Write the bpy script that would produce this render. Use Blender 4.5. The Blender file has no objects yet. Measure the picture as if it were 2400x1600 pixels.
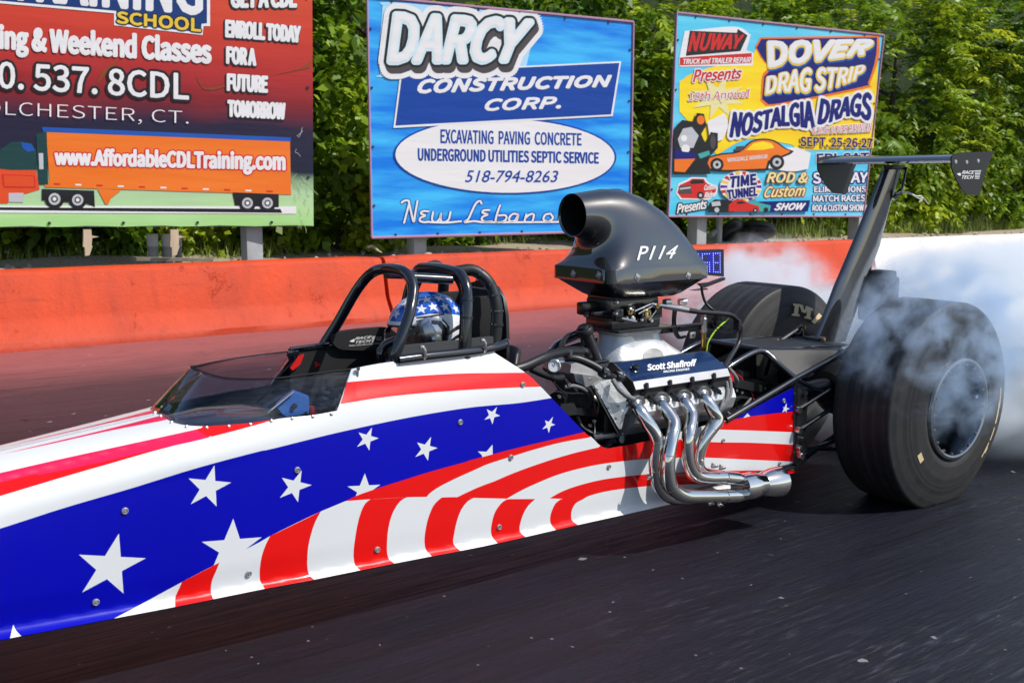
import bpy, bmesh, math, random
import numpy as np
from mathutils import Vector, Matrix
from mathutils.geometry import delaunay_2d_cdt
SC = bpy.context.scene
COL = SC.collection

# ------------------------------------------------------------------ camera, sky, sun, exposure
FOC, PITCH, ROLL, YAW = 2350.1, 0.148336, 0.0086249, 0.93706
CAM = np.array([-4.00406, -2.84155, 1.31708])
_F = np.array([math.cos(YAW)*math.cos(PITCH), math.sin(YAW)*math.cos(PITCH), -math.sin(PITCH)])
_R = np.array([math.sin(YAW), -math.cos(YAW), 0.0])
_U = np.cross(_R, _F)
_c, _s = math.cos(ROLL), math.sin(ROLL)
_R, _U = _c*_R + _s*_U, -_s*_R + _c*_U
cd = bpy.data.cameras.new('camera')
cam = bpy.data.objects.new('camera', cd)
COL.objects.link(cam)
cd.sensor_width = 36.0
cd.lens = FOC/2400*36
cd.clip_start, cd.clip_end = 0.05, 600
cam.matrix_world = Matrix(((_R[0], _U[0], -_F[0], CAM[0]), (_R[1], _U[1], -_F[1], CAM[1]), (_R[2], _U[2], -_F[2], CAM[2]), (0, 0, 0, 1)))
cd.dof.use_dof = True
cd.dof.focus_distance = 3.9
cd.dof.aperture_fstop = 6.5
SC.camera = cam

SUN = Vector((0.50, -0.68, 1.0)).normalized()
w = bpy.data.worlds.new('World')
SC.world = w
w.use_nodes = True
wt = w.node_tree
bg = wt.nodes['Background']
sky = wt.nodes.new('ShaderNodeTexSky')
sky.sky_type = 'NISHITA'
sky.sun_disc = False
sky.sun_elevation = math.asin(SUN.z)
sky.sun_rotation = math.atan2(SUN.x, SUN.y)
sky.air_density, sky.dust_density, sky.ozone_density = 1.0, 0.8, 1.0
wt.links.new(sky.outputs[0], bg.inputs[0])
bg.inputs[1].default_value = 0.13
sd = bpy.data.lights.new('sun', 'SUN')
sd.energy = 4.3
sd.angle = math.radians(0.5)
sd.color = (1.0, 0.955, 0.88)
sun = bpy.data.objects.new('sun', sd)
COL.objects.link(sun)
sun.rotation_euler = SUN.to_track_quat('Z', 'Y').to_euler()
sun.location = (0, 0, 12)
SC.view_settings.view_transform = 'Standard'
SC.view_settings.look = 'None'
SC.view_settings.exposure = 0.10
SC.view_settings.gamma = 1.0
SC.render.engine = 'CYCLES'
SC.cycles.use_denoising = True
SC.cycles.max_bounces = 8
SC.cycles.diffuse_bounces = 3
SC.cycles.glossy_bounces = 4
SC.cycles.transmission_bounces = 6
SC.cycles.transparent_max_bounces = 12
SC.cycles.volume_bounces = 5
SC.cycles.volume_step_rate = 0.6
SC.cycles.caustics_reflective = False
SC.cycles.caustics_refractive = False

# ------------------------------------------------------------------ measuring: a sight line of the photograph meets a real plane
def ray(px, py):
    return _F*FOC + _R*(px-1200) - _U*(py-800)
def at(px, py, ax, val):
    d = ray(px, py); i = 'xyz'.index(ax)
    return CAM + d*((val-CAM[i])/d[i])
def proj(P):
    d = np.asarray(P, float)-CAM; z = d@_F
    return np.array((1200+FOC*(d@_R)/z, 800-FOC*(d@_U)/z))
def crop(ox, oy, s):
    return lambda pts: [(ox+x/s, oy+y/s) for x, y in pts]

# ------------------------------------------------------------------ materials
M = {}
def nd(t, typ, **kw):
    n = t.nodes.new(typ)
    for k, v in kw.items():
        if k in n.inputs: n.inputs[k].default_value = v
        else: setattr(n, k, v)
    return n
def mat(name, col, rough=.5, metal=0., coat=0., var=.06, vscale=6., bump=0., bscale=60., spec=.5, alpha=1., emit=None, rvar=.0, stretch=None):
    m = bpy.data.materials.new(name); m.use_nodes = True
    t = m.node_tree; b = t.nodes['Principled BSDF']
    b.inputs['Base Color'].default_value = (*col, 1)
    b.inputs['Roughness'].default_value = rough
    b.inputs['Metallic'].default_value = metal
    b.inputs['Coat Weight'].default_value = coat
    b.inputs['Coat Roughness'].default_value = .04
    b.inputs['Specular IOR Level'].default_value = spec
    tc = nd(t, 'ShaderNodeTexCoord')
    vec = tc.outputs['Object']
    if stretch:
        mp = nd(t, 'ShaderNodeMapping'); mp.inputs['Scale'].default_value = stretch
        t.links.new(vec, mp.inputs[0]); vec = mp.outputs[0]
    if var or rvar:
        n = nd(t, 'ShaderNodeTexNoise', Scale=vscale, Detail=6., Roughness=.6)
        t.links.new(vec, n.inputs['Vector'])
    if var:
        h = nd(t, 'ShaderNodeHueSaturation', Color=(*col, 1))
        mr = nd(t, 'ShaderNodeMapRange'); mr.inputs[1].default_value = .25; mr.inputs[2].default_value = .75
        mr.inputs[3].default_value = 1-var; mr.inputs[4].default_value = 1+var
        t.links.new(n.outputs['Fac'], mr.inputs[0]); t.links.new(mr.outputs[0], h.inputs['Value'])
        t.links.new(h.outputs[0], b.inputs['Base Color'])
    if rvar:
        mr = nd(t, 'ShaderNodeMapRange'); mr.inputs[1].default_value = .3; mr.inputs[2].default_value = .7
        mr.inputs[3].default_value = max(0, rough-rvar); mr.inputs[4].default_value = min(1, rough+rvar)
        t.links.new(n.outputs['Fac'], mr.inputs[0]); t.links.new(mr.outputs[0], b.inputs['Roughness'])
    if bump:
        n2 = nd(t, 'ShaderNodeTexNoise', Scale=bscale, Detail=5.)
        t.links.new(vec, n2.inputs['Vector'])
        bp = nd(t, 'ShaderNodeBump', Strength=bump, Distance=.01)
        t.links.new(n2.outputs['Fac'], bp.inputs['Height']); t.links.new(bp.outputs[0], b.inputs['Normal'])
    if emit:
        b.inputs['Emission Color'].default_value = (*emit[0], 1); b.inputs['Emission Strength'].default_value = emit[1]
    M[name] = m
    return m
def srgb(r, g, b):
    f = lambda c: (c/255/12.92) if c/255 <= .04045 else ((c/255+.055)/1.055)**2.4
    return (f(r), f(g), f(b))
mat('white_paint', (.74, .755, .77), .30, coat=.3, var=.015, bump=.05, bscale=5.)
mat('red_paint', (.80, .004, .003), .32, coat=.7, var=.03, spec=.25, bump=.05, bscale=5.)
mat('blue_paint', (.001, .002, .40), .32, coat=.18, var=.04, spec=.25, bump=.05, bscale=5.)
mat('black_paint', (.012, .012, .014), .25, coat=.5, var=.1)
mat('black_tube', (.008, .010, .016), .18, coat=1., var=.1)
mat('black_satin', (.014, .014, .016), .45, var=.15, vscale=14)
mat('black_cloth', (.010, .010, .012), .85, var=.2, vscale=30, bump=.2, bscale=300)
mat('dark_interior', (.006, .006, .007), .7, var=.2)
mat('steel', (.55, .54, .52), .3, 1., var=.08, rvar=.08)
mat('chrome', (.80, .77, .72), .045, 1., var=.05, vscale=9, rvar=.03)
mat('cast_aluminium', (.62, .62, .61), .42, .6, var=.15, vscale=9, bump=.15, bscale=120, rvar=.12)
mat('brushed_aluminium', (.40, .40, .41), .42, .55, var=.08, vscale=20)
mat('dark_metal', (.05, .05, .055), .4, .6, var=.3, vscale=12)
mat('brass', (.55, .36, .10), .3, 1.)
mat('navy_anodised', (.006, .028, .10), .25, .2, coat=.6, var=.05)
mat('red_plastic', (.62, .012, .012), .4)
mat('gray_pad', (.045, .047, .05), .7, var=.1)
mat('braided_hose', (.22, .22, .23), .45, .5, bump=.5, bscale=500)
mat('rubber_hose', (.012, .012, .013), .42, var=.2)
mat('yellow_green', (.45, .75, .03), .4)
mat('blue_panel', (.05, .16, .48), .35, coat=.4)
mat('decal_white', (.82, .82, .82), .4, var=0)
mat('decal_black', (.012, .012, .014), .4, var=0)
mat('skin', (.48, .23, .16), .5, var=.1, vscale=20)
mat('suit_cloth', (.02, .02, .024), .8, var=.2, bump=.2, bscale=200)
mat('helmet_blue', (.012, .10, .50), .2, coat=.8, var=.1, vscale=20)
mat('wood_raw', (.50, .40, .28), .8, var=.2, vscale=9, bump=.3, bscale=80, stretch=(1, 1, .2))
mat('grey_post', (.36, .37, .38), .7, var=.14, vscale=7, bump=.15, bscale=60)
mat('grey_pipe', (.24, .25, .26), .55, var=.15)
mat('zip_tie', (.7, .7, .66), .5)
mat('old_plank', (.20, .17, .13), .85, var=.25, vscale=8, bump=.3)

def carbon(name, scale=170., base=.012, tint=(1, 1, 1.1), amp=2.4):
    m = mat(name, (base, base, base*1.05), .3, coat=1., var=0)
    t = m.node_tree; b = t.nodes['Principled BSDF']
    tc = nd(t, 'ShaderNodeTexCoord')
    mp = nd(t, 'ShaderNodeMapping'); mp.inputs['Rotation'].default_value = (.6, .9, .78)
    t.links.new(tc.outputs['Object'], mp.inputs[0])
    wv = nd(t, 'ShaderNodeTexWave', Scale=scale/3.6); wv.wave_profile = 'SIN'
    t.links.new(mp.outputs[0], wv.inputs['Vector'])
    cr = nd(t, 'ShaderNodeMix'); cr.data_type = 'RGBA'
    cr.inputs[6].default_value = (base*.35, base*.35, base*.4, 1)
    cr.inputs[7].default_value = (base*amp*tint[0], base*amp*tint[1], base*amp*tint[2], 1)
    t.links.new(wv.outputs['Fac'], cr.inputs[0]); t.links.new(cr.outputs[2], b.inputs['Base Color'])
    b.inputs['Coat Roughness'].default_value = .03
    return m
carbon('carbon', base=.009)
M['carbon'].node_tree.nodes['Principled BSDF'].inputs['Roughness'].default_value = .36
M['carbon'].node_tree.nodes['Principled BSDF'].inputs['Coat IOR'].default_value = 2.1
M['carbon'].node_tree.nodes['Principled BSDF'].inputs['Specular IOR Level'].default_value = .3
carbon('carbon_dull', base=.016)
carbon('carbon_glare', 700., base=.05, amp=1.5)  # carbon lightened to stand for the grey reflections in the windscreen
mat('crimson_paint', (.74, .006, .075), .38, coat=.4, var=.04, vscale=40.)
mat('helmet_silver', (.42, .44, .48), .18, .9, coat=.5, var=.3, vscale=30.)
M['carbon_dull'].node_tree.nodes['Principled BSDF'].inputs['Coat Weight'].default_value = .12
M['carbon_dull'].node_tree.nodes['Principled BSDF'].inputs['Coat Roughness'].default_value = .35
M['carbon_dull'].node_tree.nodes['Principled BSDF'].inputs['Roughness'].default_value = .6
M['carbon_dull'].node_tree.nodes['Principled BSDF'].inputs['Specular IOR Level'].default_value = .25
mat('carbon_plate', (.012, .012, .012), .5, var=.1)

# clear smoked acrylic
def glassy(name, tint, rough=.02, alpha=.35):
    m = bpy.data.materials.new(name); m.use_nodes = True; t = m.node_tree
    t.nodes.clear()
    o = nd(t, 'ShaderNodeOutputMaterial'); tr = nd(t, 'ShaderNodeBsdfTransparent'); gl = nd(t, 'ShaderNodeBsdfGlossy', Roughness=rough)
    tr.inputs[0].default_value = (*tint, 1); gl.inputs[0].default_value = (1, 1, 1, 1)
    lw = nd(t, 'ShaderNodeLayerWeight', Blend=.5); fr = nd(t, 'ShaderNodeMath', operation='POWER'); t.links.new(lw.outputs['Facing'], fr.inputs[0]); fr.inputs[1].default_value = 3.2; mx = nd(t, 'ShaderNodeMixShader')
    ns = nd(t, 'ShaderNodeTexNoise', Scale=14.); ad = nd(t, 'ShaderNodeMath', operation='MULTIPLY_ADD')
    t.links.new(ns.outputs['Fac'], ad.inputs[0]); ad.inputs[1].default_value = .05; t.links.new(fr.outputs[0], ad.inputs[2])
    t.links.new(ad.outputs[0], mx.inputs[0]); t.links.new(tr.outputs[0], mx.inputs[1]); t.links.new(gl.outputs[0], mx.inputs[2])
    t.links.new(mx.outputs[0], o.inputs[0])
    M[name] = m
glassy('smoked_acrylic', (.80, .84, .90))
glassy('clear_visor', (.86, .86, .88))

# ------------------------------------------------------------------ mesh helpers
def put(name, me, parent=None):
    o = bpy.data.objects.new(name, me); COL.objects.link(o)
    if parent is not None: o.parent = parent
    return o
def tag(o, label=None, cat=None, group=None, kind=None):
    if label: o['label'] = label
    if cat: o['category'] = cat
    if group: o['group'] = group
    if kind: o['kind'] = kind
    return o
def empty(name, label, cat, loc=(0, 0, 0), group=None):
    o = bpy.data.objects.new(name, None); COL.objects.link(o); o.location = loc
    o.empty_display_size = .1
    return tag(o, label, cat, group)
def catmull(P, n=6, closed=False):
    P = [np.asarray(p, float) for p in P]
    if len(P) < 3: return P
    N = len(P); out = []
    for i in range(N if closed else N-1):
        p1, p2 = P[i], P[(i+1) % N]
        p0 = P[i-1] if (closed or i > 0) else 2*p1-p2
        p3 = P[(i+2) % N] if (closed or i+2 < N) else 2*p2-p1
        for k in range(n):
            u = k/n
            out.append(.5*((2*p1)+(-p0+p2)*u+(2*p0-5*p1+4*p2-p3)*u*u+(-p0+3*p1-3*p2+p3)*u**3))
    if not closed: out.append(P[-1])
    return out
class MB:
    def __init__(s): s.v = []; s.f = []; s.m = []
    def add(s, V, F, mi=0):
        b = len(s.v); s.v += [tuple(map(float, p)) for p in V]
        s.f += [tuple(b+i for i in f) for f in F]; s.m += [mi]*len(F)
        return s
    def box(s, c, size, mi=0, R=None, bev=0.):
        c = np.asarray(c, float); h = np.asarray(size, float)/2
        if bev:
            V = []; F = []
            bm = bmesh.new(); bmesh.ops.create_cube(bm, size=1.)
            for v in bm.verts: v.co = Vector((v.co.x*size[0], v.co.y*size[1], v.co.z*size[2]))
            bmesh.ops.bevel(bm, geom=bm.edges[:], offset=bev, segments=2, affect='EDGES', profile=.6)
            bm.verts.index_update()
            V = np.array([v.co[:] for v in bm.verts]); F = [[v.index for v in f.verts] for f in bm.faces]; bm.free()
        else:
            V = np.array([(x, y, z) for x in (-1, 1) for y in (-1, 1) for z in (-1, 1)])*h
            F = [(0, 1, 3, 2), (4, 6, 7, 5), (0, 4, 5, 1), (2, 3, 7, 6), (0, 2, 6, 4), (1, 5, 7, 3)]
        if R is not None: V = V@np.asarray(R).T
        return s.add(V+c, F, mi)
    def rings(s, Rg, mi=0, cap0=True, cap1=True, closed=True):
        n = len(Rg[0]); V = [p for r in Rg for p in r]; F = []
        for i in range(len(Rg)-1):
            for j in range(n if closed else n-1):
                k = (j+1) % n
                F.append((i*n+j, i*n+k, (i+1)*n+k, (i+1)*n+j))
        if cap0: F.append(tuple(range(n-1, -1, -1)))
        if cap1: F.append(tuple((len(Rg)-1)*n+j for j in range(n)))
        return s.add(V, F, mi)
    def tube(s, P, r, mi=0, n=12, sm=6, closed=False, caps=True):
        rr = r if hasattr(r, '__len__') else None
        Q = catmull(P, sm, closed) if sm > 1 and len(P) > 2 else [np.asarray(p, float) for p in P]
        if rr is not None: R_ = np.interp(np.linspace(0, 1, len(Q)), np.linspace(0, 1, len(rr)), rr)
        else: R_ = [r]*len(Q)
        Rg = []; up = None
        for i, q in enumerate(Q):
            if closed: T = Q[(i+1) % len(Q)]-Q[i-1]
            else: T = Q[min(i+1, len(Q)-1)]-Q[max(i-1, 0)]
            T = T/(np.linalg.norm(T)+1e-12)
            if up is None:
                a = np.array([0, 0, 1.]) if abs(T[2]) < .9 else np.array([1., 0, 0]); up = np.cross(np.cross(T, a), T)
            up = up-T*(up@T); up /= np.linalg.norm(up)+1e-12
            sd_ = np.cross(T, up)
            Rg.append([q+R_[i]*(math.cos(2*math.pi*k/n)*up+math.sin(2*math.pi*k/n)*sd_) for k in range(n)])
        if closed:
            Rg.append(Rg[0]); return s.rings(Rg, mi, False, False)
        return s.rings(Rg, mi, caps, caps)
    def cyl(s, a, b, r, mi=0, n=24, r2=None):
        return s.tube([a, b], [r, r if r2 is None else r2], mi, n, 1)
    def lathe(s, prof, c, axis, mi=0, n=48, up=None):
        # prof: (radius, distance along axis)
        ax = np.asarray(axis, float); ax /= np.linalg.norm(ax)
        a = np.array([0, 0, 1.]) if abs(ax[2]) < .9 else np.array([1., 0, 0])
        u = a-ax*(a@ax); u /= np.linalg.norm(u); v = np.cross(ax, u); c = np.asarray(c, float)
        Rg = [[c+ax*h+r*(math.cos(2*math.pi*k/n)*u+math.sin(2*math.pi*k/n)*v) for k in range(n)] for r, h in prof]
        return s.rings(Rg, mi, False, False)
    def prism(s, poly, vec, mi=0, mi_side=None):
        n = len(poly); P = [np.asarray(p, float) for p in poly]; v = np.asarray(vec, float)
        s.add(P+[p+v for p in P], [tuple(range(n)), tuple(range(2*n-1, n-1, -1))], mi)
        b = len(s.v)-2*n
        s.f += [(b+i, b+n+i, b+n+(i+1) % n, b+(i+1) % n) for i in range(n)]; s.m += [mi if mi_side is None else mi_side]*n
        return s
    def mesh(s, name, mats, smooth=True, angle=35):
        me = bpy.data.meshes.new(name); me.from_pydata(s.v, [], s.f)
        for k in (mats if isinstance(mats, (list, tuple)) else [mats]): me.materials.append(M[k] if isinstance(k, str) else k)
        me.polygons.foreach_set('material_index', s.m)
        bm = bmesh.new(); bm.from_mesh(me); bmesh.ops.recalc_face_normals(bm, faces=bm.faces[:]); bm.to_mesh(me); bm.free()
        if smooth:
            me.polygons.foreach_set('use_smooth', [True]*len(me.polygons))
            me.set_sharp_from_angle(angle=math.radians(angle))
        me.update(); return me
    def build(s, name, mats, parent=None, smooth=True, angle=35):
        return put(name, s.mesh(name, mats, smooth, angle), parent)

# text as mesh, laid on any surface
FONT = {}
def font(k):
    if k not in FONT:
        FONT[k] = None
        try:
            import os
            fn = {'sans': 'Noto Sans CJK Regular.woff2', 'mono': 'DejaVuSansMono.woff2'}[k]
            FONT[k] = bpy.data.fonts.load(os.path.join(bpy.utils.resource_path('LOCAL'), 'datafiles', 'fonts', fn))
        except Exception:
            pass
    return FONT[k]
def text_verts(txt, bold=0., shear=0., fnt='sans', res=3, space=1.):
    cu = bpy.data.curves.new('t', 'FONT'); cu.body = txt; cu.offset = bold; cu.shear = shear; cu.resolution_u = res
    cu.space_character = space
    f = font(fnt)
    if f: cu.font = f
    o = bpy.data.objects.new('t', cu); COL.objects.link(o)
    dg = bpy.context.evaluated_depsgraph_get(); dg.update()
    me = bpy.data.meshes.new_from_object(o.evaluated_get(dg))
    V = np.array([v.co[:] for v in me.vertices]); F = [tuple(p.vertices) for p in me.polygons]
    bpy.data.objects.remove(o); bpy.data.curves.remove(cu); bpy.data.meshes.remove(me)
    return V, F
def text_in_quad(txt, quad, bold=0., shear=0., fnt='sans', grow=None, space=1.):
    """glyph mesh mapped into a quad (BL, BR, TR, TL); grow = bold of the twin whose box is used, so outlines line up"""
    V, F = text_verts(txt, bold, shear, fnt, space=space)
    B = V if grow is None else text_verts(txt, grow, shear, fnt, space=space)[0]
    lo, hi = B.min(0), B.max(0)
    u = (V[:, 0]-lo[0])/(hi[0]-lo[0]); v = (V[:, 1]-lo[1])/(hi[1]-lo[1])
    q = [np.asarray(p, float) for p in quad]
    P = (q[0][None]*((1-u)*(1-v))[:, None]+q[1][None]*(u*(1-v))[:, None]+q[2][None]*(u*v)[:, None]+q[3][None]*((1-u)*v)[:, None])
    return P, F
def fat_text(txt, quad, bold=0., shear=0., fnt='sans', grow=None, space=1.):
    """heavy lettering without self-crossing outlines: the glyphs laid several times, a stroke's breadth apart"""
    q = [np.asarray(p, float) for p in quad]; H = (np.linalg.norm(q[3]-q[0])+np.linalg.norm(q[2]-q[1]))/2; k = H/.73
    g = max(0., bold if grow is None else grow)*k; c = sum(q)/4
    ex = (q[1]-q[0])/np.linalg.norm(q[1]-q[0]); ey = (q[3]-q[0])/np.linalg.norm(q[3]-q[0])
    q = [q[0]+ex*g+ey*g, q[1]-ex*g+ey*g, q[2]-ex*g-ey*g, q[3]+ex*g-ey*g]
    P, F = text_in_quad(txt, q, min(bold, 0.), shear, fnt, None, space)
    out = [(P, F)]; r = max(bold, 0.)*k
    for rr_, n in ((r, 12 if r < 2.5 else 30), (r*.5, 6 if r < 2.5 else 12)):
        if rr_ > .12:
            for i in range(n): a = 2*math.pi*i/n; out.append((P+np.array((math.cos(a), math.sin(a)))*rr_, F))
    return out
def lay(mb, P2, F, surf, mi=0, off=.0):
    mb.add([surf(p[0], p[1], off) for p in P2], F, mi)
def ellipse(cx, cy, rx, ry, n=48, rot=0.):
    c, s = math.cos(rot), math.sin(rot)
    return [(cx+rx*math.cos(a)*c-ry*math.sin(a)*s, cy+rx*math.cos(a)*s+ry*math.sin(a)*c) for a in np.linspace(0, 2*math.pi, n, endpoint=False)]
def smooth_poly(pts, step=9., corner=38.):
    """round the soft bends of a polygon and keep its corners"""
    n = len(pts); P = [np.asarray(p, float) for p in pts]; cor = []
    for i in range(n):
        a, b = P[i]-P[i-1], P[(i+1) % n]-P[i]
        ang = math.degrees(math.acos(max(-1, min(1, (a@b)/(np.linalg.norm(a)*np.linalg.norm(b)+1e-9)))))
        if ang > corner: cor.append(i)
    if not cor: return [tuple(q) for q in catmull(P, 5, True)]
    out = []
    for a, b in zip(cor, cor[1:]+[cor[0]+n]):
        seg = [P[i % n] for i in range(a, b+1)]
        L = sum(np.linalg.norm(seg[i+1]-seg[i]) for i in range(len(seg)-1))
        k = max(1, int(L/step/(len(seg)-1)))
        if len(seg) == 2: q = [seg[0]+(seg[1]-seg[0])*t for t in np.linspace(0, 1, max(2, int(L/step)+1))]
        else: q = catmull(seg, max(2, k))
        out += [tuple(x) for x in q[:-1]]
    return out
def inside(poly, X, Y):
    P = np.asarray(poly); r = np.zeros(len(X), bool); j = len(P)-1
    for i in range(len(P)):
        xi, yi, xj, yj = P[i, 0], P[i, 1], P[j, 0], P[j, 1]
        if yi != yj:
            r ^= ((yi > Y) != (yj > Y)) & (X < (xj-xi)*(Y-yi)/(yj-yi)+xi)
        j = i
    return r
def painted_skin(domain, polys, surf, grid=16.):
    """one skin over a domain, cut along the edges of the painted shapes; polys = [(material index, polygon)], later ones on top"""
    V = []; E = []
    def loop(p):
        b = len(V); V.extend(p); E.extend((b+i, b+(i+1) % len(p)) for i in range(len(p)))
    loop(domain)
    for _, p in polys: loop(p)
    D = np.array(domain); x0, y0 = D.min(0); x1, y1 = D.max(0)
    gx, gy = np.meshgrid(np.arange(x0+grid/2, x1, grid), np.arange(y0+grid/2, y1, grid))
    gx, gy = gx.ravel(), gy.ravel(); k = inside(domain, gx, gy)
    V.extend(zip(gx[k], gy[k]))
    r = delaunay_2d_cdt([Vector((float(a), float(b))) for a, b in V], E, [], 0, 1e-4)
    vv = np.array([v[:] for v in r[0]]); ff = np.array([f for f in r[2]])
    c = vv[ff].mean(1); k = inside(domain, c[:, 0], c[:, 1]); ff = ff[k]; c = c[k]
    mi = np.zeros(len(ff), int)
    for m_, p in polys: mi[inside(p, c[:, 0], c[:, 1])] = m_
    used = np.unique(ff); remap = -np.ones(len(vv), int); remap[used] = np.arange(len(used))
    return [surf(x, y) for x, y in vv[used]], [tuple(f) for f in remap[ff]], list(mi)
# ------------------------------------------------------------------ ground, wall, verge
def ground_material():
    m = bpy.data.materials.new('rubbered_track'); m.use_nodes = True; t = m.node_tree; b = t.nodes['Principled BSDF']
    L = t.links.new
    tc = nd(t, 'ShaderNodeTexCoord'); sp = nd(t, 'ShaderNodeSeparateXYZ'); L(tc.outputs['Object'], sp.inputs[0])
    def noise(scale, stretch, det=6., rough=.6):
        mp = nd(t, 'ShaderNodeMapping'); mp.inputs['Scale'].default_value = stretch; L(tc.outputs['Object'], mp.inputs[0])
        n = nd(t, 'ShaderNodeTexNoise', Scale=scale, Detail=det, Roughness=rough); L(mp.outputs[0], n.inputs['Vector']); return n.outputs['Fac']
    def mrange(src, a, c, d, e):
        r = nd(t, 'ShaderNodeMapRange'); L(src, r.inputs[0])
        for i, v in enumerate((a, c, d, e)): r.inputs[i+1].default_value = v
        return r.outputs[0]
    def mix(f, A, B, typ='MIX'):
        n = nd(t, 'ShaderNodeMix'); n.data_type = 'RGBA'; n.blend_type = typ
        for sock, v in ((n.inputs[0], f), (n.inputs[6], A), (n.inputs[7], B)):
            if isinstance(v, tuple): sock.default_value = (*v, 1)
            elif isinstance(v, (int, float)): sock.default_value = v
            else: L(v, sock)
        return n.outputs[2]
    def math_(op, a, b_):
        n = nd(t, 'ShaderNodeMath', operation=op)
        for i, v in enumerate((a, b_)):
            if isinstance(v, (int, float)): n.inputs[i].default_value = v
            else: L(v, n.inputs[i])
        return n.outputs[0]
    streak = noise(3.2, (.16, 3.2, 1), 8., .7); fine = noise(14., (.16, 4., 1), 10., .75); grain = noise(420., (1, 1, 1), 2.); big = noise(1.1, (.5, 1, 1)); blot = noise(7., (.6, 1, 1), 7.)
    # the lane that was raced on is dark with rubber, the strip along the wall keeps the red of its paint
    yw = math_('ADD', sp.outputs['Y'], math_('MULTIPLY', math_('SUBTRACT', big, .5), 1.6))
    yw = math_('ADD', yw, math_('MULTIPLY', math_('SUBTRACT', streak, .5), 1.5))
    red = mrange(yw, 1.7, 4.3, 0., 1.)
    red2 = mrange(yw, 4.0, 5.4, 0., 1.)
    dark = mix(mrange(streak, .3, .72, 0., 1.), (.0010, .0013, .0038), (.0085, .0110, .025))
    dark = mix(mrange(fine, .50, .66, 0., .8), dark, (.003, .003, .004))
    dark = mix(mrange(noise(22., (.07, 5., 1), 5.), .60, .72, 0., .35), dark, (.022, .022, .030))
    plum = mix(mrange(fine, .35, .7, 0., 1.), (.060, .026, .034), (.135, .055, .062))
    pink = mix(mrange(fine, .35, .7, 0., 1.), (.27, .075, .078), (.42, .14, .13))
    col = mix(red, dark, plum); col = mix(red2, col, pink)
    col = mix(mrange(blot, .57, .7, 0., .5), col, mix(.5, col, (.02, .012, .014)))
    col = mix(mrange(grain, .45, .75, 0., .22), col, (.028, .028, .036))
    # pale chips and specks trodden into the rubber
    wn0 = nd(t, 'ShaderNodeTexNoise', Scale=45., Detail=3.); L(tc.outputs['Object'], wn0.inputs['Vector']); va0 = nd(t, 'ShaderNodeVectorMath', operation='MULTIPLY_ADD'); L(wn0.outputs['Color'], va0.inputs[0]); va0.inputs[1].default_value = (.05, .05, 0); L(tc.outputs['Object'], va0.inputs[2])
    vo = nd(t, 'ShaderNodeTexVoronoi', Scale=6.5, voronoi_dimensions='2D'); L(va0.outputs[0], vo.inputs['Vector'])
    vr = nd(t, 'ShaderNodeSeparateColor'); L(vo.outputs['Color'], vr.inputs[0])
    spk = math_('MULTIPLY', math_('LESS_THAN', vo.outputs['Distance'], math_('MULTIPLY', math_('POWER', vr.outputs[1], 2.5), .085)), math_('GREATER_THAN', vr.outputs[0], .78))
    col = mix(math_('MULTIPLY', spk, .7), col, (.34, .33, .32))
    vo2 = nd(t, 'ShaderNodeTexVoronoi', Scale=22., voronoi_dimensions='2D'); L(tc.outputs['Object'], vo2.inputs['Vector']); vr2 = nd(t, 'ShaderNodeSeparateColor'); L(vo2.outputs['Color'], vr2.inputs[0])
    spk2 = math_('MULTIPLY', math_('LESS_THAN', vo2.outputs['Distance'], math_('MULTIPLY', vr2.outputs[1], .11)), math_('GREATER_THAN', vr2.outputs[0], .965))
    col = mix(math_('MULTIPLY', spk2, .6), col, (.26, .25, .25))
    # scuffs where the rubber has worn through to the grey stone
    sc = math_('MULTIPLY', mrange(noise(30., (.22, 1.6, 1), 8., .8), .52, .64, 0., 1.), mrange(noise(1.6, (.45, 1.6, 1), 4.), .44, .62, 0., 1.))
    sc = math_('MULTIPLY', sc, mrange(math_('ADD', sp.outputs['Y'], math_('MULTIPLY', sp.outputs['X'], -.30)), .3, -1.6, .12, 1.))
    col = mix(math_('MULTIPLY', sc, .5), col, (.24, .24, .27))
    # cracks
    vc = nd(t, 'ShaderNodeTexVoronoi', Scale=.55, feature='DISTANCE_TO_EDGE')
    wn = nd(t, 'ShaderNodeTexNoise', Scale=3., Detail=6.); L(tc.outputs['Object'], wn.inputs['Vector'])
    va = nd(t, 'ShaderNodeVectorMath', operation='MULTIPLY_ADD'); L(wn.outputs['Color'], va.inputs[0]); va.inputs[1].default_value = (.5, .5, 0); L(tc.outputs['Object'], va.inputs[2])
    L(va.outputs[0], vc.inputs['Vector'])
    crack = math_('MULTIPLY', math_('LESS_THAN', vc.outputs['Distance'], .0016), math_('GREATER_THAN', blot, .62))
    col = mix(math_('MULTIPLY', crack, .85), col, (.004, .004, .004))
    L(col, b.inputs['Base Color'])
    rg = mrange(fine, .35, .65, .26, .58); rg = math_('ADD', rg, math_('MULTIPLY', red, .22)); L(rg, b.inputs['Roughness'])
    b.inputs['Specular IOR Level'].default_value = .30
    h = math_('ADD', math_('MULTIPLY', grain, .35), math_('ADD', math_('MULTIPLY', fine, .8), math_('MULTIPLY', crack, -1.5)))
    bp = nd(t, 'ShaderNodeBump', Strength=.8, Distance=.008); L(h, bp.inputs['Height']); L(bp.outputs[0], b.inputs['Normal'])
    M['rubbered_track'] = m
ground_material()
g = MB().add([(-300, -300, 0), (400, -300, 0), (400, 300, 0), (-300, 300, 0)], [(0, 1, 2, 3)]).build('track_ground', 'rubbered_track', smooth=False)
tag(g, 'dark rubber-streaked drag strip with a red painted edge', kind='structure')

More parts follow.
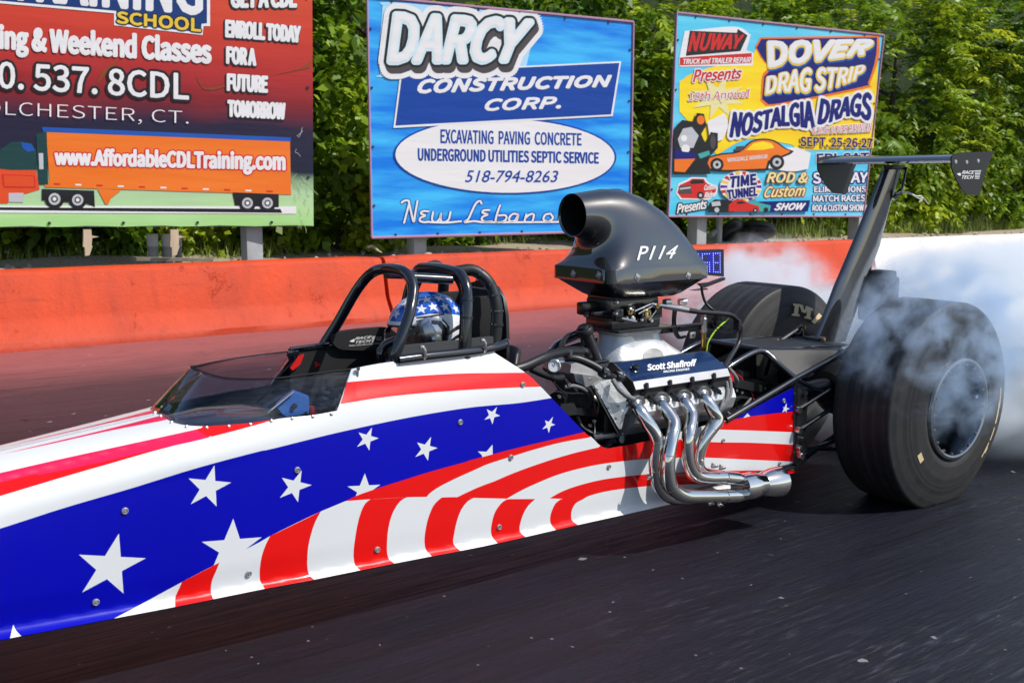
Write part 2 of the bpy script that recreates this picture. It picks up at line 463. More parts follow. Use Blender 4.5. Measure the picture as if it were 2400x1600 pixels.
# concrete barrier blocks
def wall_mat(name, col, low, dirt):
    m = mat(name, col, .62, var=0, spec=.3); t = m.node_tree; b = t.nodes['Principled BSDF']; L = t.links.new
    tc = [n for n in t.nodes if n.type == 'TEX_COORD'][0]
    sp = nd(t, 'ShaderNodeSeparateXYZ'); L(tc.outputs['Object'], sp.inputs[0])
    n1 = nd(t, 'ShaderNodeTexNoise', Scale=2.2, Detail=8., Roughness=.65); n2 = nd(t, 'ShaderNodeTexNoise', Scale=18., Detail=6., Roughness=.7)
    mp = nd(t, 'ShaderNodeMapping'); mp.inputs['Scale'].default_value = (1., 1., .35); L(tc.outputs['Object'], mp.inputs[0])
    L(mp.outputs[0], n1.inputs['Vector']); L(tc.outputs['Object'], n2.inputs['Vector'])
    def mx(f, A, B):
        n = nd(t, 'ShaderNodeMix'); n.data_type = 'RGBA'
        L(f, n.inputs[0])
        for s_, v in ((n.inputs[6], A), (n.inputs[7], B)):
            if isinstance(v, tuple): s_.default_value = (*v, 1)
            else: L(v, s_)
        return n.outputs[2]
    def mr(src, a, c, d, e):
        r = nd(t, 'ShaderNodeMapRange'); L(src, r.inputs[0])
        for i, v in enumerate((a, c, d, e)): r.inputs[i+1].default_value = v
        return r.outputs[0]
    c0 = mx(mr(n1.outputs['Fac'], .35, .68, 0, 1), col, low)
    c0 = mx(mr(n2.outputs['Fac'], .66, .76, 0, .8), c0, dirt)
    ms = nd(t, 'ShaderNodeMapping'); ms.inputs['Scale'].default_value = (.35, 1., 7.); L(tc.outputs['Object'], ms.inputs[0]); n4 = nd(t, 'ShaderNodeTexNoise', Scale=2.4, Detail=7., Roughness=.7); L(ms.outputs[0], n4.inputs['Vector'])
    c0 = mx(mr(n4.outputs['Fac'], .60, .72, 0, .5), c0, tuple(.45*x+.01 for x in dirt))
    md_ = nd(t, 'ShaderNodeMapping'); md_.inputs['Scale'].default_value = (5., 5., .3); L(tc.outputs['Object'], md_.inputs[0]); n5 = nd(t, 'ShaderNodeTexNoise', Scale=1.6, Detail=5.); L(md_.outputs[0], n5.inputs['Vector'])
    c0 = mx(mr(n5.outputs['Fac'], .56, .72, 0, .35), c0, tuple(.6*x for x in low))
    # scuffed paint low down
    a = nd(t, 'ShaderNodeMath', operation='MULTIPLY_ADD'); L(n1.outputs['Fac'], a.inputs[0]); a.inputs[1].default_value = .35; L(sp.outputs['Z'], a.inputs[2])
    c0 = mx(mr(a.outputs[0], .36, .16, 0, .55), c0, tuple(.7*x+.3*y for x, y in zip(low, (.30, .16, .14))))
    L(c0, b.inputs['Base Color'])
    vc = nd(t, 'ShaderNodeTexVoronoi', Scale=1.6, feature='DISTANCE_TO_EDGE'); wv = nd(t, 'ShaderNodeVectorMath', operation='MULTIPLY_ADD')
    L(n2.outputs['Color'], wv.inputs[0]); wv.inputs[1].default_value = (.35, .35, .35); L(tc.outputs['Object'], wv.inputs[2]); L(wv.outputs[0], vc.inputs['Vector'])
    cr = mr(vc.outputs['Distance'], .0, .012, 1, 0)
    cm = nd(t, 'ShaderNodeMath', operation='MULTIPLY'); L(cr, cm.inputs[0]); L(mr(n1.outputs['Fac'], .55, .62, 0, .7), cm.inputs[1])
    L(mx(cm.outputs[0], c0, tuple(.5*x for x in low)), b.inputs['Base Color'])
    hh = nd(t, 'ShaderNodeMath', operation='MULTIPLY_ADD'); L(cm.outputs[0], hh.inputs[0]); hh.inputs[1].default_value = -1.2; L(n2.outputs['Fac'], hh.inputs[2])
    bp = nd(t, 'ShaderNodeBump', Strength=.5, Distance=.015); L(hh.outputs[0], bp.inputs['Height']); L(bp.outputs[0], b.inputs['Normal'])
wall_mat('red_wall_paint', (.62, .055, .006), (.46, .045, .012), (.26, .022, .010))
wall_mat('white_wall_paint', (.80, .78, .73), (.72, .70, .66), (.40, .38, .35))
PROF = [(0, 0), (0, .055), (.035, .085), (.115, .215), (.135, .26), (.205, .60), (.225, .632), (.26, .645), (.36, .645), (.39, .632), (.41, .60), (.48, .25), (.60, .06), (.60, 0)]
def barrier(x0, x1, y0, y1, m, label):
    L_ = math.hypot(x1-x0, y1-y0); n = max(2, int(L_/.25)); rnd = random.Random(int(x0*10))
    Rg = []
    for i in range(n+1):
        u = i/n; e = .012 if i in (0, n) else 0.
        Rg.append([(x0+(x1-x0)*u+(e if i == 0 else -e if i == n else 0), y0+(y1-y0)*u+y+rnd.uniform(-.003, .003), max(0, z-(.012 if e and z > .3 else 0)+(rnd.uniform(-.003, .003) if z > .05 else 0))) for y, z in PROF])
    o = MB().rings(Rg).build('concrete_barrier', m, angle=50)
    tag(o, label, 'barrier', 'concrete barrier blocks along the track edge')
    return o
barrier(-9., -5.02, 5.80, 5.93, 'red_wall_paint', 'red barrier block farthest left, beyond the red training banner')
barrier(-5., 1.03, 5.93, 6.06, 'red_wall_paint', 'red painted concrete barrier block with cracks, in front of the red training banner')
barrier(1.05, 9.44, 6.06, 6.05, 'red_wall_paint', 'red painted concrete barrier block under the blue construction banner, behind the hood scoop')
barrier(9.46, 16.4, 6.05, 6.05, 'white_wall_paint', 'white painted concrete barrier block half hidden by tyre smoke')
barrier(16.42, 27., 6.05, 6.05, 'white_wall_paint', 'white barrier block farthest right along the wall')

# gravel verge, dark backing bank
def soil_mat(name, c1, c2, c3, sc):
    m = mat(name, c1, .9, var=0, spec=.2); t = m.node_tree; b = t.nodes['Principled BSDF']; L = t.links.new
    tc = [n for n in t.nodes if n.type == 'TEX_COORD'][0]
    n1 = nd(t, 'ShaderNodeTexNoise', Scale=1.3, Detail=7.); n2 = nd(t, 'ShaderNodeTexNoise', Scale=sc, Detail=4., Roughness=.75)
    L(tc.outputs['Object'], n1.inputs['Vector']); L(tc.outputs['Object'], n2.inputs['Vector'])
    r1 = nd(t, 'ShaderNodeValToRGB'); r1.color_ramp.elements[0].position = .35; r1.color_ramp.elements[1].position = .65
    r1.color_ramp.elements[0].color = (*c1, 1); r1.color_ramp.elements[1].color = (*c2, 1); L(n1.outputs['Fac'], r1.inputs[0])
    mr = nd(t, 'ShaderNodeMapRange'); L(n2.outputs['Fac'], mr.inputs[0]); mr.inputs[1].default_value = .5; mr.inputs[2].default_value = .68
    mx = nd(t, 'ShaderNodeMix'); mx.data_type = 'RGBA'; L(mr.outputs[0], mx.inputs[0]); L(r1.outputs[0], mx.inputs[6]); mx.inputs[7].default_value = (*c3, 1)
    L(mx.outputs[2], b.inputs['Base Color'])
    bp = nd(t, 'ShaderNodeBump', Strength=.8, Distance=.03); L(n2.outputs['Fac'], bp.inputs['Height']); L(bp.outputs[0], b.inputs['Normal'])
soil_mat('gravel_soil', (.30, .235, .16), (.42, .345, .25), (.58, .51, .41), 38.)
soil_mat('dark_backing', (.012, .020, .006), (.020, .034, .008), (.03, .05, .012), 9.)  # shade of the leaf gaps put into a near-black green
rnd = random.Random(5)
NX, ys = 90, [6.35, 6.6, 6.9, 7.2, 7.6, 8.0, 8.5, 9.1, 9.8]
V = []; F = []
for i in range(NX+1):
    x = -14+i*.6
    for y in ys:
        V.append((x, y, .50+.05*math.sin(x*1.3)*math.sin(y*2.1)+rnd.uniform(-.03, .03)+(.05 if y > 8 else 0)-(.06 if y < 6.5 else 0)))
k = len(ys)
F = [(i*k+j, (i+1)*k+j, (i+1)*k+j+1, i*k+j+1) for i in range(NX) for j in range(k-1)]
tag(MB().add(V, F).build('verge_ground', 'gravel_soil'), 'strip of stony soil behind the barrier', kind='structure')
V = []; F = []
prof = [(9.7, .52), (10.6, .8), (11.6, 2.2), (12.8, 4.6), (14.5, 7.5), (19, 10.)]  # bank added as a dark backing that closes off the sky
for i in range(NX+1):
    x = -18+i*.75
    for y, z in prof: V.append((x, y+rnd.uniform(-.2, .2), z+rnd.uniform(-.15, .15)))
k = len(prof)
F = [(i*k+j, (i+1)*k+j, (i+1)*k+j+1, i*k+j+1) for i in range(NX) for j in range(k-1)]
tag(MB().add(V, F).build('backing_terrain', 'dark_backing'), 'dark backing bank added behind the trees', kind='structure')

# stones: the many small ones as gravel, the big ones each
mat('stone', (.42, .37, .30), .85, var=.25, vscale=9, bump=.3, bscale=40)
def stone_mesh(r, seed, squash=.6):
    rr = random.Random(seed); bm = bmesh.new(); bmesh.ops.create_icosphere(bm, subdivisions=2, radius=r)
    a = [Vector((rr.uniform(-1, 1), rr.uniform(-1, 1), rr.uniform(-1, 1))).normalized() for _ in range(7)]
    for v in bm.verts:
        k = 1.
        for q in a:
            d = v.co.normalized().dot(q)
            if d > .75: k = min(k, .8/d)
        v.co = Vector((v.co.x*k, v.co.y*k*.8, v.co.z*k*squash))
    me = bpy.data.meshes.new('stone'); bm.to_mesh(me); bm.free(); me.materials.append(M['stone']); return me
mb = MB()
for i in range(900):
    x, y = rnd.uniform(-4, 20), 6.45+abs(rnd.gauss(0, .9)); r = rnd.uniform(.012, .035)
    mb.box((x, y, .53+r*.4), (r*2, r*1.6, r*1.2), 0, np.array(Matrix.Rotation(rnd.uniform(0, 3), 3, (rnd.random(), rnd.random(), 1)).to_3x3()))
tag(mb.build('gravel', 'stone'), 'loose pale gravel scattered along the verge', 'gravel', kind='stuff')
ST = [((1003, 585), .07, 'pale flat stone left of the blue banner post, nearest the barrier'), ((1118, 584), .09, 'large pale stone right of the blue banner post'),
      ((1227, 586), .06, 'small tan stone at the barrier top below the blue banner'), ((923, 583), .05, 'small stone at the left end of the gravel heap')]
for i, (q, r, lb) in enumerate(ST):
    p = at(*q, 'y', 7.3)
    o = put('stone', stone_mesh(r, i)); o.location = (p[0], 7.3, .56); o.rotation_euler = (0, 0, i*1.1)
    tag(o, lb, 'stone', 'loose stones on the verge')
# dry stick on the gravel
p = at(868, 583, 'y', 7.5); q = at(884, 586, 'y', 7.4)
o = MB().tube([p+(-.04, 0, .02), p+(.03, 0, .03), q+(0, 0, .0), q+(.05, -.02, -.03)], [.012, .018, .014, .006]).build('dry_branch', 'wood_raw')
tag(o, 'short dry branch lying on the gravel left of the blue banner', 'branch')

# ------------------------------------------------------------------ banners
HD = math.radians(-10.4); SN = np.array([-math.sin(HD), math.cos(HD), 0.]); SD = np.array([math.cos(HD), math.sin(HD), 0.])
def sign_surf(P0):
    def f(px, py, off=0.):
        d = ray(px, py); t = ((P0-CAM)@SN)/(d@SN); return CAM+d*t-SN*off
    return f
mat('banner_edge', (.42, .22, .33), .6)
mat('banner_back', (.35, .36, .38), .7)
mat('grommet', (.05, .05, .05), .4, .5)
def vinyl(name, col, c2=None, axis_ramp=None, streaks=None, rough=.42):
    m = mat(name, col, rough, var=0, spec=.4); t = m.node_tree; b = t.nodes['Principled BSDF']; L = t.links.new
    tc = [n for n in t.nodes if n.type == 'TEX_COORD'][0]
    mp = nd(t, 'ShaderNodeMapping'); mp.inputs['Rotation'].default_value = (0, .62, 0); mp.inputs['Scale'].default_value = (.5, .5, 3.2); L(tc.outputs['Object'], mp.inputs[0])
    n1 = nd(t, 'ShaderNodeTexNoise', Scale=1.7, Detail=3., Roughness=.5); L(mp.outputs[0], n1.inputs['Vector'])
    bp = nd(t, 'ShaderNodeBump', Strength=.16, Distance=.05); L(n1.outputs['Fac'], bp.inputs['Height']); L(bp.outputs[0], b.inputs['Normal'])
    if axis_ramp:
        sp = nd(t, 'ShaderNodeSeparateXYZ'); L(tc.outputs['Object'], sp.inputs[0])
        r = nd(t, 'ShaderNodeMapRange'); L(sp.outputs['Z'], r.inputs[0]); r.inputs[1].default_value = axis_ramp[0]; r.inputs[2].default_value = axis_ramp[1]
        cr = nd(t, 'ShaderNodeValToRGB'); els = cr.color_ramp.elements
        for i, (pos, c) in enumerate(axis_ramp[2]):
            e = els[i] if i < 2 else els.new(pos)
            e.position = pos; e.color = (*c, 1)
        n2 = nd(t, 'ShaderNodeTexNoise', Scale=1.2, Detail=4.); L(tc.outputs['Object'], n2.inputs['Vector'])
        ad = nd(t, 'ShaderNodeMath', operation='MULTIPLY_ADD'); L(n2.outputs['Fac'], ad.inputs[0]); ad.inputs[1].default_value = .12; L(r.outputs[0], ad.inputs[2])
        sb = nd(t, 'ShaderNodeMath', operation='SUBTRACT'); L(ad.outputs[0], sb.inputs[0]); sb.inputs[1].default_value = .06
        L(sb.outputs[0], cr.inputs[0]); L(cr.outputs[0], b.inputs['Base Color'])
    if streaks:
        n3 = nd(t, 'ShaderNodeTexNoise', Scale=streaks[1], Detail=4., Roughness=.55); L(mp.outputs[0], n3.inputs['Vector'])
        r = nd(t, 'ShaderNodeMapRange'); L(n3.outputs['Fac'], r.inputs[0]); r.inputs[1].default_value = .38; r.inputs[2].default_value = .66
        mx = nd(t, 'ShaderNodeMix'); mx.data_type = 'RGBA'; L(r.outputs[0], mx.inputs[0]); mx.inputs[6].default_value = (*col, 1); mx.inputs[7].default_value = (*streaks[0], 1)
        L(mx.outputs[2], b.inputs['Base Color'])
    return m
vinyl('v_red_fade', (.6, .05, .03), axis_ramp=(.45, 2.8, [(0, (.35, .66, .22)), (.07, (.45, .72, .33)), (.14, (.42, .62, .36)), (.20, (.22, .33, .20)), (.235, (.010, .012, .035)), (.42, (.018, .012, .04)), (.50, (.19, .012, .02)), (.62, (.42, .022, .022)), (.80, (.60, .045, .020)), (1., (.66, .075, .025))]))
vinyl('v_blue', (.0, .20, .78), streaks=((.05, .50, .92), 1.6))
vinyl('v_cyan', (.06, .56, .82), streaks=((.16, .66, .86), 1.2))
vinyl('v_yellow', (.95, .74, .01), streaks=((.95, .60, .01), .9))
vinyl('v_orange', (.82, .17, .012), streaks=((.84, .20, .02), 1.2))
for nme, c in dict(v_white=(.80, .80, .80), v_navy=(.004, .035, .17), v_black=(.012, .012, .014), v_ink=(.003, .006, .16), v_red=(.62, .02, .015), v_blueline=(.01, .09, .42), v_darkblue=(.0, .05, .33),
                   v_skyink=(.30, .62, .85), v_grey=(.07, .06, .065), v_green=(.40, .62, .25), v_teal=(.05, .38, .35), v_darkgreen=(.01, .05, .05), v_gold=(.80, .55, .05), v_silver=(.5, .52, .55), v_purple=(.10, .02, .28), v_pale=(.62, .78, .84), v_brown=(.25, .06, .01), v_cab=(.72, .075, .015), v_glow=(.40, .70, .92), v_paleyellow=(.82, .74, .35)).items():
    vinyl(nme, c)
class Sign:
    """one banner: its posts, board and printing, all in the plane it hangs in"""
    def __init__(s, name, label, P0, outline, bgm, edge=None):
        s.S = sign_surf(P0); s.mb = {}; s.n = 0
        base = s.S(*outline[0]); s.root = empty(name, label, 'banner', (base[0], base[1], .5), 'advertising banners behind the barrier'); s.off = np.array(s.root.location)
        lo = lambda q, o=0.: s.S(*q, o)-s.off
        # a sheet with a slight sag between its eyelets
        n = 24; q = [np.asarray(p, float) for p in outline]   # BL BR TR TL
        m = MB(); G = []
        for i in range(n+1):
            for j in range(n+1):
                u, v = i/n, j/n
                p = q[0]*(1-u)*(1-v)+q[1]*u*(1-v)+q[2]*u*v+q[3]*(1-u)*v
                sag = .012*(math.sin(u*n*.9)**2)*((1-v)**8)
                G.append(lo(p)+np.array((0, 0, sag)))
        F_ = [(i*(n+1)+j, (i+1)*(n+1)+j, (i+1)*(n+1)+j+1, i*(n+1)+j+1) for i in range(n) for j in range(n)]
        m.add(G, F_)
        o = m.build('banner_sheet', bgm, s.root)
        e = MB().prism([lo(p, -.012) for p in q], SN*.03).build('backing_board', 'banner_back', s.root, False)
        if edge:
            m = MB()
            for a, b in zip(q, q[1:]+q[:1]): m.tube([lo(a, .004), lo(b, .004)], .016, 0, 6, 1)
            m.build('edge_trim', edge, s.root)
        m = MB()
        for a, b, k in ((q[0], q[1], 6), (q[1], q[2], 4), (q[2], q[3], 6), (q[3], q[0], 4)):
            for i in range(k):
                p = a+(b-a)*((i+.5)/k); c = (q[0]+q[2])/2; p = p+(c-p)*.022
                m.cyl(lo(p, 0), lo(p, .012), .014, 0, 10)
        m.build('eyelets', 'grommet', s.root)
        s.boxes = []
    def _mb(s, mi, pts):
        """prints lie over one another only where they overlap: each gets the next free level above what it covers"""
        p = np.asarray(pts, float); b = (*p.min(0), *p.max(0)); lv = 1
        for c, l in s.boxes:
            if b[0] < c[2] and b[2] > c[0] and b[1] < c[3] and b[3] > c[1]: lv = max(lv, l+1)
        s.boxes.append((b, lv))
        if mi not in s.mb: s.mb[mi] = MB()
        return s.mb[mi], .003+.0011*lv
    def poly(s, pts, mi, sm=False):
        if sm: pts = smooth_poly(pts, 8.)
        m, o = s._mb(mi, pts)
        m.add([s.S(x, y, o)-s.off for x, y in pts], [tuple(range(len(pts)))])
    def text(s, txt, quad, mi, bold=.0, shear=0., grow=None, dx=0, dy=0, fnt='sans', space=1., wave=None):
        L_ = fat_text(txt, [(x+dx, y+dy) for x, y in quad], bold, shear, fnt, grow, space)
        if wave:
            q_ = [np.asarray(v) for v in quad]; h_ = abs(q_[3][1]-q_[0][1])
            for k_, (P, F_) in enumerate(L_):
                u = (P[:, 0]-q_[0][0])/(q_[1][0]-q_[0][0]); yb_ = q_[0][1]+(q_[1][1]-q_[0][1])*u; yt_ = q_[3][1]+(q_[2][1]-q_[3][1])*u
                v_ = (P[:, 1]-yb_)/(yt_-yb_)-.5; P = P.copy()
                P[:, 1] += h_*(wave[0]*np.sin(2*math.pi*(u*wave[1]+wave[2]))-v_*wave[3]*np.sin(2*math.pi*(u*wave[1]+wave[2]+.2))); L_[k_] = (P, F_)
        m, o = s._mb(mi, np.concatenate([P for P, _ in L_])); st = .0008/len(L_)
        for i, (P, F_) in enumerate(L_): m.add([s.S(p[0], p[1], o+i*st)-s.off for p in P], F_)
    def ribbon(s, pts, wd, mi, closed=False):
        m, o = s._mb(mi, pts)
        Q = catmull([np.asarray(p, float) for p in pts], 5, closed)
        Lp, Rp = [], []
        for i in range(len(Q)):
            T = Q[min(i+1, len(Q)-1)]-Q[max(i-1, 0)]; T = T/(np.linalg.norm(T)+1e-9); N_ = np.array((-T[1], T[0]))*wd/2
            Lp.append(Q[i]+N_); Rp.append(Q[i]-N_)
        n = len(Q); m.add([s.S(*p, o)-s.off for p in Lp+Rp], [(i, i+1, n+i+1, n+i) for i in range(n-1)])
    def post(s, x, y, z0, z1, wx, wy, m='grey_post', name='post'):
        MB().box(np.array((x, y, (z0+z1)/2))-s.off, (wx, wy, z1-z0), bev=.008).build(name, m, s.root)
    def done(s):
        for mi, m in s.mb.items():
            m.build('printed_'+mi[2:]+'_area', mi, s.root, False)

# --- red training banner
k = crop(0, 0, 2.45)
S = Sign('training_banner', 'red and orange driver training banner with a printed orange lorry', at(735, 530, 'y', 6.75), [(-330, 534), (735, 530), (730, -330), (-330, -440)], 'v_red_fade')
S1 = lambda pts, mi, sm=False: S.poly(k(pts), mi, sm)
T1 = lambda txt, q, mi, *a, **kw: S.text(txt, k(q), mi, *a, **kw)
S1([(-500, 1180), (1700, 1185), (1700, 1228), (-500, 1220)], 'v_white')
S1([(-100, 1190), (1610, 1200), (1620, 1222), (-100, 1205)], 'v_black')
# swoosh marks in the print
for a in ([(560, 470), (600, 400), (690, 340), (560, 480)], [(1130, 440), (1160, 500), (1240, 500), (1700, 400), (1790, 340), (1780, 390), (1400, 470), (1240, 515), (1170, 515), (1135, 470)]):
    S1(a, 'v_brown', True)
S1([(-700, -40), (655, 78), (655, 147), (1163, 203), (1168, 152), (1206, 152), (1206, -700), (-700, -800)], 'v_white')
S1([(-700, -56), (668, 64), (668, 135), (1153, 188), (1157, 138), (1188, 135), (1188, -700), (-700, -800)], 'v_navy')
q = [(40, 5), (1165, 95), (1165, -190), (40, -290)]
T1('TRAINING', q, 'v_white', .03)
q = [(668, 137), (1155, 188), (1155, 108), (668, 65)]
T1('SCHOOL', q, 'v_black', .10, grow=.04); T1('SCHOOL', q, 'v_gold', .04); 
q = [(-268, 305), (1215, 410), (1215, 222), (-268, 118)]
T1('Evening & Weekend Classes', q, 'v_white', .035)
q = [(-12, 512), (1087, 580), (1087, 420), (-12, 350)]
T1('0. 537. 8CDL', q, 'v_black', .085, grow=.03); T1('0. 537. 8CDL', q, 'v_white', .02, grow=.03)
T1('COLCHESTER, CT.', [(-190, 668), (1082, 728), (1082, 640), (-190, 572)], 'v_white', -.005)
for txt, q in (('GET A CDL', [(1322, 50), (1706, 48), (1708, -60), (1322, -66)]), ('ENROLL TODAY', [(1292, 218), (1726, 250), (1728, 150), (1292, 112)]), ('FOR A', [(1297, 370), (1472, 383), (1472, 278), (1297, 265)]),
               ('FUTURE', [(1301, 525), (1538, 537), (1540, 437), (1301, 422)]), ('TOMORROW', [(1305, 673), (1640, 690), (1640, 590), (1305, 572)])):
    T1(txt, q, 'v_black', .09, grow=.05, dx=-1.5, dy=2); T1(txt, q, 'v_white', .05)
S1([(265, 757), (1665, 812), (1670, 1103), (285, 1052)], 'v_orange')
S1([(240, 730), (1670, 790), (1670, 813), (248, 758)], 'v_blueline')
S1([(255, 1045), (1672, 1092), (1672, 1118), (258, 1075)], 'v_orange')
for i in range(11): S1([(310+i*122, 1052+i*4.2), (345+i*122, 1053+i*4.2), (345+i*122, 1062+i*4.2), (310+i*122, 1061+i*4.2)], 'v_white' if i % 2 else 'v_red')
q = [(312, 975), (1640, 1010), (1640, 868), (312, 848)]
T1('www.AffordableCDLTraining.com', q, 'v_red', .075, grow=.035); T1('www.AffordableCDLTraining.com', q, 'v_white', .035)
S1([(-420, 1000), (0, 960), (205, 972), (228, 1088), (150, 1112), (60, 1112), (45, 1168), (-420, 1168)], 'v_cab')
S1([(10, 1000), (200, 1008), (205, 1080), (20, 1078)], 'v_red'); S1([(18, 1006), (194, 1014), (198, 1072), (26, 1070)], 'v_cab')
S1([(-80, 960), (0, 862), (60, 818), (130, 812), (185, 825), (208, 868), (212, 976), (60, 976)], 'v_darkgreen')
S1([(120, 818), (180, 828), (202, 865), (160, 872), (130, 850)], 'v_blueline')
S1([(208, 768), (268, 758), (276, 1060), (222, 1060)], 'v_darkgreen')
S1([(222, 880), (248, 880), (250, 972), (226, 972)], 'v_silver')
S1([(50, 1108), (135, 1108), (135, 1162), (50, 1160)], 'v_silver')
S1([(240, 1085), (540, 1095), (545, 1190), (500, 1170), (240, 1150)], 'v_black')
S1([(560, 1085), (695, 1092), (640, 1135), (622, 1172), (605, 1172)], 'v_orange')
S1([(1335, 1105), (1600, 1115), (1600, 1190), (1350, 1180)], 'v_black')
for cx, cy, r in ((313, 1143, 55), (446, 1148, 52), (1420, 1166, 50), (1535, 1166, 50)):
    S1(ellipse(cx, cy, r, r), 'v_black'); S1(ellipse(cx, cy, r*.62, r*.62), 'v_silver'); S1(ellipse(cx, cy, r*.36, r*.36), 'v_grey'); S1(ellipse(cx, cy, r*.2, r*.2), 'v_white')
rw = random.Random(3)
for i in range(18):   # cracked print along the right edge
    y = rw.uniform(560, 1280); x = rw.uniform(1690, 1775); pts = [(x, y)]
    for _ in range(4): x += rw.uniform(-22, 22); y += rw.uniform(6, 22); pts.append((x, y))
    S.ribbon(k(pts), .9, 'v_green' if y > 1050 else 'v_silver')
S.done()
for x in (-.06, -2.60):
    S.post(x+.0, 7.02+.02 if x > -1 else 7.45, .30, 1.05, .17, .17)
b_train = S.root
# --- blue construction banner
k = crop(800, 0, 2.45)
S = Sign('construction_banner', 'blue construction company banner with a large white oval', at(1475, 535, 'y', 6.75), [(871, 557), (1476, 541), (1484, 52), (860, -8)], 'v_blue', 'banner_edge')
S.poly(k([(215, 350), (235, 40), (300, 15), (1120, 82), (1112, 150), (1060, 390), (1000, 430), (260, 445), (222, 430)]), 'v_glow', True)
S1([(338, 415), (1605, 353), (1556, 668), (297, 736)], 'v_white'); S1([(348, 422), (1594, 363), (1546, 658), (309, 722)], 'v_darkblue')
S1(ellipse(938, 895, 640, 220, 60, .015), 'v_darkblue'); S1(ellipse(938, 896, 629, 211, 60, .015), 'v_white')
S1([(338, 415), (1605, 353), (1556, 668), (297, 736)], 'v_white'); S1([(348, 422), (1594, 363), (1546, 658), (309, 722)], 'v_darkblue')
q = [(252, 382), (1010, 372), (1112, 104), (292, 62)]
T1('DARCY', q, 'v_white', .16, grow=.05); T1('DARCY', q, 'v_white', .16, grow=.05, dx=8/2.45, dy=34/2.45)
T1('DARCY', q, 'v_grey', .085, grow=.05, dx=12/2.45, dy=34/2.45); T1('DARCY', q, 'v_grey', .085, grow=.05, dx=6/2.45, dy=17/2.45); T1('DARCY', q, 'v_black', .085, grow=.05); T1('DARCY', q, 'v_pale', .05, grow=.05); T1('DARCY', [(a, b-4) for a, b in q], 'v_white', .02, grow=.05)
T1('CONSTRUCTION', [(430, 541), (1546, 502), (1552, 430), (442, 456)], 'v_white', .06, .22); T1('CORP.', [(818, 641), (1258, 625), (1262, 552), (826, 569)], 'v_white', .05, .22)
T1('EXCAVATING  PAVING  CONCRETE', [(567, 825), (1378, 838), (1378, 765), (567, 742)], 'v_darkblue', .02)
T1('UNDERGROUND UTILITIES SEPTIC SERVICE', [(437, 925), (1477, 942), (1477, 875), (437, 850)], 'v_darkblue', .03)
T1('518-794-8263', [(707, 1048), (1240, 1048), (1246, 980), (714, 978)], 'v_darkblue', .01, .18, fnt='plain')
strokes = [[(342, 1166), (364, 1152), (388, 1156), (380, 1200), (358, 1284)], [(386, 1156), (398, 1210), (414, 1274), (424, 1220), (437, 1152)],
           [(502, 1214), (470, 1212), (455, 1226), (482, 1238), (455, 1250), (450, 1268), (475, 1276), (505, 1272)], [(527, 1214), (520, 1262), (540, 1276), (562, 1258), (572, 1224), (570, 1266), (590, 1276), (615, 1260), (627, 1214)],
           [(500, 1275), (600, 1278), (690, 1270)], [(806, 1172), (795, 1154), (772, 1168), (748, 1215), (728, 1258), (706, 1276), (760, 1270), (806, 1276)],
           [(852, 1206), (818, 1208), (810, 1222), (840, 1232), (812, 1244), (806, 1262), (828, 1274), (866, 1270)], [(912, 1176), (896, 1220), (886, 1272), (920, 1274), (946, 1258), (940, 1236), (900, 1238)],
           [(1016, 1232), (985, 1228), (964, 1250), (968, 1270), (996, 1266), (1016, 1232), (1006, 1270)], [(1062, 1228), (1050, 1272)], [(1054, 1252), (1080, 1232), (1104, 1232), (1096, 1272)],
           [(1200, 1226), (1170, 1234), (1160, 1260), (1188, 1272), (1214, 1252), (1200, 1226)], [(1258, 1228), (1248, 1272)], [(1252, 1250), (1280, 1232), (1302, 1232), (1294, 1272)], [(806, 1276), (1000, 1276), (1270, 1274)]]
for st in strokes: S.ribbon(k(st), 9., 'v_darkblue')
for st in strokes: S.ribbon(k(st), 4.6, 'v_white')
S.done()
S.post(2.15, 7.46, .3, .95, .17, .17); S.post(4.6, 7.0, .3, .95, .17, .17)
b_blue = S.root
# --- nostalgia drags banner
k = crop(1500, 0, 2.45)
S = Sign('drag_race_banner', 'cyan and yellow nostalgia drag race poster banner with an orange car', at(2024, 506, 'y', 6.75), [(1566, 507), (2023, 507), (2071, 83), (1586, 30)], 'v_cyan', 'banner_edge')
S1([(225, 470), (330, 410), (640, 330), (700, 215), (1370, 205), (1362, 440), (1340, 850), (930, 862), (860, 830), (620, 800), (440, 890), (225, 640)], 'v_yellow', True)
S1(ellipse(445, 560, 70, 60), 'v_paleyellow')
for a in np.linspace(0, 2*math.pi, 9)[:-1]:
    c, s_ = math.cos(a+.3), math.sin(a+.3); S1([(445+40*s_, 560-40*c), (445+160*c, 560+130*s_), (445-40*s_, 560+40*c)], 'v_paleyellow')
S1([(225, 330), (255, 180), (540, 155), (635, 200), (610, 290), (650, 305), (645, 378), (225, 385)], 'v_white', True)
S1([(262, 322), (285, 178), (555, 190), (560, 168), (616, 205), (575, 295), (262, 322)], 'v_black')
q = [(270, 300), (575, 282), (598, 200), (290, 186)]
T1('NUWAY', q, 'v_red', .035, .1)
S1([(228, 332), (640, 306), (638, 363), (228, 376)], 'v_red'); T1('TRUCK and TRAILER REPAIR', [(245, 371), (634, 362), (637, 326), (247, 338)], 'v_white', .03, .2)
q = [(300, 475), (580, 452), (582, 392), (302, 402)]
T1('Presents', q, 'v_white', .09, .3, grow=.02); T1('Presents', q, 'v_red', .03, .3, grow=.02)
q = [(275, 580), (622, 558), (625, 512), (276, 533)]
T1('18th Annual', q, 'v_white', .07, .1, grow=0.); T1('18th Annual', q, 'v_red', .0, .1)
S1([(660, 270), (690, 215), (1375, 205), (1370, 330), (1320, 480), (1290, 510), (830, 600), (720, 610), (690, 580), (700, 440), (740, 390), (690, 330)], 'v_orange', True)
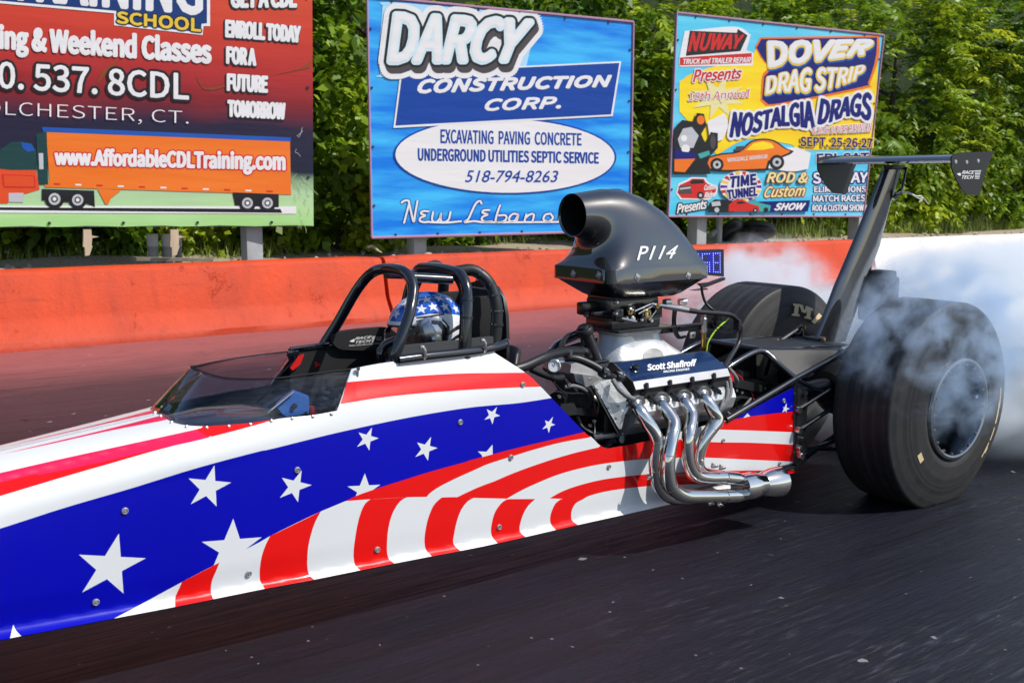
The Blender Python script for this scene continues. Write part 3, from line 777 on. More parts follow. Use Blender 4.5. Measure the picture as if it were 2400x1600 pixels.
S1([(668, 275), (695, 226), (1360, 216), (1352, 330), (1310, 470), (1270, 500), (830, 588), (735, 600), (700, 570), (712, 440), (752, 400), (700, 330)], 'v_ink', True)
q = [(735, 400), (1305, 322), (1345, 226), (695, 238)]
T1('DOVER', [(x+3, y+10) for x, y in q], 'v_blueline', .09, .2, grow=.06); T1('DOVER', q, 'v_gold', .085, .2, grow=.06); T1('DOVER', [(x, y-6) for x, y in q], 'v_white', .05, .2, grow=.06)
q = [(712, 572), (1280, 470), (1298, 358), (718, 432)]
W_ = (.07, 1., .55, .2); T1('DRAG STRIP', [(x+3, y+9) for x, y in q], 'v_blueline', .07, .05, grow=.05, wave=W_); T1('DRAG STRIP', q, 'v_gold', .065, .05, grow=.05, wave=W_); T1('DRAG STRIP', [(x, y-4) for x, y in q], 'v_white', .02, .05, grow=.05, wave=W_)
for txt, q in (('NOSTALGIA', [(508, 772), (1000, 735), (994, 592), (532, 640)]), ('DRAGS', [(1012, 696), (1318, 690), (1330, 545), (1034, 560)])):
    T1(txt, q, 'v_white', .11, grow=.03, wave=(.11, .9, .1, .18)); T1(txt, q, 'v_ink', .038, grow=.03, wave=(.11, .9, .1, .18))
T1('& 36TH DOVER REUNION', [(985, 772), (1322, 757), (1325, 706), (985, 735)], 'v_white', .06, .1, grow=0.); T1('& 36TH DOVER REUNION', [(985, 772), (1322, 757), (1325, 706), (985, 735)], 'v_red', .0, .1)
T1('SEPT. 25-26-27', [(916, 842), (1330, 850), (1332, 796), (916, 786)], 'v_gold', .09, grow=.03); T1('SEPT. 25-26-27', [(916, 842), (1330, 850), (1332, 796), (916, 786)], 'v_ink', .03)
T1('FRI-SAT', [(1012, 936), (1312, 926), (1316, 876), (1012, 882)], 'v_white', .1, grow=.04); T1('FRI-SAT', [(1012, 936), (1312, 926), (1316, 876), (1012, 882)], 'v_ink', .04)
for txt, q in (('SUNDAY', [(992, 1056), (1305, 1050), (1311, 987), (992, 990)]), ('ELIMINATIONS', [(998, 1105), (1297, 1105), (1297, 1068), (998, 1070)]), ('MATCH RACES', [(992, 1160), (1292, 1158), (1292, 1117), (992, 1122)]), ('ROD & CUSTOM SHOW', [(987, 1213), (1283, 1213), (1285, 1173), (988, 1176)])):
    T1(txt, q, 'v_ink', .12, grow=.035); T1(txt, q, 'v_white', .035)
# funny car and its smoke
S1([(700, 960), (820, 850), (900, 850), (975, 880), (960, 970), (860, 985)], 'v_white', True)
S1([(372, 940), (384, 902), (458, 882), (560, 868), (628, 812), (700, 796), (770, 808), (830, 850), (878, 868), (850, 890), (740, 930), (728, 978), (480, 986), (388, 976)], 'v_black', True)
S1([(382, 936), (394, 908), (462, 890), (566, 876), (632, 820), (700, 805), (762, 815), (822, 854), (858, 868), (835, 884), (728, 924), (716, 968), (490, 976), (396, 968)], 'v_orange', True)
S1([(602, 864), (645, 824), (700, 813), (748, 824), (765, 850), (700, 862)], 'v_yellow')
for cx, cy, r in ((436, 946, 38), (780, 932, 42)): S1(ellipse(cx, cy, r, r), 'v_black'); S1(ellipse(cx, cy, r*.6, r*.6), 'v_silver'); S1(ellipse(cx, cy, r*.25, r*.25), 'v_black')
S1([(540, 870), (545, 842), (590, 838), (590, 864)], 'v_grey')
T1('WINGDALE WARRIOR', [(495, 932), (726, 910), (726, 886), (495, 908)], 'v_white', .02)
# front view of a slingshot racer
S1([(380, 700), (480, 650), (500, 720), (470, 800), (400, 830)], 'v_white', True)
S1([(185, 1000), (190, 760), (235, 690), (300, 700), (320, 650), (360, 655), (375, 720), (345, 770), (370, 830), (400, 760), (440, 765), (440, 850), (370, 925), (400, 1000)], 'v_black', True)
S1([(210, 800), (240, 740), (290, 730), (330, 780), (300, 850), (225, 850)], 'v_silver', True); S1(ellipse(245, 795, 18, 18), 'v_white'); S1(ellipse(255, 855, 24, 24), 'v_white'); S1(ellipse(342, 690, 22, 26), 'v_orange'); S1([(192, 850), (225, 870), (320, 880), (300, 920), (192, 915)], 'v_ink'); S1([(190, 915), (310, 912), (250, 990), (190, 985)], 'v_orange', True); S1([(325, 885), (390, 865), (395, 890), (340, 912)], 'v_teal'); S1(ellipse(412, 815, 16, 42), 'v_grey')
# lower strip
S1([(205, 1110), (220, 1055), (275, 1030), (295, 1018), (372, 1020), (392, 1048), (448, 1072), (440, 1112), (395, 1148), (230, 1146)], 'v_white', True)
S1([(213, 1105), (228, 1062), (282, 1038), (300, 1026), (366, 1028), (384, 1054), (438, 1078), (432, 1106), (390, 1138), (238, 1138)], 'v_red', True)
S1([(220, 1070), (290, 1062), (296, 1112), (222, 1115)], 'v_grey'); S1([(226, 1080), (288, 1072), (290, 1082), (226, 1090)], 'v_silver'); S1([(286, 1042), (306, 1032), (362, 1034), (370, 1052), (292, 1058)], 'v_black'); S1(ellipse(346, 1122, 20, 22), 'v_black'); S1(ellipse(346, 1122, 9, 10), 'v_silver')
T1('Custom', [(366, 1094), (440, 1086), (442, 1054), (368, 1062)], 'v_white', .03, .3); T1('Rides', [(366, 1138), (432, 1130), (434, 1096), (370, 1102)], 'v_white', .03, .3)
S1(ellipse(573, 1072, 120, 90), 'v_white'); 
for i in range(18):
    a = 2*math.pi*i/18; c, s_ = math.cos(a), math.sin(a)
    S1([(573+72*math.cos(a-.09), 1072+56*math.sin(a-.09)), (573+118*math.cos(a-.1), 1072+88*math.sin(a-.1)), (573+118*math.cos(a+.1), 1072+88*math.sin(a+.1)), (573+72*math.cos(a+.09), 1072+56*math.sin(a+.09))], ('v_purple', 'v_gold', 'v_red')[i % 3])
S1(ellipse(573, 1072, 80, 62), 'v_white')
T1('TIME', [(500, 1082), (664, 1062), (660, 996), (508, 1014)], 'v_white', .1, grow=.05); T1('TIME', [(500, 1082), (664, 1062), (660, 996), (508, 1014)], 'v_ink', .05); T1('TUNNEL', [(494, 1148), (668, 1126), (668, 1068), (486, 1092)], 'v_white', .1, grow=.05); T1('TUNNEL', [(494, 1148), (668, 1126), (668, 1068), (486, 1092)], 'v_ink', .05)
q = [(720, 1050), (960, 1052), (962, 990), (722, 988)]
T1('ROD &', q, 'v_brown', .08, .25, grow=.03); T1('ROD &', q, 'v_paleyellow', .03, .25)
q = [(708, 1138), (948, 1128), (952, 1062), (716, 1070)]
T1('Custom', q, 'v_brown', .08, .35, grow=.03); T1('Custom', q, 'v_paleyellow', .02, .35, grow=.03)
S1([(660, 1158), (970, 1150), (956, 1214), (640, 1216)], 'v_ink'); T1('SHOW', [(760, 1210), (938, 1206), (946, 1164), (770, 1166)], 'v_white', .05, .25)
q = [(210, 1228), (384, 1198), (384, 1146), (212, 1172)]
T1('Presents', q, 'v_black', .13, .25, grow=.03); T1('Presents', q, 'v_white', .03, .25)
S1([(385, 1216), (388, 1168), (420, 1145), (490, 1148), (535, 1160), (530, 1218)], 'v_black', True); S1(ellipse(432, 1205, 14, 14), 'v_silver'); S1([(400, 1160), (450, 1155), (455, 1180), (405, 1185)], 'v_silver')
S1([(595, 1200), (605, 1158), (650, 1148), (680, 1165), (742, 1180), (736, 1214), (640, 1216)], 'v_teal', True); S1(ellipse(714, 1205, 14, 14), 'v_black')
S1([(500, 1214), (500, 1178), (530, 1150), (580, 1146), (620, 1168), (672, 1182), (680, 1212)], 'v_red', True); S1([(545, 1160), (575, 1155), (600, 1168), (550, 1172)], 'v_black'); S1(ellipse(652, 1208, 14, 14), 'v_black'); S1(ellipse(652, 1208, 6, 6), 'v_silver')
S.done()
S.post(6.95, 7.5, .3, 1.15, .20, .20); S.post(10.05, 6.95, .3, 1.15, .20, .20)
b_drag = S.root

# ------------------------------------------------------------------ odds and ends under the banners
def stake(px, label, dz):
    pts = [(px-2, 538), (px+16, 538), (px+17, 552), (px+34, 555), (px+18, 558), (px+17, 575), (px+19, 577), (px+12, 598), (px+2, 600), (px+1, 580), (px-3, 578), (px-2, 556)]
    y = 6.72
    P = [at(a, b, 'y', y) for a, b in pts]
    o = MB().prism(P, (0, .03, 0)).build('broken_stake', 'wood_raw', None, False)
    tag(o, label, 'stake', 'splintered stakes below the red banner'); return o
stake(198, 'splintered pale wooden stake hanging below the lorry cab on the red banner', 0)
stake(402, 'splintered pale wooden stake in front of the grey pipes', 0)
mat('pale_pipe', (.45, .46, .47), .6, var=.1)
for px0, px1, y, label in ((344, 373, 7.5, 'thick grey pipe stub standing behind the red banner, left of the pair'), (378, 405, 7.5, 'thick grey pipe stub standing behind the red banner, right of the pair'), (408, 428, 7.7, 'grey pipe stub half hidden behind the splintered stake')):
    a, b = at(px0, 590, 'y', y), at(px1, 590, 'y', y); r = (b[0]-a[0])/2*.8; c = (a+b)/2
    top = at((px0+px1)/2, 548, 'y', y)[2]; mid = at((px0+px1)/2, 577, 'y', y)[2]
    root = empty('pipe_stub', label, 'pipe', (c[0], y, .5), 'grey pipe stubs behind the red banner')
    MB().lathe([(r, -.1), (r, mid-.5)], (0, 0, 0), (0, 0, 1)).build('pipe', 'grey_pipe', root)
    MB().lathe([(r*1.12, mid-.5), (r*1.12, top-.5), (r*.95, top-.5), (r*.95, top-.56), (0., top-.56)], (0, 0, 0), (0, 0, 1)).build('sleeve', 'pale_pipe', root)
a, b = at(320, 611, 'y', 6.95), at(500, 614, 'y', 6.75)
d = (b-a)/np.linalg.norm(b-a)
o = MB().prism([a+(0, 0, .0), a+(0, .14, .0), b+(0, .14, 0), b], (0, 0, .03)).build('wooden_plank', 'old_plank', None, False)
tag(o, 'weathered grey plank lying behind the barrier under the red banner', 'plank')
for px, lb in ((690, 'black'), ):
    pass
c = at(1685, 540, 'y', 7.7)
o = MB().tube([(c[0], 7.7, .45), (c[0], 7.7, 1.1)], .05, 0, 16, 1).build('scaffold_pole', 'pale_pipe'); tag(o, 'thin pale pole standing behind the left post of the race poster banner', 'pole')
a = at(1664, 552, 'y', 7.6)
o = MB().tube([a, a+(.35, .15, .08)], .045, 0, 14, 1).build('drain_pipe', 'grey_pipe'); tag(o, 'short grey pipe lying at the foot of the thin pole', 'pipe')
def tyre_thing(c, r, wd, label, rot):
    m = MB(); pr = []
    for a in np.linspace(-2.4, 2.4, 15): pr.append((r-.09+.09*math.cos(a), wd/2*math.sin(a/2.4*1.57)))
    m.lathe(pr+[(r*.6, wd*.35), (r*.6, -wd*.35), pr[0]], (0, 0, 0), (0, 0, 1))
    o = m.build('scrap_tyre', 'rubber_hose'); o.location = c; o.rotation_euler = rot
    tag(o, label, 'tyre', 'scrap tyres lying behind the race poster banner')
for i, (px, py, y, r, lb) in enumerate(((1742, 532, 8.1, .34, 'black scrap tyre lying flat below the race poster, lower of the heap'), (1775, 520, 8.2, .32, 'black scrap tyre tipped on the heap behind the race poster'), (1712, 524, 8.3, .30, 'black scrap tyre leaning left of the heap behind the race poster'))):
    p = at(px, py, 'y', y); tyre_thing((p[0], y, .58+.14*(i == 1)+.06*(i == 2)), r, .28, lb, (.1, (.0, .15, 1.1)[i], i))

# ------------------------------------------------------------------ trees and bushes
def leaf_mat(name, c, c2):
    m = bpy.data.materials.new(name); m.use_nodes = True; t = m.node_tree; b = t.nodes['Principled BSDF']; L = t.links.new
    at_ = nd(t, 'ShaderNodeAttribute', attribute_name='tone')
    cr = nd(t, 'ShaderNodeValToRGB'); e = cr.color_ramp.elements
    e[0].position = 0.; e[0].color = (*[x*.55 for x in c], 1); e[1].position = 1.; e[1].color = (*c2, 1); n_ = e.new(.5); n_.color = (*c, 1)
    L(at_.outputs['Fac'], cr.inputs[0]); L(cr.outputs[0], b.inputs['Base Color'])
    b.inputs['Roughness'].default_value = .45; b.inputs['Specular IOR Level'].default_value = .35
    tr = nd(t, 'ShaderNodeBsdfTranslucent'); mx = nd(t, 'ShaderNodeMixShader'); mx.inputs[0].default_value = .32
    hs = nd(t, 'ShaderNodeHueSaturation', Value=1.5, Hue=.485); L(cr.outputs[0], hs.inputs['Color']); L(hs.outputs[0], tr.inputs[0])
    out = [n for n in t.nodes if n.type == 'OUTPUT_MATERIAL'][0]
    L(b.outputs[0], mx.inputs[1]); L(tr.outputs[0], mx.inputs[2]); L(mx.outputs[0], out.inputs[0])
    M[name] = m
leaf_mat('leaf_mid', (.13, .25, .010), (.38, .50, .03))
leaf_mat('leaf_deep', (.085, .185, .012), (.26, .39, .025))
leaf_mat('leaf_bright', (.23, .35, .012), (.50, .58, .035))
mat('bark', (.07, .052, .038), .9, var=.3, vscale=12, bump=.4)
def fronds(rs, N, center, rad, length, pairs, lw, kind, face=(0, -1)):
    """N sprays of leaves in an ellipsoid crown; each a drooping stalk with leaflets (kind 'pinnate') or a loose bunch of broad leaves ('broad')"""
    r = np.random.RandomState(rs)
    # clumps give the crown its light and dark lumps
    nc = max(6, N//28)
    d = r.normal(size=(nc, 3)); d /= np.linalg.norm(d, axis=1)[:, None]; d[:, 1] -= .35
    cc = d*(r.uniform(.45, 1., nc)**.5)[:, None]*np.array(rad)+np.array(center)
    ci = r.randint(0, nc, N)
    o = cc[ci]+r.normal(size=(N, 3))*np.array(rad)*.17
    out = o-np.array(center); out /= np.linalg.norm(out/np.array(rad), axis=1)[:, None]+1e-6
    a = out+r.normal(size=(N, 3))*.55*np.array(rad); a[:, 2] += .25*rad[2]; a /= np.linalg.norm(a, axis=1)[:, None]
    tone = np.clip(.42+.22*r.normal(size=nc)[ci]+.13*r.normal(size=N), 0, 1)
    V = []; T = []
    up = np.array([0, 0, 1.])
    for i in range(pairs):
        u = (i+1)/pairs
        p = o+a*(length*u)[:, None] if np.ndim(length) else o+a*length*u
        p = p-up*(length*.45*u*u if np.ndim(length) == 0 else (length*.45*u*u)[:, None])
        s_ = np.cross(a, up); s_ /= np.linalg.norm(s_, axis=1)[:, None]+1e-6
        for sg in ((-1, 1) if kind == 'pinnate' else (r.choice((-1, 1)),)):
            jit = r.normal(size=(N, 3))*.28
            if kind == 'pinnate': dr = s_*sg*.9+a*.45-up*.30+jit*.6; L_ = lw[0]*(1.-.45*abs(u-.45)); W_ = lw[1]
            else: dr = r.normal(size=(N, 3))*.8+a*.4-up*.35; L_ = lw[0]*r.uniform(.7, 1.2); W_ = lw[1]
            dr = dr/(np.linalg.norm(dr, axis=1)[:, None]+1e-6)
            nrm = up*.8+r.normal(size=(N, 3))*.45+out*.25
            wv = np.cross(dr, nrm); wv /= np.linalg.norm(wv, axis=1)[:, None]+1e-6
            b0 = p+(r.normal(size=(N, 3))*.03 if kind != 'pinnate' else 0)
            m1 = b0+dr*L_*.42; tip = b0+dr*L_-up*L_*.18
            V.append(np.stack([b0, m1+wv*W_, tip, m1-wv*W_], 1)); T.append(np.clip(tone+r.normal(size=N)*.10, 0, 1))
    return np.concatenate(V).reshape(-1, 3), np.concatenate(T)
def leaf_object(name, V, T, m, parent, off):
    n = len(V)//4; me = bpy.data.meshes.new(name)
    me.vertices.add(n*4); me.loops.add(n*4); me.polygons.add(n)
    me.vertices.foreach_set('co', (V-np.array(off)).ravel()); me.loops.foreach_set('vertex_index', np.arange(n*4)); me.polygons.foreach_set('loop_start', np.arange(0, n*4, 4))
    a = me.attributes.new('tone', 'FLOAT', 'FACE'); a.data.foreach_set('value', T.astype(np.float32))
    me.materials.append(M[m]); me.update(); me.validate()
    return put(name, me, parent)
def tree(name, cat, label, group, x, y, z0, h, rad, N, m, kind, length, pairs, lw, seed, cz=.62):
    root = empty(name, label, cat, (x, y, z0), group)
    c = (x, y, z0+h*cz)
    V, T = fronds(seed, N, c, rad, length, pairs, lw, kind)
    keep = np.repeat(V.reshape(-1, 4, 3)[:, :, 2].min(1) > z0-.05, 4); T = T[keep[::4]]; V = V[keep]
    leaf_object('crown' if cat == 'tree' else 'foliage', V, T, m, root, (x, y, z0))
    rr = random.Random(seed); mb_ = MB()
    if cat == 'tree':
        mb_.tube([(0, 0, -.1), (rr.uniform(-.1, .1), rr.uniform(-.1, .1), h*.35), (rr.uniform(-.25, .25), rr.uniform(-.2, .2), h*.75)], [.11, .085, .03], 0, 9)
        for _ in range(7):
            z = rr.uniform(.25, .7)*h; an = rr.uniform(0, 6.28); l = rr.uniform(.5, .95)
            mb_.tube([(0, 0, z), (math.cos(an)*rad[0]*l*.5, math.sin(an)*rad[1]*l*.5, z+.25), (math.cos(an)*rad[0]*l, math.sin(an)*rad[1]*l, z+.6)], [.045, .03, .01], 0, 6)
        mb_.build('trunk', 'bark', root)
    else:
        for _ in range(6):
            an = rr.uniform(0, 6.28)
            mb_.tube([(math.cos(an)*.08, math.sin(an)*.08, -.05), (math.cos(an)*rad[0]*.4, math.sin(an)*rad[1]*.4, h*.4), (math.cos(an)*rad[0]*.7, math.sin(an)*rad[1]*.7, h*.8)], [.018, .012, .005], 0, 5)
        mb_.build('stem', 'bark', root)
    return root
GT = 'leafy trees beyond the verge'; GB = 'bushes at the foot of the trees'
#      x     y    h    rad              N   mat          kind      seed label
TR = [(-3.2, 10.6, 4.6, (1.9, 1.3, 2.2), 700, 'leaf_mid', 'broad', 'broad-leaved tree hidden behind the left part of the red banner'),
      (-.6, 10.5, 4.8, (1.8, 1.3, 2.3), 800, 'leaf_deep', 'broad', 'dark broad-leaved tree behind the orange lorry on the red banner'),
      (1.35, 10.0, 4.4, (1.2, 1.2, 2.2), 900, 'leaf_mid', 'broad', 'broad-leaved tree filling the gap between the red and blue banners'),
      (3.4, 10.6, 4.9, (1.9, 1.2, 2.3), 800, 'leaf_mid', 'pinnate', 'feathery tree rising over the left half of the blue banner'),
      (6.2, 10.5, 5.0, (1.6, 1.2, 2.4), 850, 'leaf_deep', 'broad', 'dark tree in the gap between the blue banner and the race poster'),
      (8.3, 10.4, 5.1, (1.7, 1.2, 2.4), 850, 'leaf_bright', 'pinnate', 'bright feathery tree rising over the taller end of the race poster'),
      (10.9, 10.6, 5.2, (2.0, 1.3, 2.5), 850, 'leaf_mid', 'pinnate', 'feathery tree rising above the top edge of the race poster'),
      (13.4, 10.3, 5.0, (1.9, 1.3, 2.4), 950, 'leaf_mid', 'pinnate', 'feathery tree between the race poster and the rear wing end plate'),
      (16.0, 10.5, 5.3, (2.0, 1.4, 2.6), 950, 'leaf_bright', 'pinnate', 'bright feathery tree behind the rear wing end plate'),
      (18.8, 10.3, 5.3, (2.0, 1.4, 2.6), 900, 'leaf_mid', 'pinnate', 'feathery tree above the white barrier, behind the drifting tyre smoke'),
      (21.8, 10.6, 5.6, (2.1, 1.5, 2.8), 800, 'leaf_mid', 'pinnate', 'tallest feathery tree, standing beyond the one behind the tyre smoke'),
      (25., 10.6, 5.8, (2.2, 1.6, 2.9), 600, 'leaf_deep', 'broad', 'dark tree farthest right beyond the feathery ones')]
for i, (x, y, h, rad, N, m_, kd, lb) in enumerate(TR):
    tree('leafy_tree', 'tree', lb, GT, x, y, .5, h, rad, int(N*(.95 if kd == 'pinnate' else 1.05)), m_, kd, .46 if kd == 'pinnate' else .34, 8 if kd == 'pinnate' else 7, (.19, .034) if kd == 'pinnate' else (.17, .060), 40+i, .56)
BU = [(-2.4, 9.4, .9, (.8, .5, .5), 260, 'leaf_bright', 'yellow-green bush under the left part of the red banner'),
      (-.9, 9.3, .9, (.8, .5, .5), 300, 'leaf_mid', 'leafy bush under the red banner, behind the first splintered stake'),
      (.55, 9.0, .95, (.75, .5, .55), 320, 'leaf_bright', 'yellow-green bush behind the grey pipe stubs'),
      (1.75, 9.0, 1.1, (.8, .5, .6), 340, 'leaf_bright', 'yellow-green bush between the red banner post and the blue banner'),
      (4.6, 9.6, .9, (.9, .5, .5), 220, 'leaf_deep', 'dark bush low behind the blue banner'),
      (6.7, 9.3, 1.0, (.8, .5, .6), 260, 'leaf_mid', 'bush in the gap left of the race poster'),
      (9.2, 9.4, .8, (.9, .5, .5), 220, 'leaf_deep', 'dark bush behind the scrap tyres under the race poster'),
      (13.0, 9.5, 1.2, (1., .6, .7), 320, 'leaf_bright', 'yellow-green bush beside the race poster, behind the wing strut'),
      (15.4, 9.5, 1.3, (1.1, .6, .75), 340, 'leaf_bright', 'yellow-green bush behind the string on the wing'),
      (18.2, 9.6, 1.3, (1.2, .6, .8), 320, 'leaf_mid', 'bush behind the drifting smoke above the white barrier')]
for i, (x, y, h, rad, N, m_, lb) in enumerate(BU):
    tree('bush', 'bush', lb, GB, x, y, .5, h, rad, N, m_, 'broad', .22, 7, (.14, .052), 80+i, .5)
# vines and undergrowth that read as one mass, and the grass along the verge
r_ = np.random.RandomState(9); Vs, Ts = [], []
for i in range(18):
    x = -5+i*.62
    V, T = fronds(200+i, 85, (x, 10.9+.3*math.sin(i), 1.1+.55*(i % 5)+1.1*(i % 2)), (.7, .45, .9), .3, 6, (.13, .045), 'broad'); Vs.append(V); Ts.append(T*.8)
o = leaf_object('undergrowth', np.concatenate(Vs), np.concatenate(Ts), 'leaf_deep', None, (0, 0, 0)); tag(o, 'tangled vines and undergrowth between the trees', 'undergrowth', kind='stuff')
mat('grass_blade', (.17, .22, .035), .6, var=.35, vscale=2.)
N = 15000; xs = r_.uniform(-6, 24, N); yy = 8.3+r_.gamma(2., .42, N); yy = np.where(xs > 10, yy+.2, yy+np.where((xs > 1.2) & (xs < 10), .75, 0.))
hgt = r_.uniform(.06, .22, N)*(1+.9*(xs > 11)); ang = r_.uniform(0, 3.14, N); ln = r_.normal(size=(N, 2))*.06
base = np.stack([xs, yy, np.full(N, .53)], 1); wv = np.stack([np.cos(ang), np.sin(ang), np.zeros(N)], 1)*.008; tip = base+np.stack([ln[:, 0], ln[:, 1], hgt], 1)
V = np.stack([base-wv, base+wv, tip], 1).reshape(-1, 3); me = bpy.data.meshes.new('grass')
me.vertices.add(3*N); me.loops.add(3*N); me.polygons.add(N); me.vertices.foreach_set('co', V.ravel()); me.loops.foreach_set('vertex_index', np.arange(3*N)); me.polygons.foreach_set('loop_start', np.arange(0, 3*N, 3)); me.materials.append(M['grass_blade']); me.update()
tag(put('grass', me), 'rough yellow-green grass along the verge', 'grass', kind='stuff')
# ------------------------------------------------------------------ the dragster: body shell
CAR = empty('dragster', 'stars and stripes dragster with black roll cage, chrome headers and a tall carbon hood scoop', 'race car', (0, 0, 0))
# half-width over height at seven stations, from the lip at the bottom to the crest
ST_X = [-4.6, -3.6, -3.15, -2.65, -2.13, -1.7, -.5]
ST_Z = np.array([(.250, .268, .32, .44, .49, .52, .545, .546), (.222, .245, .32, .50, .56, .595, .634, .635), (.206, .228, .30, .555, .622, .660, .685, .686), (.19, .212, .29, .60, .685, .74, .81, .90),
                 (.17, .193, .27, .62, .70, .75, .81, .90), (.162, .185, .25, .60, .70, .75, .81, .90), (.163, .18, .20, .50, .60, .70, .81, .90)])
ST_Y = np.array([(.195, .170, .172, .165, .15, .11, 0, 0), (.237, .215, .22, .215, .20, .15, 0, 0), (.264, .24, .245, .245, .235, .175, 0, 0), (.282, .257, .26, .26, .25, .225, .20, .16),
                 (.287, .26, .262, .262, .255, .235, .205, .165), (.282, .256, .258, .258, .25, .235, .20, .16), (.252, .250, .25, .25, .25, .25, .25, .25)])
def half_width(x, z):
    x = min(max(x, ST_X[0]), ST_X[-1]); i = max(0, min(len(ST_X)-2, int(np.searchsorted(ST_X, x))-1))
    u = (x-ST_X[i])/(ST_X[i+1]-ST_X[i]); Z = ST_Z[i]*(1-u)+ST_Z[i+1]*u; Y = ST_Y[i]*(1-u)+ST_Y[i+1]*u
    if z >= Z[7]: return -.5 if Y[7] < .02 else Y[7]
    if z <= Z[1]:
        t = min(1.3, (Z[1]-z)/(Z[1]-Z[0])); return Y[1]+(Y[0]-Y[1])*t*abs(t)
    # smooth through the points
    k = int(np.searchsorted(Z, z))-1; k = max(1, min(6, k)); a = (z-Z[k])/(Z[k+1]-Z[k])
    if k == 5 and Y[6] < .02:                                       # arched nose top
        return Y[5]*(1-a*a)**.62 if a < 1 else 0.
    m0 = (Y[k+1]-Y[k-1])/(Z[k+1]-Z[k-1])*(Z[k+1]-Z[k]); k2 = min(k+2, 7); m1 = (Y[k2]-Y[k])/(Z[k2]-Z[k])*(Z[k+1]-Z[k])
    if k == 4: m1 = Y[5]-Y[4]
    if k == 1: m0 = 0
    a2, a3 = a*a, a*a*a
    return (2*a3-3*a2+1)*Y[k]+(a3-2*a2+a)*m0+(-2*a3+3*a2)*Y[k+1]+(a3-a2)*m1
def crest(x):
    return float(np.interp(x, ST_X[:4], ST_Z[:4, 6]))
def body_hit(px, py, off=0.):
    d = ray(px, py)
    f = lambda t: -(CAM[1]+d[1]*t)-half_width(CAM[0]+d[0]*t, CAM[2]+d[2]*t)
    t0, t1 = (-.42-CAM[1])/d[1], (.12-CAM[1])/d[1]
    ts = np.linspace(t0, t1, 40); a = ts[0]; hit = None
    for b in ts[1:]:
        if f(b) <= 0: hit = (a, b); break
        a = b
    if hit is None: t = (-.25-CAM[1])/d[1]
    else:
        a, b = hit
        for _ in range(22):
            m_ = (a+b)/2
            if f(m_) <= 0: b = m_
            else: a = m_
        t = b
    return CAM+d*t+np.array((0, -off, off*.3))
cA, cB, cC, cD, cE, cF = crop(0, 940, 3.92), crop(0, 1200, 3.92), crop(500, 900, 3.92), crop(560, 1080, 3.92), crop(780, 820, 3.92), crop(1100, 960, 3.92)
c6 = crop(1180, 760, 3.2667); c5 = crop(1150, 420, 3.266); cT = crop(1560, 620, 5.227); c2 = crop(600, 520, 3.36); c7 = crop(1600, 340, 1.781); c3 = crop(1500, 0, 2.45); c1 = crop(0, 520, 2.6133)
crest_px = [tuple(proj((x, -.001, crest(x)-.0001))) for x in np.linspace(-3.16, -4.12, 14)]
xl = crest_px[-1][0]
base_px = [(383, 975), (402, 988), (436, 996), (484, 998.5), (536, 995), (585, 991), (635, 983.5), (685, 977), (733, 972.5), (790, 962)]
rear_px = [(823, 864.5), (870, 855), (918, 847.5), (1000, 838), (1082, 830), (1140, 825)]+cE([(1480, 21), (1780, 215), (1910, 336), (2010, 440), (2310, 750)])+cF([(1125, 252), (1190, 318), (1238, 346), (1265, 353), (1290, 352), (1620, 290)])+[(1600, 1010), (1700, 985)]+c6([(1755, 720), (2225, 480), (2242, 484), (2252, 502), (2227, 1118), (2256, 1127)])
bot_px = [(1586, 1177.5), (1356, 1229), (1234, 1257), (1160, 1273.5), (1100, 1286), (927, 1319), (738.6, 1356.8), (622, 1378.5), (411, 1421), (265, 1448.7), (0, 1499), (xl, 1499-.189*(xl)*1.0)]
dom = smooth_poly(base_px+rear_px+bot_px+crest_px[::-1], 14., 22.)
def star(t5):
    P = [np.asarray(p, float) for p in t5]; out = []
    def X(a, b, c, d):
        r, s_ = b-a, d-c; t = ((c[0]-a[0])*s_[1]-(c[1]-a[1])*s_[0])/(r[0]*s_[1]-r[1]*s_[0]); return a+r*t
    for i in range(5):
        out.append(P[i]); out.append(X(P[i], P[(i+2) % 5], P[(i-1) % 5], P[(i+1) % 5]))
    return [tuple(p) for p in out]
EX = xl-60
blue_low = cB([(1040, 977), (1310, 835), (1670, 640), (2015, 460), (2352, 290)])+cD([(290, 686), (520, 571), (750, 463), (980, 366), (1080, 318), (1250, 257), (1500, 178), (1750, 100), (2100, 3)])+cF([(0, 465), (400, 360), (750, 276), (1060, 203)])
blue_top = [(EX, 1238-.3217*EX)]+cA([(0, 1168), (600, 975), (1200, 800), (1800, 615), (2352, 467)])+cC([(550, 590), (1160, 440), (1800, 305), (2352, 215)])+cE([(1700, 487), (2010, 440), (2080, 430)])
blue = blue_top+cF([(1110, 190)])+blue_low[::-1]+[(200, 1480), (0, 1520), (EX, 1520-.189*EX)]
red_nose = [(EX, 1107.6-.229*EX)]+cA([(0, 657), (600, 520), (1200, 390), (1800, 258), (1850, 215), (2000, 190), (2352, 150)])+cC([(690, 275), (672, 297), (530, 335), (300, 400), (0, 478)])+cA([(1900, 330), (1400, 460), (1000, 575), (600, 690), (0, 870)])+[(EX, 1162-.30*EX)]
wedge = cA([(0, 489), (480, 375), (800, 300), (1200, 202), (1450, 138), (1530, 130), (1530, 160), (1490, 178), (1000, 272), (480, 388)])
cowl = cE([(68, 497), (100, 400), (120, 296), (480, 262), (800, 235), (1200, 214), (1500, 210), (1820, 206), (1960, 335), (1900, 337), (1500, 352), (960, 385), (480, 432)])
R1 = cB([(1670, 640), (2017, 459), (1985, 540), (1950, 620), (1937, 700), (1945, 760), (1975, 830), (1612, 900), (1608, 800), (1625, 740), (1650, 690)])
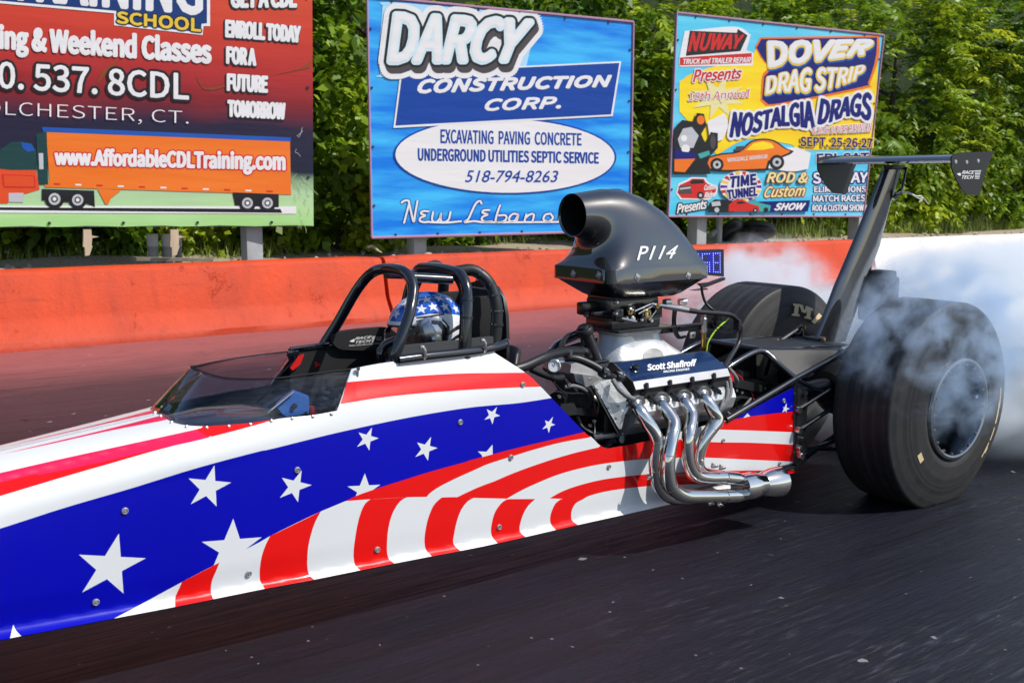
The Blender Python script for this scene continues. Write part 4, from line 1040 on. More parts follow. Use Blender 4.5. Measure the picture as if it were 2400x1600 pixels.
R2 = cD([(287, 687), (752, 462), (700, 560), (660, 680), (635, 800), (627, 950), (640, 1030), (662, 1062), (720, 1110), (255, 1200), (205, 1120), (190, 1070), (192, 980), (210, 870), (245, 770)])
R3 = cD([(1208, 350), (1542, 332), (1480, 370), (1420, 460), (1385, 560), (1365, 680), (1360, 820), (1370, 880), (1390, 910), (1460, 960), (1145, 1025), (1080, 970), (1060, 930), (1052, 860), (1060, 760), (1085, 600), (1120, 470), (1160, 390)])
U1 = [blue_low[8]]+blue_low[9:]+cF([(1110, 245), (1112, 252), (850, 298), (600, 363), (400, 425), (300, 455), (150, 505)])+cD([(2200, 65), (2000, 155), (1850, 230), (1760, 290), (1725, 328), (1540, 332), (1208, 350), (988, 366)])
R4u = cD([(2005, 331), (2100, 285), (2200, 240), (2352, 181)])+cF([(150, 690), (420, 575), (700, 475), (950, 400), (1190, 343), (1210, 320), (1260, 330), (1290, 335), (1640, 280)])+[(1640, 1030)]+c6([(1600, 900), (1900, 905), (2270, 922), (2270, 1052), (1900, 1035), (1490, 1018)])+cF([(1650, 450), (1300, 485), (1050, 530), (800, 600), (560, 700), (440, 760), (345, 815), (45, 808)])+cD([(2158, 336)])
R4l = cD([(1865, 333), (2005, 330), (2160, 337), (2100, 370), (2040, 450), (2000, 560), (1975, 680), (1968, 740), (1985, 780), (2060, 845), (1800, 900), (1730, 830), (1708, 780), (1705, 700), (1720, 600), (1740, 520), (1780, 420), (1820, 370)])
R5 = cF([(375, 819), (607, 818), (540, 880), (490, 970), (462, 1070), (465, 1120), (490, 1145), (545, 1190), (285, 1250), (220, 1180), (200, 1130), (200, 1080), (215, 1000), (240, 930), (290, 860), (335, 828)])
R6u = cF([(735, 813), (850, 750), (1000, 695), (1200, 645), (1400, 615), (1665, 588)])+c6([(1400, 1128), (1700, 1120), (2270, 1112), (2290, 1150), (1900, 1200), (1650, 1220), (1400, 1224)])+cF([(1690, 697), (1450, 720), (1250, 750), (1100, 790), (1035, 826), (860, 817)])
R6l = cF([(860, 817), (1035, 826), (980, 855), (945, 910), (935, 970), (940, 1010), (960, 1030), (1025, 1075), (815, 1120), (760, 1065), (742, 1020), (745, 970), (760, 920), (790, 860), (825, 832)])
Rt = c6([(1640, 752), (1840, 712), (2000, 690), (2270, 660), (2270, 826), (1900, 812), (1640, 804)])
Bt = c6([(1740, 730), (1755, 700), (2225, 460), (2280, 480), (2280, 660), (2245, 666), (2000, 692), (1840, 713)])
stars = [star(cB([(1093, 193), (1340, 420), (1135, 745), (755, 735), (725, 388)])), star(cA([(1970, 587), (2125, 745), (1990, 965), (1752, 945), (1733, 707)])), star([(546.7, 1214.8), (613.6, 1258), (588, 1340), (490, 1350), (473, 1268.9)]),
         star(cC([(812, 790), (903, 925), (778, 1082), (610, 1043), (630, 858)])), star(cC([(1392, 818), (1535, 922), (1490, 1100), (1280, 1095), (1233, 937)])), star(cC([(1457, 397), (1520, 495), (1433, 607), (1320, 575), (1335, 443)])),
         star(cC([(2000, 483), (2060, 585), (1972, 703), (1855, 668), (1873, 535)])), star(cE([(1508, 522), (1537, 603), (1467, 682), (1392, 640), (1415, 543)])), star(cE([(2023, 612), (2043, 685), (1985, 762), (1925, 727), (1950, 645)])),
         cE([(1467, 868), (1470, 990), (1380, 1000), (1366, 960), (1333, 930), (1412, 933)]), cB([(122, 1028), (145, 1080), (172, 1112), (210, 1150), (88, 1175), (105, 1100)]),
         star(c6([(2168, 600), (2193, 643), (2168, 676), (2134, 673), (2140, 632)])), c6([(2246, 488), (2236, 510), (2219, 519), (2235, 535), (2228, 560), (2260, 555)]), c6([(1868, 680), (1890, 702), (1835, 716)])]
sp = lambda p: smooth_poly(p, 9., 30.)
top_band = [(EX, 1107.6-.229*EX)]+cA([(0, 657), (600, 520), (1200, 390), (1800, 258), (1840, 285), (1925, 332), (1700, 385), (1300, 470), (900, 565), (400, 668), (0, 745)])+[(EX, 1130-.26*EX)]
polys = [(2, sp(blue)), (1, sp(red_nose)), (4, sp(top_band)), (4, sp(wedge)), (1, sp(cowl))]+[(0, s_) for s_ in stars[:11]]+[(1, sp(p)) for p in (R1, R2, R3, U1, R4u, R4l, R5, R6u, R6l)]
polys += [(2, Bt), (1, sp(Rt))]+[(0, s_) for s_ in stars[11:]]
BV, BF, BM = painted_skin(dom, polys, body_hit, 11.)
livery = ['white_paint', 'red_paint', 'blue_paint', 'dark_interior', 'crimson_paint']
def skin_normal(p):
    e = .0015; x, z = p[0], p[2]
    if p[1] > -.012: n_ = np.array((0, 0, 1.))
    else:
        wx = (half_width(x+e*4, z)-half_width(x-e*4, z))/(8*e); ez = .005 if x < -3. and z > crest(x)-.12 else e; wz = (half_width(x, min(z+ez, crest(x)-1e-4) if x < -3.15 else z+ez)-half_width(x, z-ez))/((min(z+ez, crest(x)-1e-4) if x < -3.15 else z+ez)-z+ez+1e-6); wz = max(-12., min(12., wz)); n_ = np.array((-wx, -1., -wz))
    return n_/np.linalg.norm(n_)
BN = [skin_normal(p) for p in BV]
def shell(V, flip):
    """sheet metal with its dark lining 4 mm inside"""
    fl = np.array((1, -1 if flip else 1, 1)); n = len(V)
    Vo = [np.asarray(p)*fl for p in V]; No = [q*fl for q in BN]; Vi = [p-q*.004 for p, q in zip(Vo, No)]
    me = bpy.data.meshes.new('body_side')
    Fo = [f if not flip else f[::-1] for f in BF]
    me.from_pydata([tuple(p) for p in Vo+Vi], [], Fo+[tuple(n+i for i in f[::-1]) for f in Fo])
    for k_ in livery: me.materials.append(M[k_])
    me.polygons.foreach_set('material_index', [int(x) for x in BM]+[3]*len(BF)); me.polygons.foreach_set('use_smooth', [True]*(2*len(BF))); me.update()
    a = sum(p.normal.y*p.area for p in me.polygons[:len(BF)])
    if (a > 0) != flip: me.flip_normals()
    me.normals_split_custom_set_from_vertices([tuple(q) for q in No]+[tuple(-q) for q in No])
    return put('body_side', me, CAR)
near = tag(shell(BV, False), 'near body side, white with blue star field and red stripes')
far = shell(BV, True)
# the nose runs on out of the picture
mb = MB(); Rg = []; Rm = []
for x in (-4.02, -4.6, -5.3, -6.1, -6.9, -7.3):
    k_ = min(1., max(.12, 1-max(0, -4.6-x)*.30)); rg = []
    zt = np.interp(x, (-7.3, -4.6, -4.02), (.34, crest(-4.6)-.004, crest(-4.02)-.004)); zb = np.interp(x, (-7.3, -4.02), (.22, .262)); wd = np.interp(x, (-7.3, -4.6, -4.02), (.05, .165, .188))
    for a in np.linspace(-math.pi/2, math.pi/2, 13): rg.append((x, wd*math.sin(a), zb+.12*(zt-zb)/.3+(zt-zb-.12*(zt-zb)/.3)*math.cos(a)**.6))
    Rg.append([(x, -wd, zb)]+rg+[(x, wd, zb)])
mb.rings(Rg); mb.build('nose_cone', 'white_paint', CAR)
MB().tube([(-7.0, -.42, .24), (-7.0, .42, .24)], .02, 0, 10, 1).build('front_axle', 'black_tube', CAR)
for sg in (-1, 1):
    m = MB(); m.lathe([(.14, -.02), (.22, -.035), (.245, 0), (.22, .035), (.14, .02)], (-7.0, sg*.47, .245), (0, 1, 0)); fw = m.build('front_wheel', 'rubber_hose', CAR)
    MB().lathe([(.0, -.015), (.15, -.02), (.15, .02), (0, .015)], (-7.0, sg*.47, .245), (0, 1, 0)).build('rim', 'steel', fw)
# floor and dark inside
mb = MB(); Rg = []
for x in (-4.1, -3.6, -3.15, -2.65, -2.13, -1.7, -1., -.6):
    zz = float(np.interp(x, ST_X, ST_Z[:, 0]))+.022; yy_ = half_width(x, zz+.03)-.01
    Rg.append([(x, -yy_, zz), (x, yy_, zz), (x, yy_, zz+.02), (x, -yy_, zz+.02)])
mb.rings(Rg).build('floor_pan', 'dark_interior', CAR, False)
# fasteners let into the skin
FAST = cA([(1147, 1005)])+cB([(880, 823), (2283, 562)])+cC([(770, 787), (2267, 348), (1503, 1518)])+cD([(1270, 812)])+cE([(1743, 318), (1635, 985)])+cF([(272, 1075), (1280, 522)])+c6([(1680, 888), (2112, 1065), (2145, 583)])
mb0 = MB().lathe([(.0, .006), (.003, .006), (.0042, .003), (.0065, .0032), (.0085, .006), (.0105, .005), (.0115, .0005)], (0, 0, 0), (0, -1, 0), 0, 20)
mb0.box((0, -.0065, 0), (.009, .002, .0018)); fme = mb0.mesh('fastener', 'brushed_aluminium')
for i, q in enumerate(FAST):
    o = put('fastener', fme, CAR); p = body_hit(*q); o.location = p; o.scale = (.82,)*3
    o.rotation_euler = (0, .5*i, 0)
riv = MB().lathe([(.0, .004), (.003, .0035), (.005, .001), (.005, 0)], (0, 0, 0), (0, -1, 0), 0, 12).mesh('rivet', 'steel')
RIV = c1([(948, 1165), (983, 1186), (1050, 1226), (1143, 1250), (1265, 1255), (1400, 1247), (1533, 1235), (1662, 1214), (1790, 1199), (1916, 1186), (2030, 1170)])
for q in RIV:
    o = put('rivet', riv, CAR); o.location = body_hit(q[0], q[1]+1.5, .001); o.rotation_euler = (-.5, 0, 0)
p = body_hit(*cE([(228, 240)])[0]); MB().cyl(p, p+np.array((0, -.004, .022)), .003, 0, 8).tube([p+(0, -.004, .02), p+(0, -.005, .026)], .006, 0, 8, 1).build('stud', 'steel', CAR)

# windscreen: a wrapped acrylic band on the front of the cockpit opening
base3 = [np.array((-3.165, 0, .688))]+[body_hit(*q) for q in [(383, 975), (402, 987), (436, 995), (484, 997.5), (536, 994), (585, 990), (635, 982), (685, 976), (733, 972), (790, 961.5)]]
topq = [(471.5, 868, 0.), (476, 871, -.05), (497, 878, -.085), (536, 885.5, -.125), (593, 887.5, -.165), (650, 885.5, -.19), (690, 881, -.197), (727, 876, -.200), (760, 872, -.202), (795, 868, -.204), (823, 864.5, -.206)]
top3 = [at(a, b, 'y', c) for a, b, c in topq]
nb, nt = catmull(base3, 4), catmull(top3, 4)
G = []; rows = 8
for i in range(len(nb)):
    for j in range(rows+1):
        u = j/rows; G.append(nb[i]*(1-u)+nt[i]*u+np.array((0, -.008 if nb[i][1] < -.05 else 0, 0))*math.sin(math.pi*u))
n = len(nb); F = [(i*(rows+1)+j, (i+1)*(rows+1)+j, (i+1)*(rows+1)+j+1, i*(rows+1)+j+1) for i in range(n-1) for j in range(rows)]
b_ = len(G); G2 = G+[(p[0], -p[1], p[2]) for p in G]; F2 = F+[tuple(b_+i for i in f[::-1]) for f in F]
ws = MB().add(G2, F2).build('windscreen', 'smoked_acrylic', CAR, True, 60)
md = ws.modifiers.new('thickness', 'SOLIDIFY'); md.thickness = .003
m = MB()
m.tube([(q[0], q[1], q[2]) for q in nt[::4]]+[], .0022, 0, 6, 3); m.tube([(q[0], -q[1], q[2]) for q in nt[::4]], .0022, 0, 6, 3)
m.build('edge_trim', 'black_satin', ws)

# cockpit inside: far wall, dash hood of carbon, seat, pads
mb = MB()
Lw = [(-2.67, .205, .80), (-2.67, .2, .3), (-1.95, .215, .3), (-1.95, .215, .78), (-2.1, .21, .80)]
mb.prism(Lw, (0, .012, 0)); mb.build('far_cockpit_wall', 'dark_interior', CAR, False)
MB().prism([(-2.66, -.2, .58), (-2.66, .2, .58), (-2.66, .2, .26), (-2.66, -.2, .26)], (.01, 0, 0)).build('footwell_bulkhead', 'dark_interior', CAR, False)
# dash hood under the screen
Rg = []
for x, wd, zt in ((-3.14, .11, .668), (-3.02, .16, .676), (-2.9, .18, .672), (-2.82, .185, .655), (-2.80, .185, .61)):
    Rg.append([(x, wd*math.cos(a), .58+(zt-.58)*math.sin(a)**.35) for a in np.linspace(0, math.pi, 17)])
MB().rings(Rg, 0, False, False, False).build('dash_hood', 'carbon_glare', CAR)
# blue instrument box behind the screen and bits on it
P = [at(a, b, 'y', -.10) for a, b in cC([(580, 205), (735, 80), (880, 135), (885, 265), (675, 298), (640, 280)])]
bx = MB().prism(P, (.02, .05, .0)).build('instrument_box', 'blue_panel', CAR, False)
a = at(*cC([(742, 198)])[0], 'y', -.104); MB().cyl(a, a+(0, -.006, 0), .008).build('button', 'black_satin', bx)
a, b = at(*cC([(500, 262)])[0], 'y', -.12), at(*cC([(735, 70)])[0], 'y', -.11); MB().tube([a, b], .0035, 0, 8, 1).build('brake_lever', 'steel', CAR)
a = at(*cC([(905, 240)])[0], 'y', -.12); MB().tube([a+(0, 0, -.012), a+(0, 0, .012)], .008, 0, 10, 1).build('red_knob', 'red_plastic', CAR)
# wrap of the steering yoke (hands and gloves belong to the driver)
MB().tube([(-2.58, -.14, .70), (-2.60, -.10, .62), (-2.60, .10, .62), (-2.58, .14, .70)], .013, 0, 10, 5).tube([(-2.60, 0, .62), (-2.75, 0, .56)], .012, 0, 10, 1).build('steering_yoke', 'black_satin', CAR)
# seat shell
Rg = []
for z, x, wd in ((.24, -2.15, .17), (.40, -2.06, .19), (.60, -1.97, .19), (.78, -1.93, .17)):
    Rg.append([(x+.10*abs(s_)**2.2*-1, wd*s_, z) for s_ in np.linspace(-1, 1, 13)])
st_ = MB().rings(Rg, 0, False, False, False).build('seat', 'black_satin', CAR); md = st_.modifiers.new('thickness', 'SOLIDIFY'); md.thickness = .012
# padded panel on the far side with printed name
yp = .185
P = [at(a, b, 'y', yp) for a, b in smooth_poly(c2([(592, 905), (640, 870), (1000, 832), (1085, 858), (1120, 900), (1110, 985), (1060, 1010), (780, 1010), (660, 1000), (600, 950)]), 6, 40)]
pad = MB().prism(P, (0, .03, 0)).build('cockpit_pad', 'black_cloth', CAR, True, 40)
def flat(ax, v, o=(0, -1, 0)):
    return lambda px, py, off=0.: at(px, py, ax, v)+np.array(o)*off
def letters(parent, surf, items, m, name='lettering', off=.0015):
    mb_ = MB()
    for txt, q, bold, shear in items:
        for i, (P_, F_) in enumerate(fat_text(txt, q, bold, shear, 'plain' if any(c.isdigit() for c in txt) else 'sans')): lay(mb_, P_, F_, surf, 0, off+i*.00002)
    return mb_.build(name, m, parent, False)
sf = flat('y', yp)
LT = letters(pad, sf, [('RACE', c2([(775, 928), (905, 915), (912, 893), (782, 908)]), .03, .25), ('TECH', c2([(780, 957), (900, 945), (905, 924), (786, 936)]), .03, .25), ('RACE CARS AND COMPONENTS', c2([(730, 980), (998, 958), (999, 946), (731, 968)]), .02, .2)], 'decal_white')
mb = MB()
for i in range(5): lay(mb, np.array(c2([(908+4*(i % 2), 903+i*10), (938-3*i, 898+i*10), (937-3*i, 903+i*10), (907+4*(i % 2), 908+i*10)])), [(0, 1, 2, 3)], sf, 0, .0015)
lay(mb, np.array(c2([(735, 938), (770, 920), (776, 930), (770, 946), (745, 944)])), [(0, 1, 2, 3, 4)], sf, 0, .0015)
for i in range(3): lay(mb, np.array(c2([(945, 908+i*10), (990, 904+i*11), (988, 907+i*11), (944, 911+i*10)])), [(0, 1, 2, 3)], sf, 0, .0015)
mb.build('emblem', 'decal_white', pad, False)
# red sleeves
for q0, q1, y in ((c2([(378, 1270)])[0], c2([(478, 1130)])[0], .235),):
    pass

# ------------------------------------------------------------------ roll cage
cage = MB()
r_t = .0178
fh = [(-2.76, .245, .60)]+[at(a, b, 'y', y) for a, b, y in [(714.6, 892, .24), (754.8, 814.6, .222), (790.5, 758, .19), (826, 695.6, .15), (848, 663, .12), (868, 642, .085), (885.7, 632.5, .05), (906.5, 629.5, .01), (928, 631, -.045), (947, 637, -.09), (960, 650, -.115), (967.6, 668, -.135), (968, 692, -.155), (960, 734, -.185), (942, 788, -.198), (926, 830, -.196), (919.5, 852, -.188)]]+[(-2.60, -.165, .70)]
cage.tube(fh, r_t, 0, 16, 5)
mh = [at(a, b, 'y', y) for a, b, y in [(1091, 838, -.20), (1093, 790, -.198), (1095, 745, -.194), (1095.5, 704.5, -.185), (1093.5, 675, -.17), (1085, 652, -.145), (1070, 638, -.11)]]
top = at(1012, 624, 'y', .06); mhl = [np.array((mh[-1][0]+.0, .0, mh[-1][2]+.006))]+[np.array((q[0], -q[1], q[2])) for q in mh[::-1]]
cage.tube(mh+mhl, r_t, 0, 16, 5)
# two tubes along the roof
for sg in (-1, 1):
    a = np.array((fh[11][0]+.03, sg*.085, fh[11][2]-.004)); b = np.array((mh[-2][0]-.02, sg*.11, mh[-2][2]-.006)); cage.tube([a, b], r_t*.9, 0, 14, 1)
cage_o = cage.build('roll_cage', 'black_tube', CAR)
# rear hoop, wrapped in padding
rh = [at(a, b, 'y', y) for a, b, y in [(1068, 637, -.09), (1106, 633, -.11), (1136, 651, -.135), (1154, 678, -.15), (1163.5, 715, -.165), (1164, 760, -.17), (1160, 800, -.17)]]
MB().tube([(q[0], -q[1], q[2]) for q in rh], .0198, 0, 16, 5).build('rear_hoop', 'black_satin', CAR)
wr = MB().tube(rh, .0198, 0, 16, 5).build('rear_hoop', 'black_satin', CAR)
m = MB()
for k_ in (1.6, 2.6, 3.4, 4.3, 5.0):
    i = int(k_); q = rh[i]*(1-(k_-i))+rh[i+1]*(k_-i); d = rh[i+1]-rh[i]; d /= np.linalg.norm(d); m.tube([q-d*.003, q+d*.003], .0232, 0, 16, 1)
m.build('strap', 'black_tube', wr)
# firewall plate behind the driver
hp_ = [at(a, b, 'x', -2.045) for a, b in [(1187, 860), (1188, 800), (1186, 740), (1179, 697), (1163, 672), (1138, 658)]]
P = [np.array(p) for p in hp_]+[np.array((p[0], -p[1], p[2])) for p in hp_[::-1]]
fw_ = MB().prism(P, (.012, 0, 0)).build('firewall', 'black_satin', CAR)
# side ring round the shoulders with grey padding and clips
ring = [at(a, b, 'y', y) for a, b, y in [(893, 850, -.09), (890, 828, -.12), (900, 810, -.17), (933, 843, -.205)]]
sr = [at(a, b, 'y', y) for a, b, y in [(933, 843.5, -.205), (1000, 835, -.208), (1082, 826.5, -.208), (1130, 820, -.205), (1165, 812, -.20), (1184, 803, -.17)]]
m = MB(); m.tube(sr+[(-2.03, -.05, .80), (-2.03, .05, .80)]+[(q[0], -q[1], q[2]) for q in sr[::-1]], .016, 0, 12, 5)
m.tube([at(a, b, 'y', y) for a, b, y in [(897, 848, -.12), (892, 830, -.12), (896, 818, -.12), (908, 805, -.13), (930, 796, -.15)]], .014, 0, 12, 5)
m.build('shoulder_ring', 'black_tube', CAR)
P = [at(a, b, 'y', -.192) for a, b in c2([(1120, 1075), (1150, 975), (1610, 930), (1622, 1035)])]; MB().prism(P, (0, .012, 0)).build('shoulder_pad', 'gray_pad', CAR, False)
P = [at(a, b, 'y', -.192) for a, b in c2([(1680, 1025), (1685, 920), (1868, 902), (1876, 985)])]; MB().prism(P, (0, .012, 0)).build('shoulder_pad', 'gray_pad', CAR, False)
for q in ([(1318, 1015)], [(1795, 960)]):
    c = at(*c2(q)[0], 'y', -.222); m = MB(); m.tube([c+(0, .0, .012), c+(.004, -.004, 0), c+(.004, -.002, -.02), c+(.005, .012, -.03)], .0045, 0, 8, 4); m.box(c+(-.004, .002, .012), (.014, .008, .012), bev=.002); m.build('clip', 'steel', CAR)
# headrest pads
MB().box((-2.10, -.09, .89), (.10, .022, .16), bev=.008).box((-2.10, .10, .89), (.10, .022, .16), bev=.008).box((-2.06, 0, .90), (.03, .2, .18), bev=.01).build('headrest', 'black_cloth', CAR)
# padding along the inside of the main hoop
m = MB(); m.tube([q+np.array((.004, .018, -.012)) for q in mh[1:]]+[np.array((q[0], -q[1]-.0, q[2]))+np.array((.004, -.018, -.012)) for q in mh[1:][::-1]], .018, 0, 12, 4); m.build('hoop_padding', 'black_cloth', CAR)
m = MB()
for i in (2, 3):
    q, d = mh[i], mh[i+1]-mh[i-1]; d = d/np.linalg.norm(d); m.tube([q-d*.003, q+d*.003], r_t*1.12, 0, 16, 1)
m.build('strap', 'black_satin', cage_o)
# red sleeves on the front legs of the cage
a, b = np.array(fh[1]), np.array(fh[2]); d = (b-a)/np.linalg.norm(b-a)
m = MB().tube([a-d*.035, a+d*.075], .027, 0, 14, 1); m.build('red_sleeve', 'red_plastic', cage_o)
P = [at(a_, b_2, 'y', .19) for a_, b_2 in c2([(270, 1150), (330, 1060), (380, 1040), (350, 1120), (290, 1170)])]; MB().prism(P, (0, .006, 0)).build('red_pull_tag', 'red_plastic', CAR, False)
# far edge rail of the cockpit with a cable
m = MB(); m.tube([at(*q, 'y', .2) for q in c2([(270, 998), (510, 965), (600, 950)])], .006, 0, 8, 1); m.tube([at(*q, 'y', .19) for q in c2([(330, 1030), (300, 1090), (200, 1190), (160, 1220)])], .0025, 0, 6, 4); m.box(at(*c2([(290, 1035)])[0], 'y', .19), (.04, .012, .02), bev=.004)
m.build('cockpit_rail', 'black_tube', CAR)
# ------------------------------------------------------------------ engine
from mathutils.bvhtree import BVHTree
def mesh_surf(o):
    """where a sight line meets an object's own mesh"""
    me = o.data; bv = BVHTree.FromPolygons([o.location+v.co for v in me.vertices], [tuple(p.vertices) for p in me.polygons])
    def f(px, py, off=0.):
        d = Vector(ray(px, py)).normalized(); h = bv.ray_cast(Vector(CAM), d)
        if h[0] is None: return np.array(Vector(CAM)+d*4.7)
        nn = h[1] if h[1].dot(d) < 0 else -h[1]
        return np.array(h[0]+nn*off)
    return f
ENG = MB().box((-1.28, 0, .44), (.50, .30, .30)).box((-1.28, 0, .26), (.48, .22, .12), bev=.02).box((-1.56, 0, .36), (.05, .26, .30), bev=.01).build('engine', 'dark_metal', CAR)
def cyl_y(a, b, prof, name, mats, idx, parent, cap=0):
    """a long extrusion along x with its own material per strip of the outline"""
    m = MB(); n = len(prof); V = [(a, y, z) for y, z in prof]+[(b, y, z) for y, z in prof]
    m.add(V, [(i, (i+1) % n, n+(i+1) % n, n+i) for i in range(n)]); m.m = list(idx); m.add(V, [tuple(range(n)), tuple(range(2*n-1, n-1, -1))], cap)
    return m.build(name, mats, parent, False)
for sg in (1, -1):
    pf = [(-.13, .697), (-.235, .643), (-.251, .616), (-.240, .598), (-.240, .592), (-.250, .590), (-.250, .580), (-.09, .580), (-.09, .672), (-.105, .695)]
    vc = cyl_y(-1.545, -1.045, [(sg*y, z) for y, z in pf], 'valve_cover', ['black_satin', 'navy_anodised', 'brushed_aluminium'], [1, 2, 0, 0, 0, 0, 0, 0, 0, 0], ENG, 0)
    hd = cyl_y(-1.56, -1.035, [(sg*y, z) for y, z in [(-.240, .579), (-.262, .566), (-.276, .535), (-.262, .495), (-.205, .44), (-.11, .50), (-.09, .579)]], 'cylinder_head', ['cast_aluminium'], [0]*7, ENG)
    if sg == 1: vcn = vc
p0, p1, p2 = np.array((-1.545, -.13, .697)), np.array((-1.045, -.13, .697)), np.array((-1.045, -.235, .643)); nv = np.cross(p1-p0, p2-p0); nv /= np.linalg.norm(nv); nv = nv if nv[2] > 0 else -nv
def vc_surf(px, py, off=0.):
    d = ray(px, py); t = ((p0-CAM)@nv)/(d@nv); return CAM+d*t+nv*off
letters(vcn, vc_surf, [('Scott Shafiroff', c6([(1102, 357), (1470, 320), (1478, 266), (1100, 303)]), .04, 0.), ('RACING ENGINES', c6([(1225, 373), (1422, 351), (1424, 334), (1225, 355)]), .035, 0.)], 'decal_white', 'lettering', .0012)
m = MB()
for q in [(1095, 472), (1275, 450), (1446, 425), (1612, 396)]:
    a = at(*c6([q])[0], 'y', -.249); m.tube([a+(0, -.001, .012), a+(-.004, -.004, -.004), a+(-.012, .006, -.03)], [.007, .009, .009], 0, 10, 3)
m.build('bolt_recess', 'black_paint', vcn)
a = vc_surf(*c6([(1000, 352)])[0]); m = MB().lathe([(.0, .022), (.011, .022), (.0135, .019), (.0135, .006), (.017, .004), (.017, 0)], a, nv, 0, 12); m.build('oil_cap', 'black_paint', vcn)
m = MB()
for i in range(14): q = p0+(p2-p1)*(i+.5)/14*1.0; m.cyl(q+(-.002, 0, 0), q+(.0, 0, 0), .0028, 0, 6)
m.build('edge_screws', 'steel', vcn)
# plug boots and header flanges on the near head
for q in [(980, 612), (1146, 582), (1316, 560), (1482, 536), (1636, 505)]:
    a = at(*c6([q])[0], 'y', -.268); m = MB(); m.cyl(a+(0, .02, .012), a+(0, -.012, -.006), .0095, 0, 10); m.cyl(a+(0, -.012, -.006), a+(0, -.02, -.010), .006, 0, 8); m.build('spark_plug_boot', 'black_paint', ENG)
# header pipes
HP = [[(1000, 612, -.250), (1040, 660, -.282), (1100, 745, -.310), (1158, 830, -.325), (1178, 900, -.330), (1165, 1000, -.328), (1165, 1110, -.326), (1190, 1230, -.322), (1260, 1312, -.32), (1370, 1332, -.31), (1500, 1325, -.305)],
      [(1188, 588, -.250), (1222, 630, -.282), (1272, 692, -.31), (1308, 765, -.338), (1288, 870, -.362), (1268, 1000, -.375), (1262, 1120, -.378), (1288, 1240, -.378), (1372, 1306, -.378), (1500, 1314, -.378), (1690, 1312, -.375), (1790, 1308, -.37), (1940, 1268, -.36)],
      [(1358, 566, -.250), (1396, 610, -.282), (1436, 680, -.308), (1440, 745, -.33), (1418, 840, -.352), (1412, 960, -.358), (1425, 1070, -.358), (1475, 1150, -.358), (1560, 1172, -.358), (1690, 1172, -.36), (1790, 1182, -.36), (1940, 1225, -.36)],
      [(1512, 542, -.250), (1548, 580, -.282), (1604, 655, -.308), (1640, 730, -.318), (1592, 800, -.32), (1530, 890, -.315), (1495, 990, -.31), (1492, 1080, -.308), (1540, 1140, -.308), (1690, 1165, -.31), (1800, 1195, -.33), (1940, 1240, -.352)]]
for pts in HP:
    P = [at(*c6([(x, y)])[0], 'y', yy_) for x, y, yy_ in pts]
    P[0] = P[1]+(P[0]-P[1])*1.0
    o = MB().tube(P, .0245, 0, 20, 7).build('header_pipe', 'chrome', ENG)
    d = P[1]-P[0]; d /= np.linalg.norm(d); c = P[0]+d*.012
    MB().lathe([(.018, -.012), (.042, -.012), (.042, -.003), (.031, -.001), (.029, .006), (.024, .008)], c, d, 0, 24).build('flange', 'steel', o)
    m = MB()
    for f_ in (.42, .66):
        i = int(f_*(len(P)-1)); q = P[i]; dd = P[i+1]-P[i]; dd /= np.linalg.norm(dd); m.tube([q-dd*.0015, q+dd*.0015], .0253, 0, 20, 1)
    m.build('weld_bead', 'steel', o)
a, b = at(*c6([(1800, 1248)])[0], 'y', -.362), at(*c6([(1975, 1243)])[0], 'y', -.36)
ax = np.array((1., 0, (b-a)[2]/(b-a)[0]*.4)); ax /= np.linalg.norm(ax); b = a+ax*(b-a)[0]
co = MB()
for P_ in (((1690, 1312, -.375), (1790, 1308, -.372)), ((1690, 1172, -.36), (1790, 1182, -.36))):
    q = [at(*c6([(x, y)])[0], 'y', z) for x, y, z in P_]; co.tube([q[0], q[1]], .0268, 0, 20, 1)
co.lathe([(.046, .012), (.040, .035), (.043, .045), (.0475, .06), (.056, .10), (.0585, .135), (.0585, .150), (.0555, .150), (.0555, .10), (.04, .05)], b-ax*.045, ax, 0, 36)
co.tube([a+ax*.01, a+(b-a)*.55, b], [.05, .052, .042], 0, 20, 3)
co.build('exhaust_collector', 'chrome', ENG)
for q, y in (((1610, 1085), -.37), ((1668, 1098), -.37), ((1650, 1380), -.38), ((1580, 1370), -.38), ((1120, 1172), -.34)):
    c = at(*c6([q])[0], 'y', y); MB().box(c, (.022, .012, .012), bev=.003).cyl(c+(-.008, 0, 0), c+(-.008, 0, .014), .004, 0, 8).cyl(c+(.010, -.01, 0), c+(.010, .01, 0), .004, 0, 8).build('clamp', 'steel', ENG)
def hose(name, pts, r, mt, n=12, parent=ENG):
    return MB().tube([at(*cc([(x, y)])[0], 'y', yy_) for cc, x, y, yy_ in pts], r, 0, n, 6).build(name, mt, parent)
# motor plate at the front of the engine
P = [at(*c6([(a, b)])[0], 'y', y) for a, b, y in [(692, 472, -.205), (740, 440, -.21), (830, 418, -.22), (900, 440, -.235), (960, 520, -.25), (1010, 582, -.258), (960, 640, -.258), (930, 690, -.255), (905, 800, -.25), (885, 800, -.247)]]
MB().prism(P, (.004, .02, 0)).build('motor_plate', 'cast_aluminium', ENG, False)
P = [at(*c6([(a, b)])[0], 'y', y) for a, b, y in [(676, 470, -.205), (693, 466, -.206), (912, 850, -.252), (920, 908, -.252), (900, 910, -.252), (890, 862, -.25)]]
MB().prism(P, (0, .012, 0)).build('plate_edge', 'black_paint', ENG, False)
for q in ((712, 500), (735, 545), (885, 620), (800, 640), (860, 720)):
    c = at(*c6([q])[0], 'y', -.248 if q[0] > 790 else -.214); MB().lathe([(0, .005), (.005, .005), (.0062, 0)], c, (-.3, -1, 0), 0, 6).build('bolt_head', 'steel', ENG)
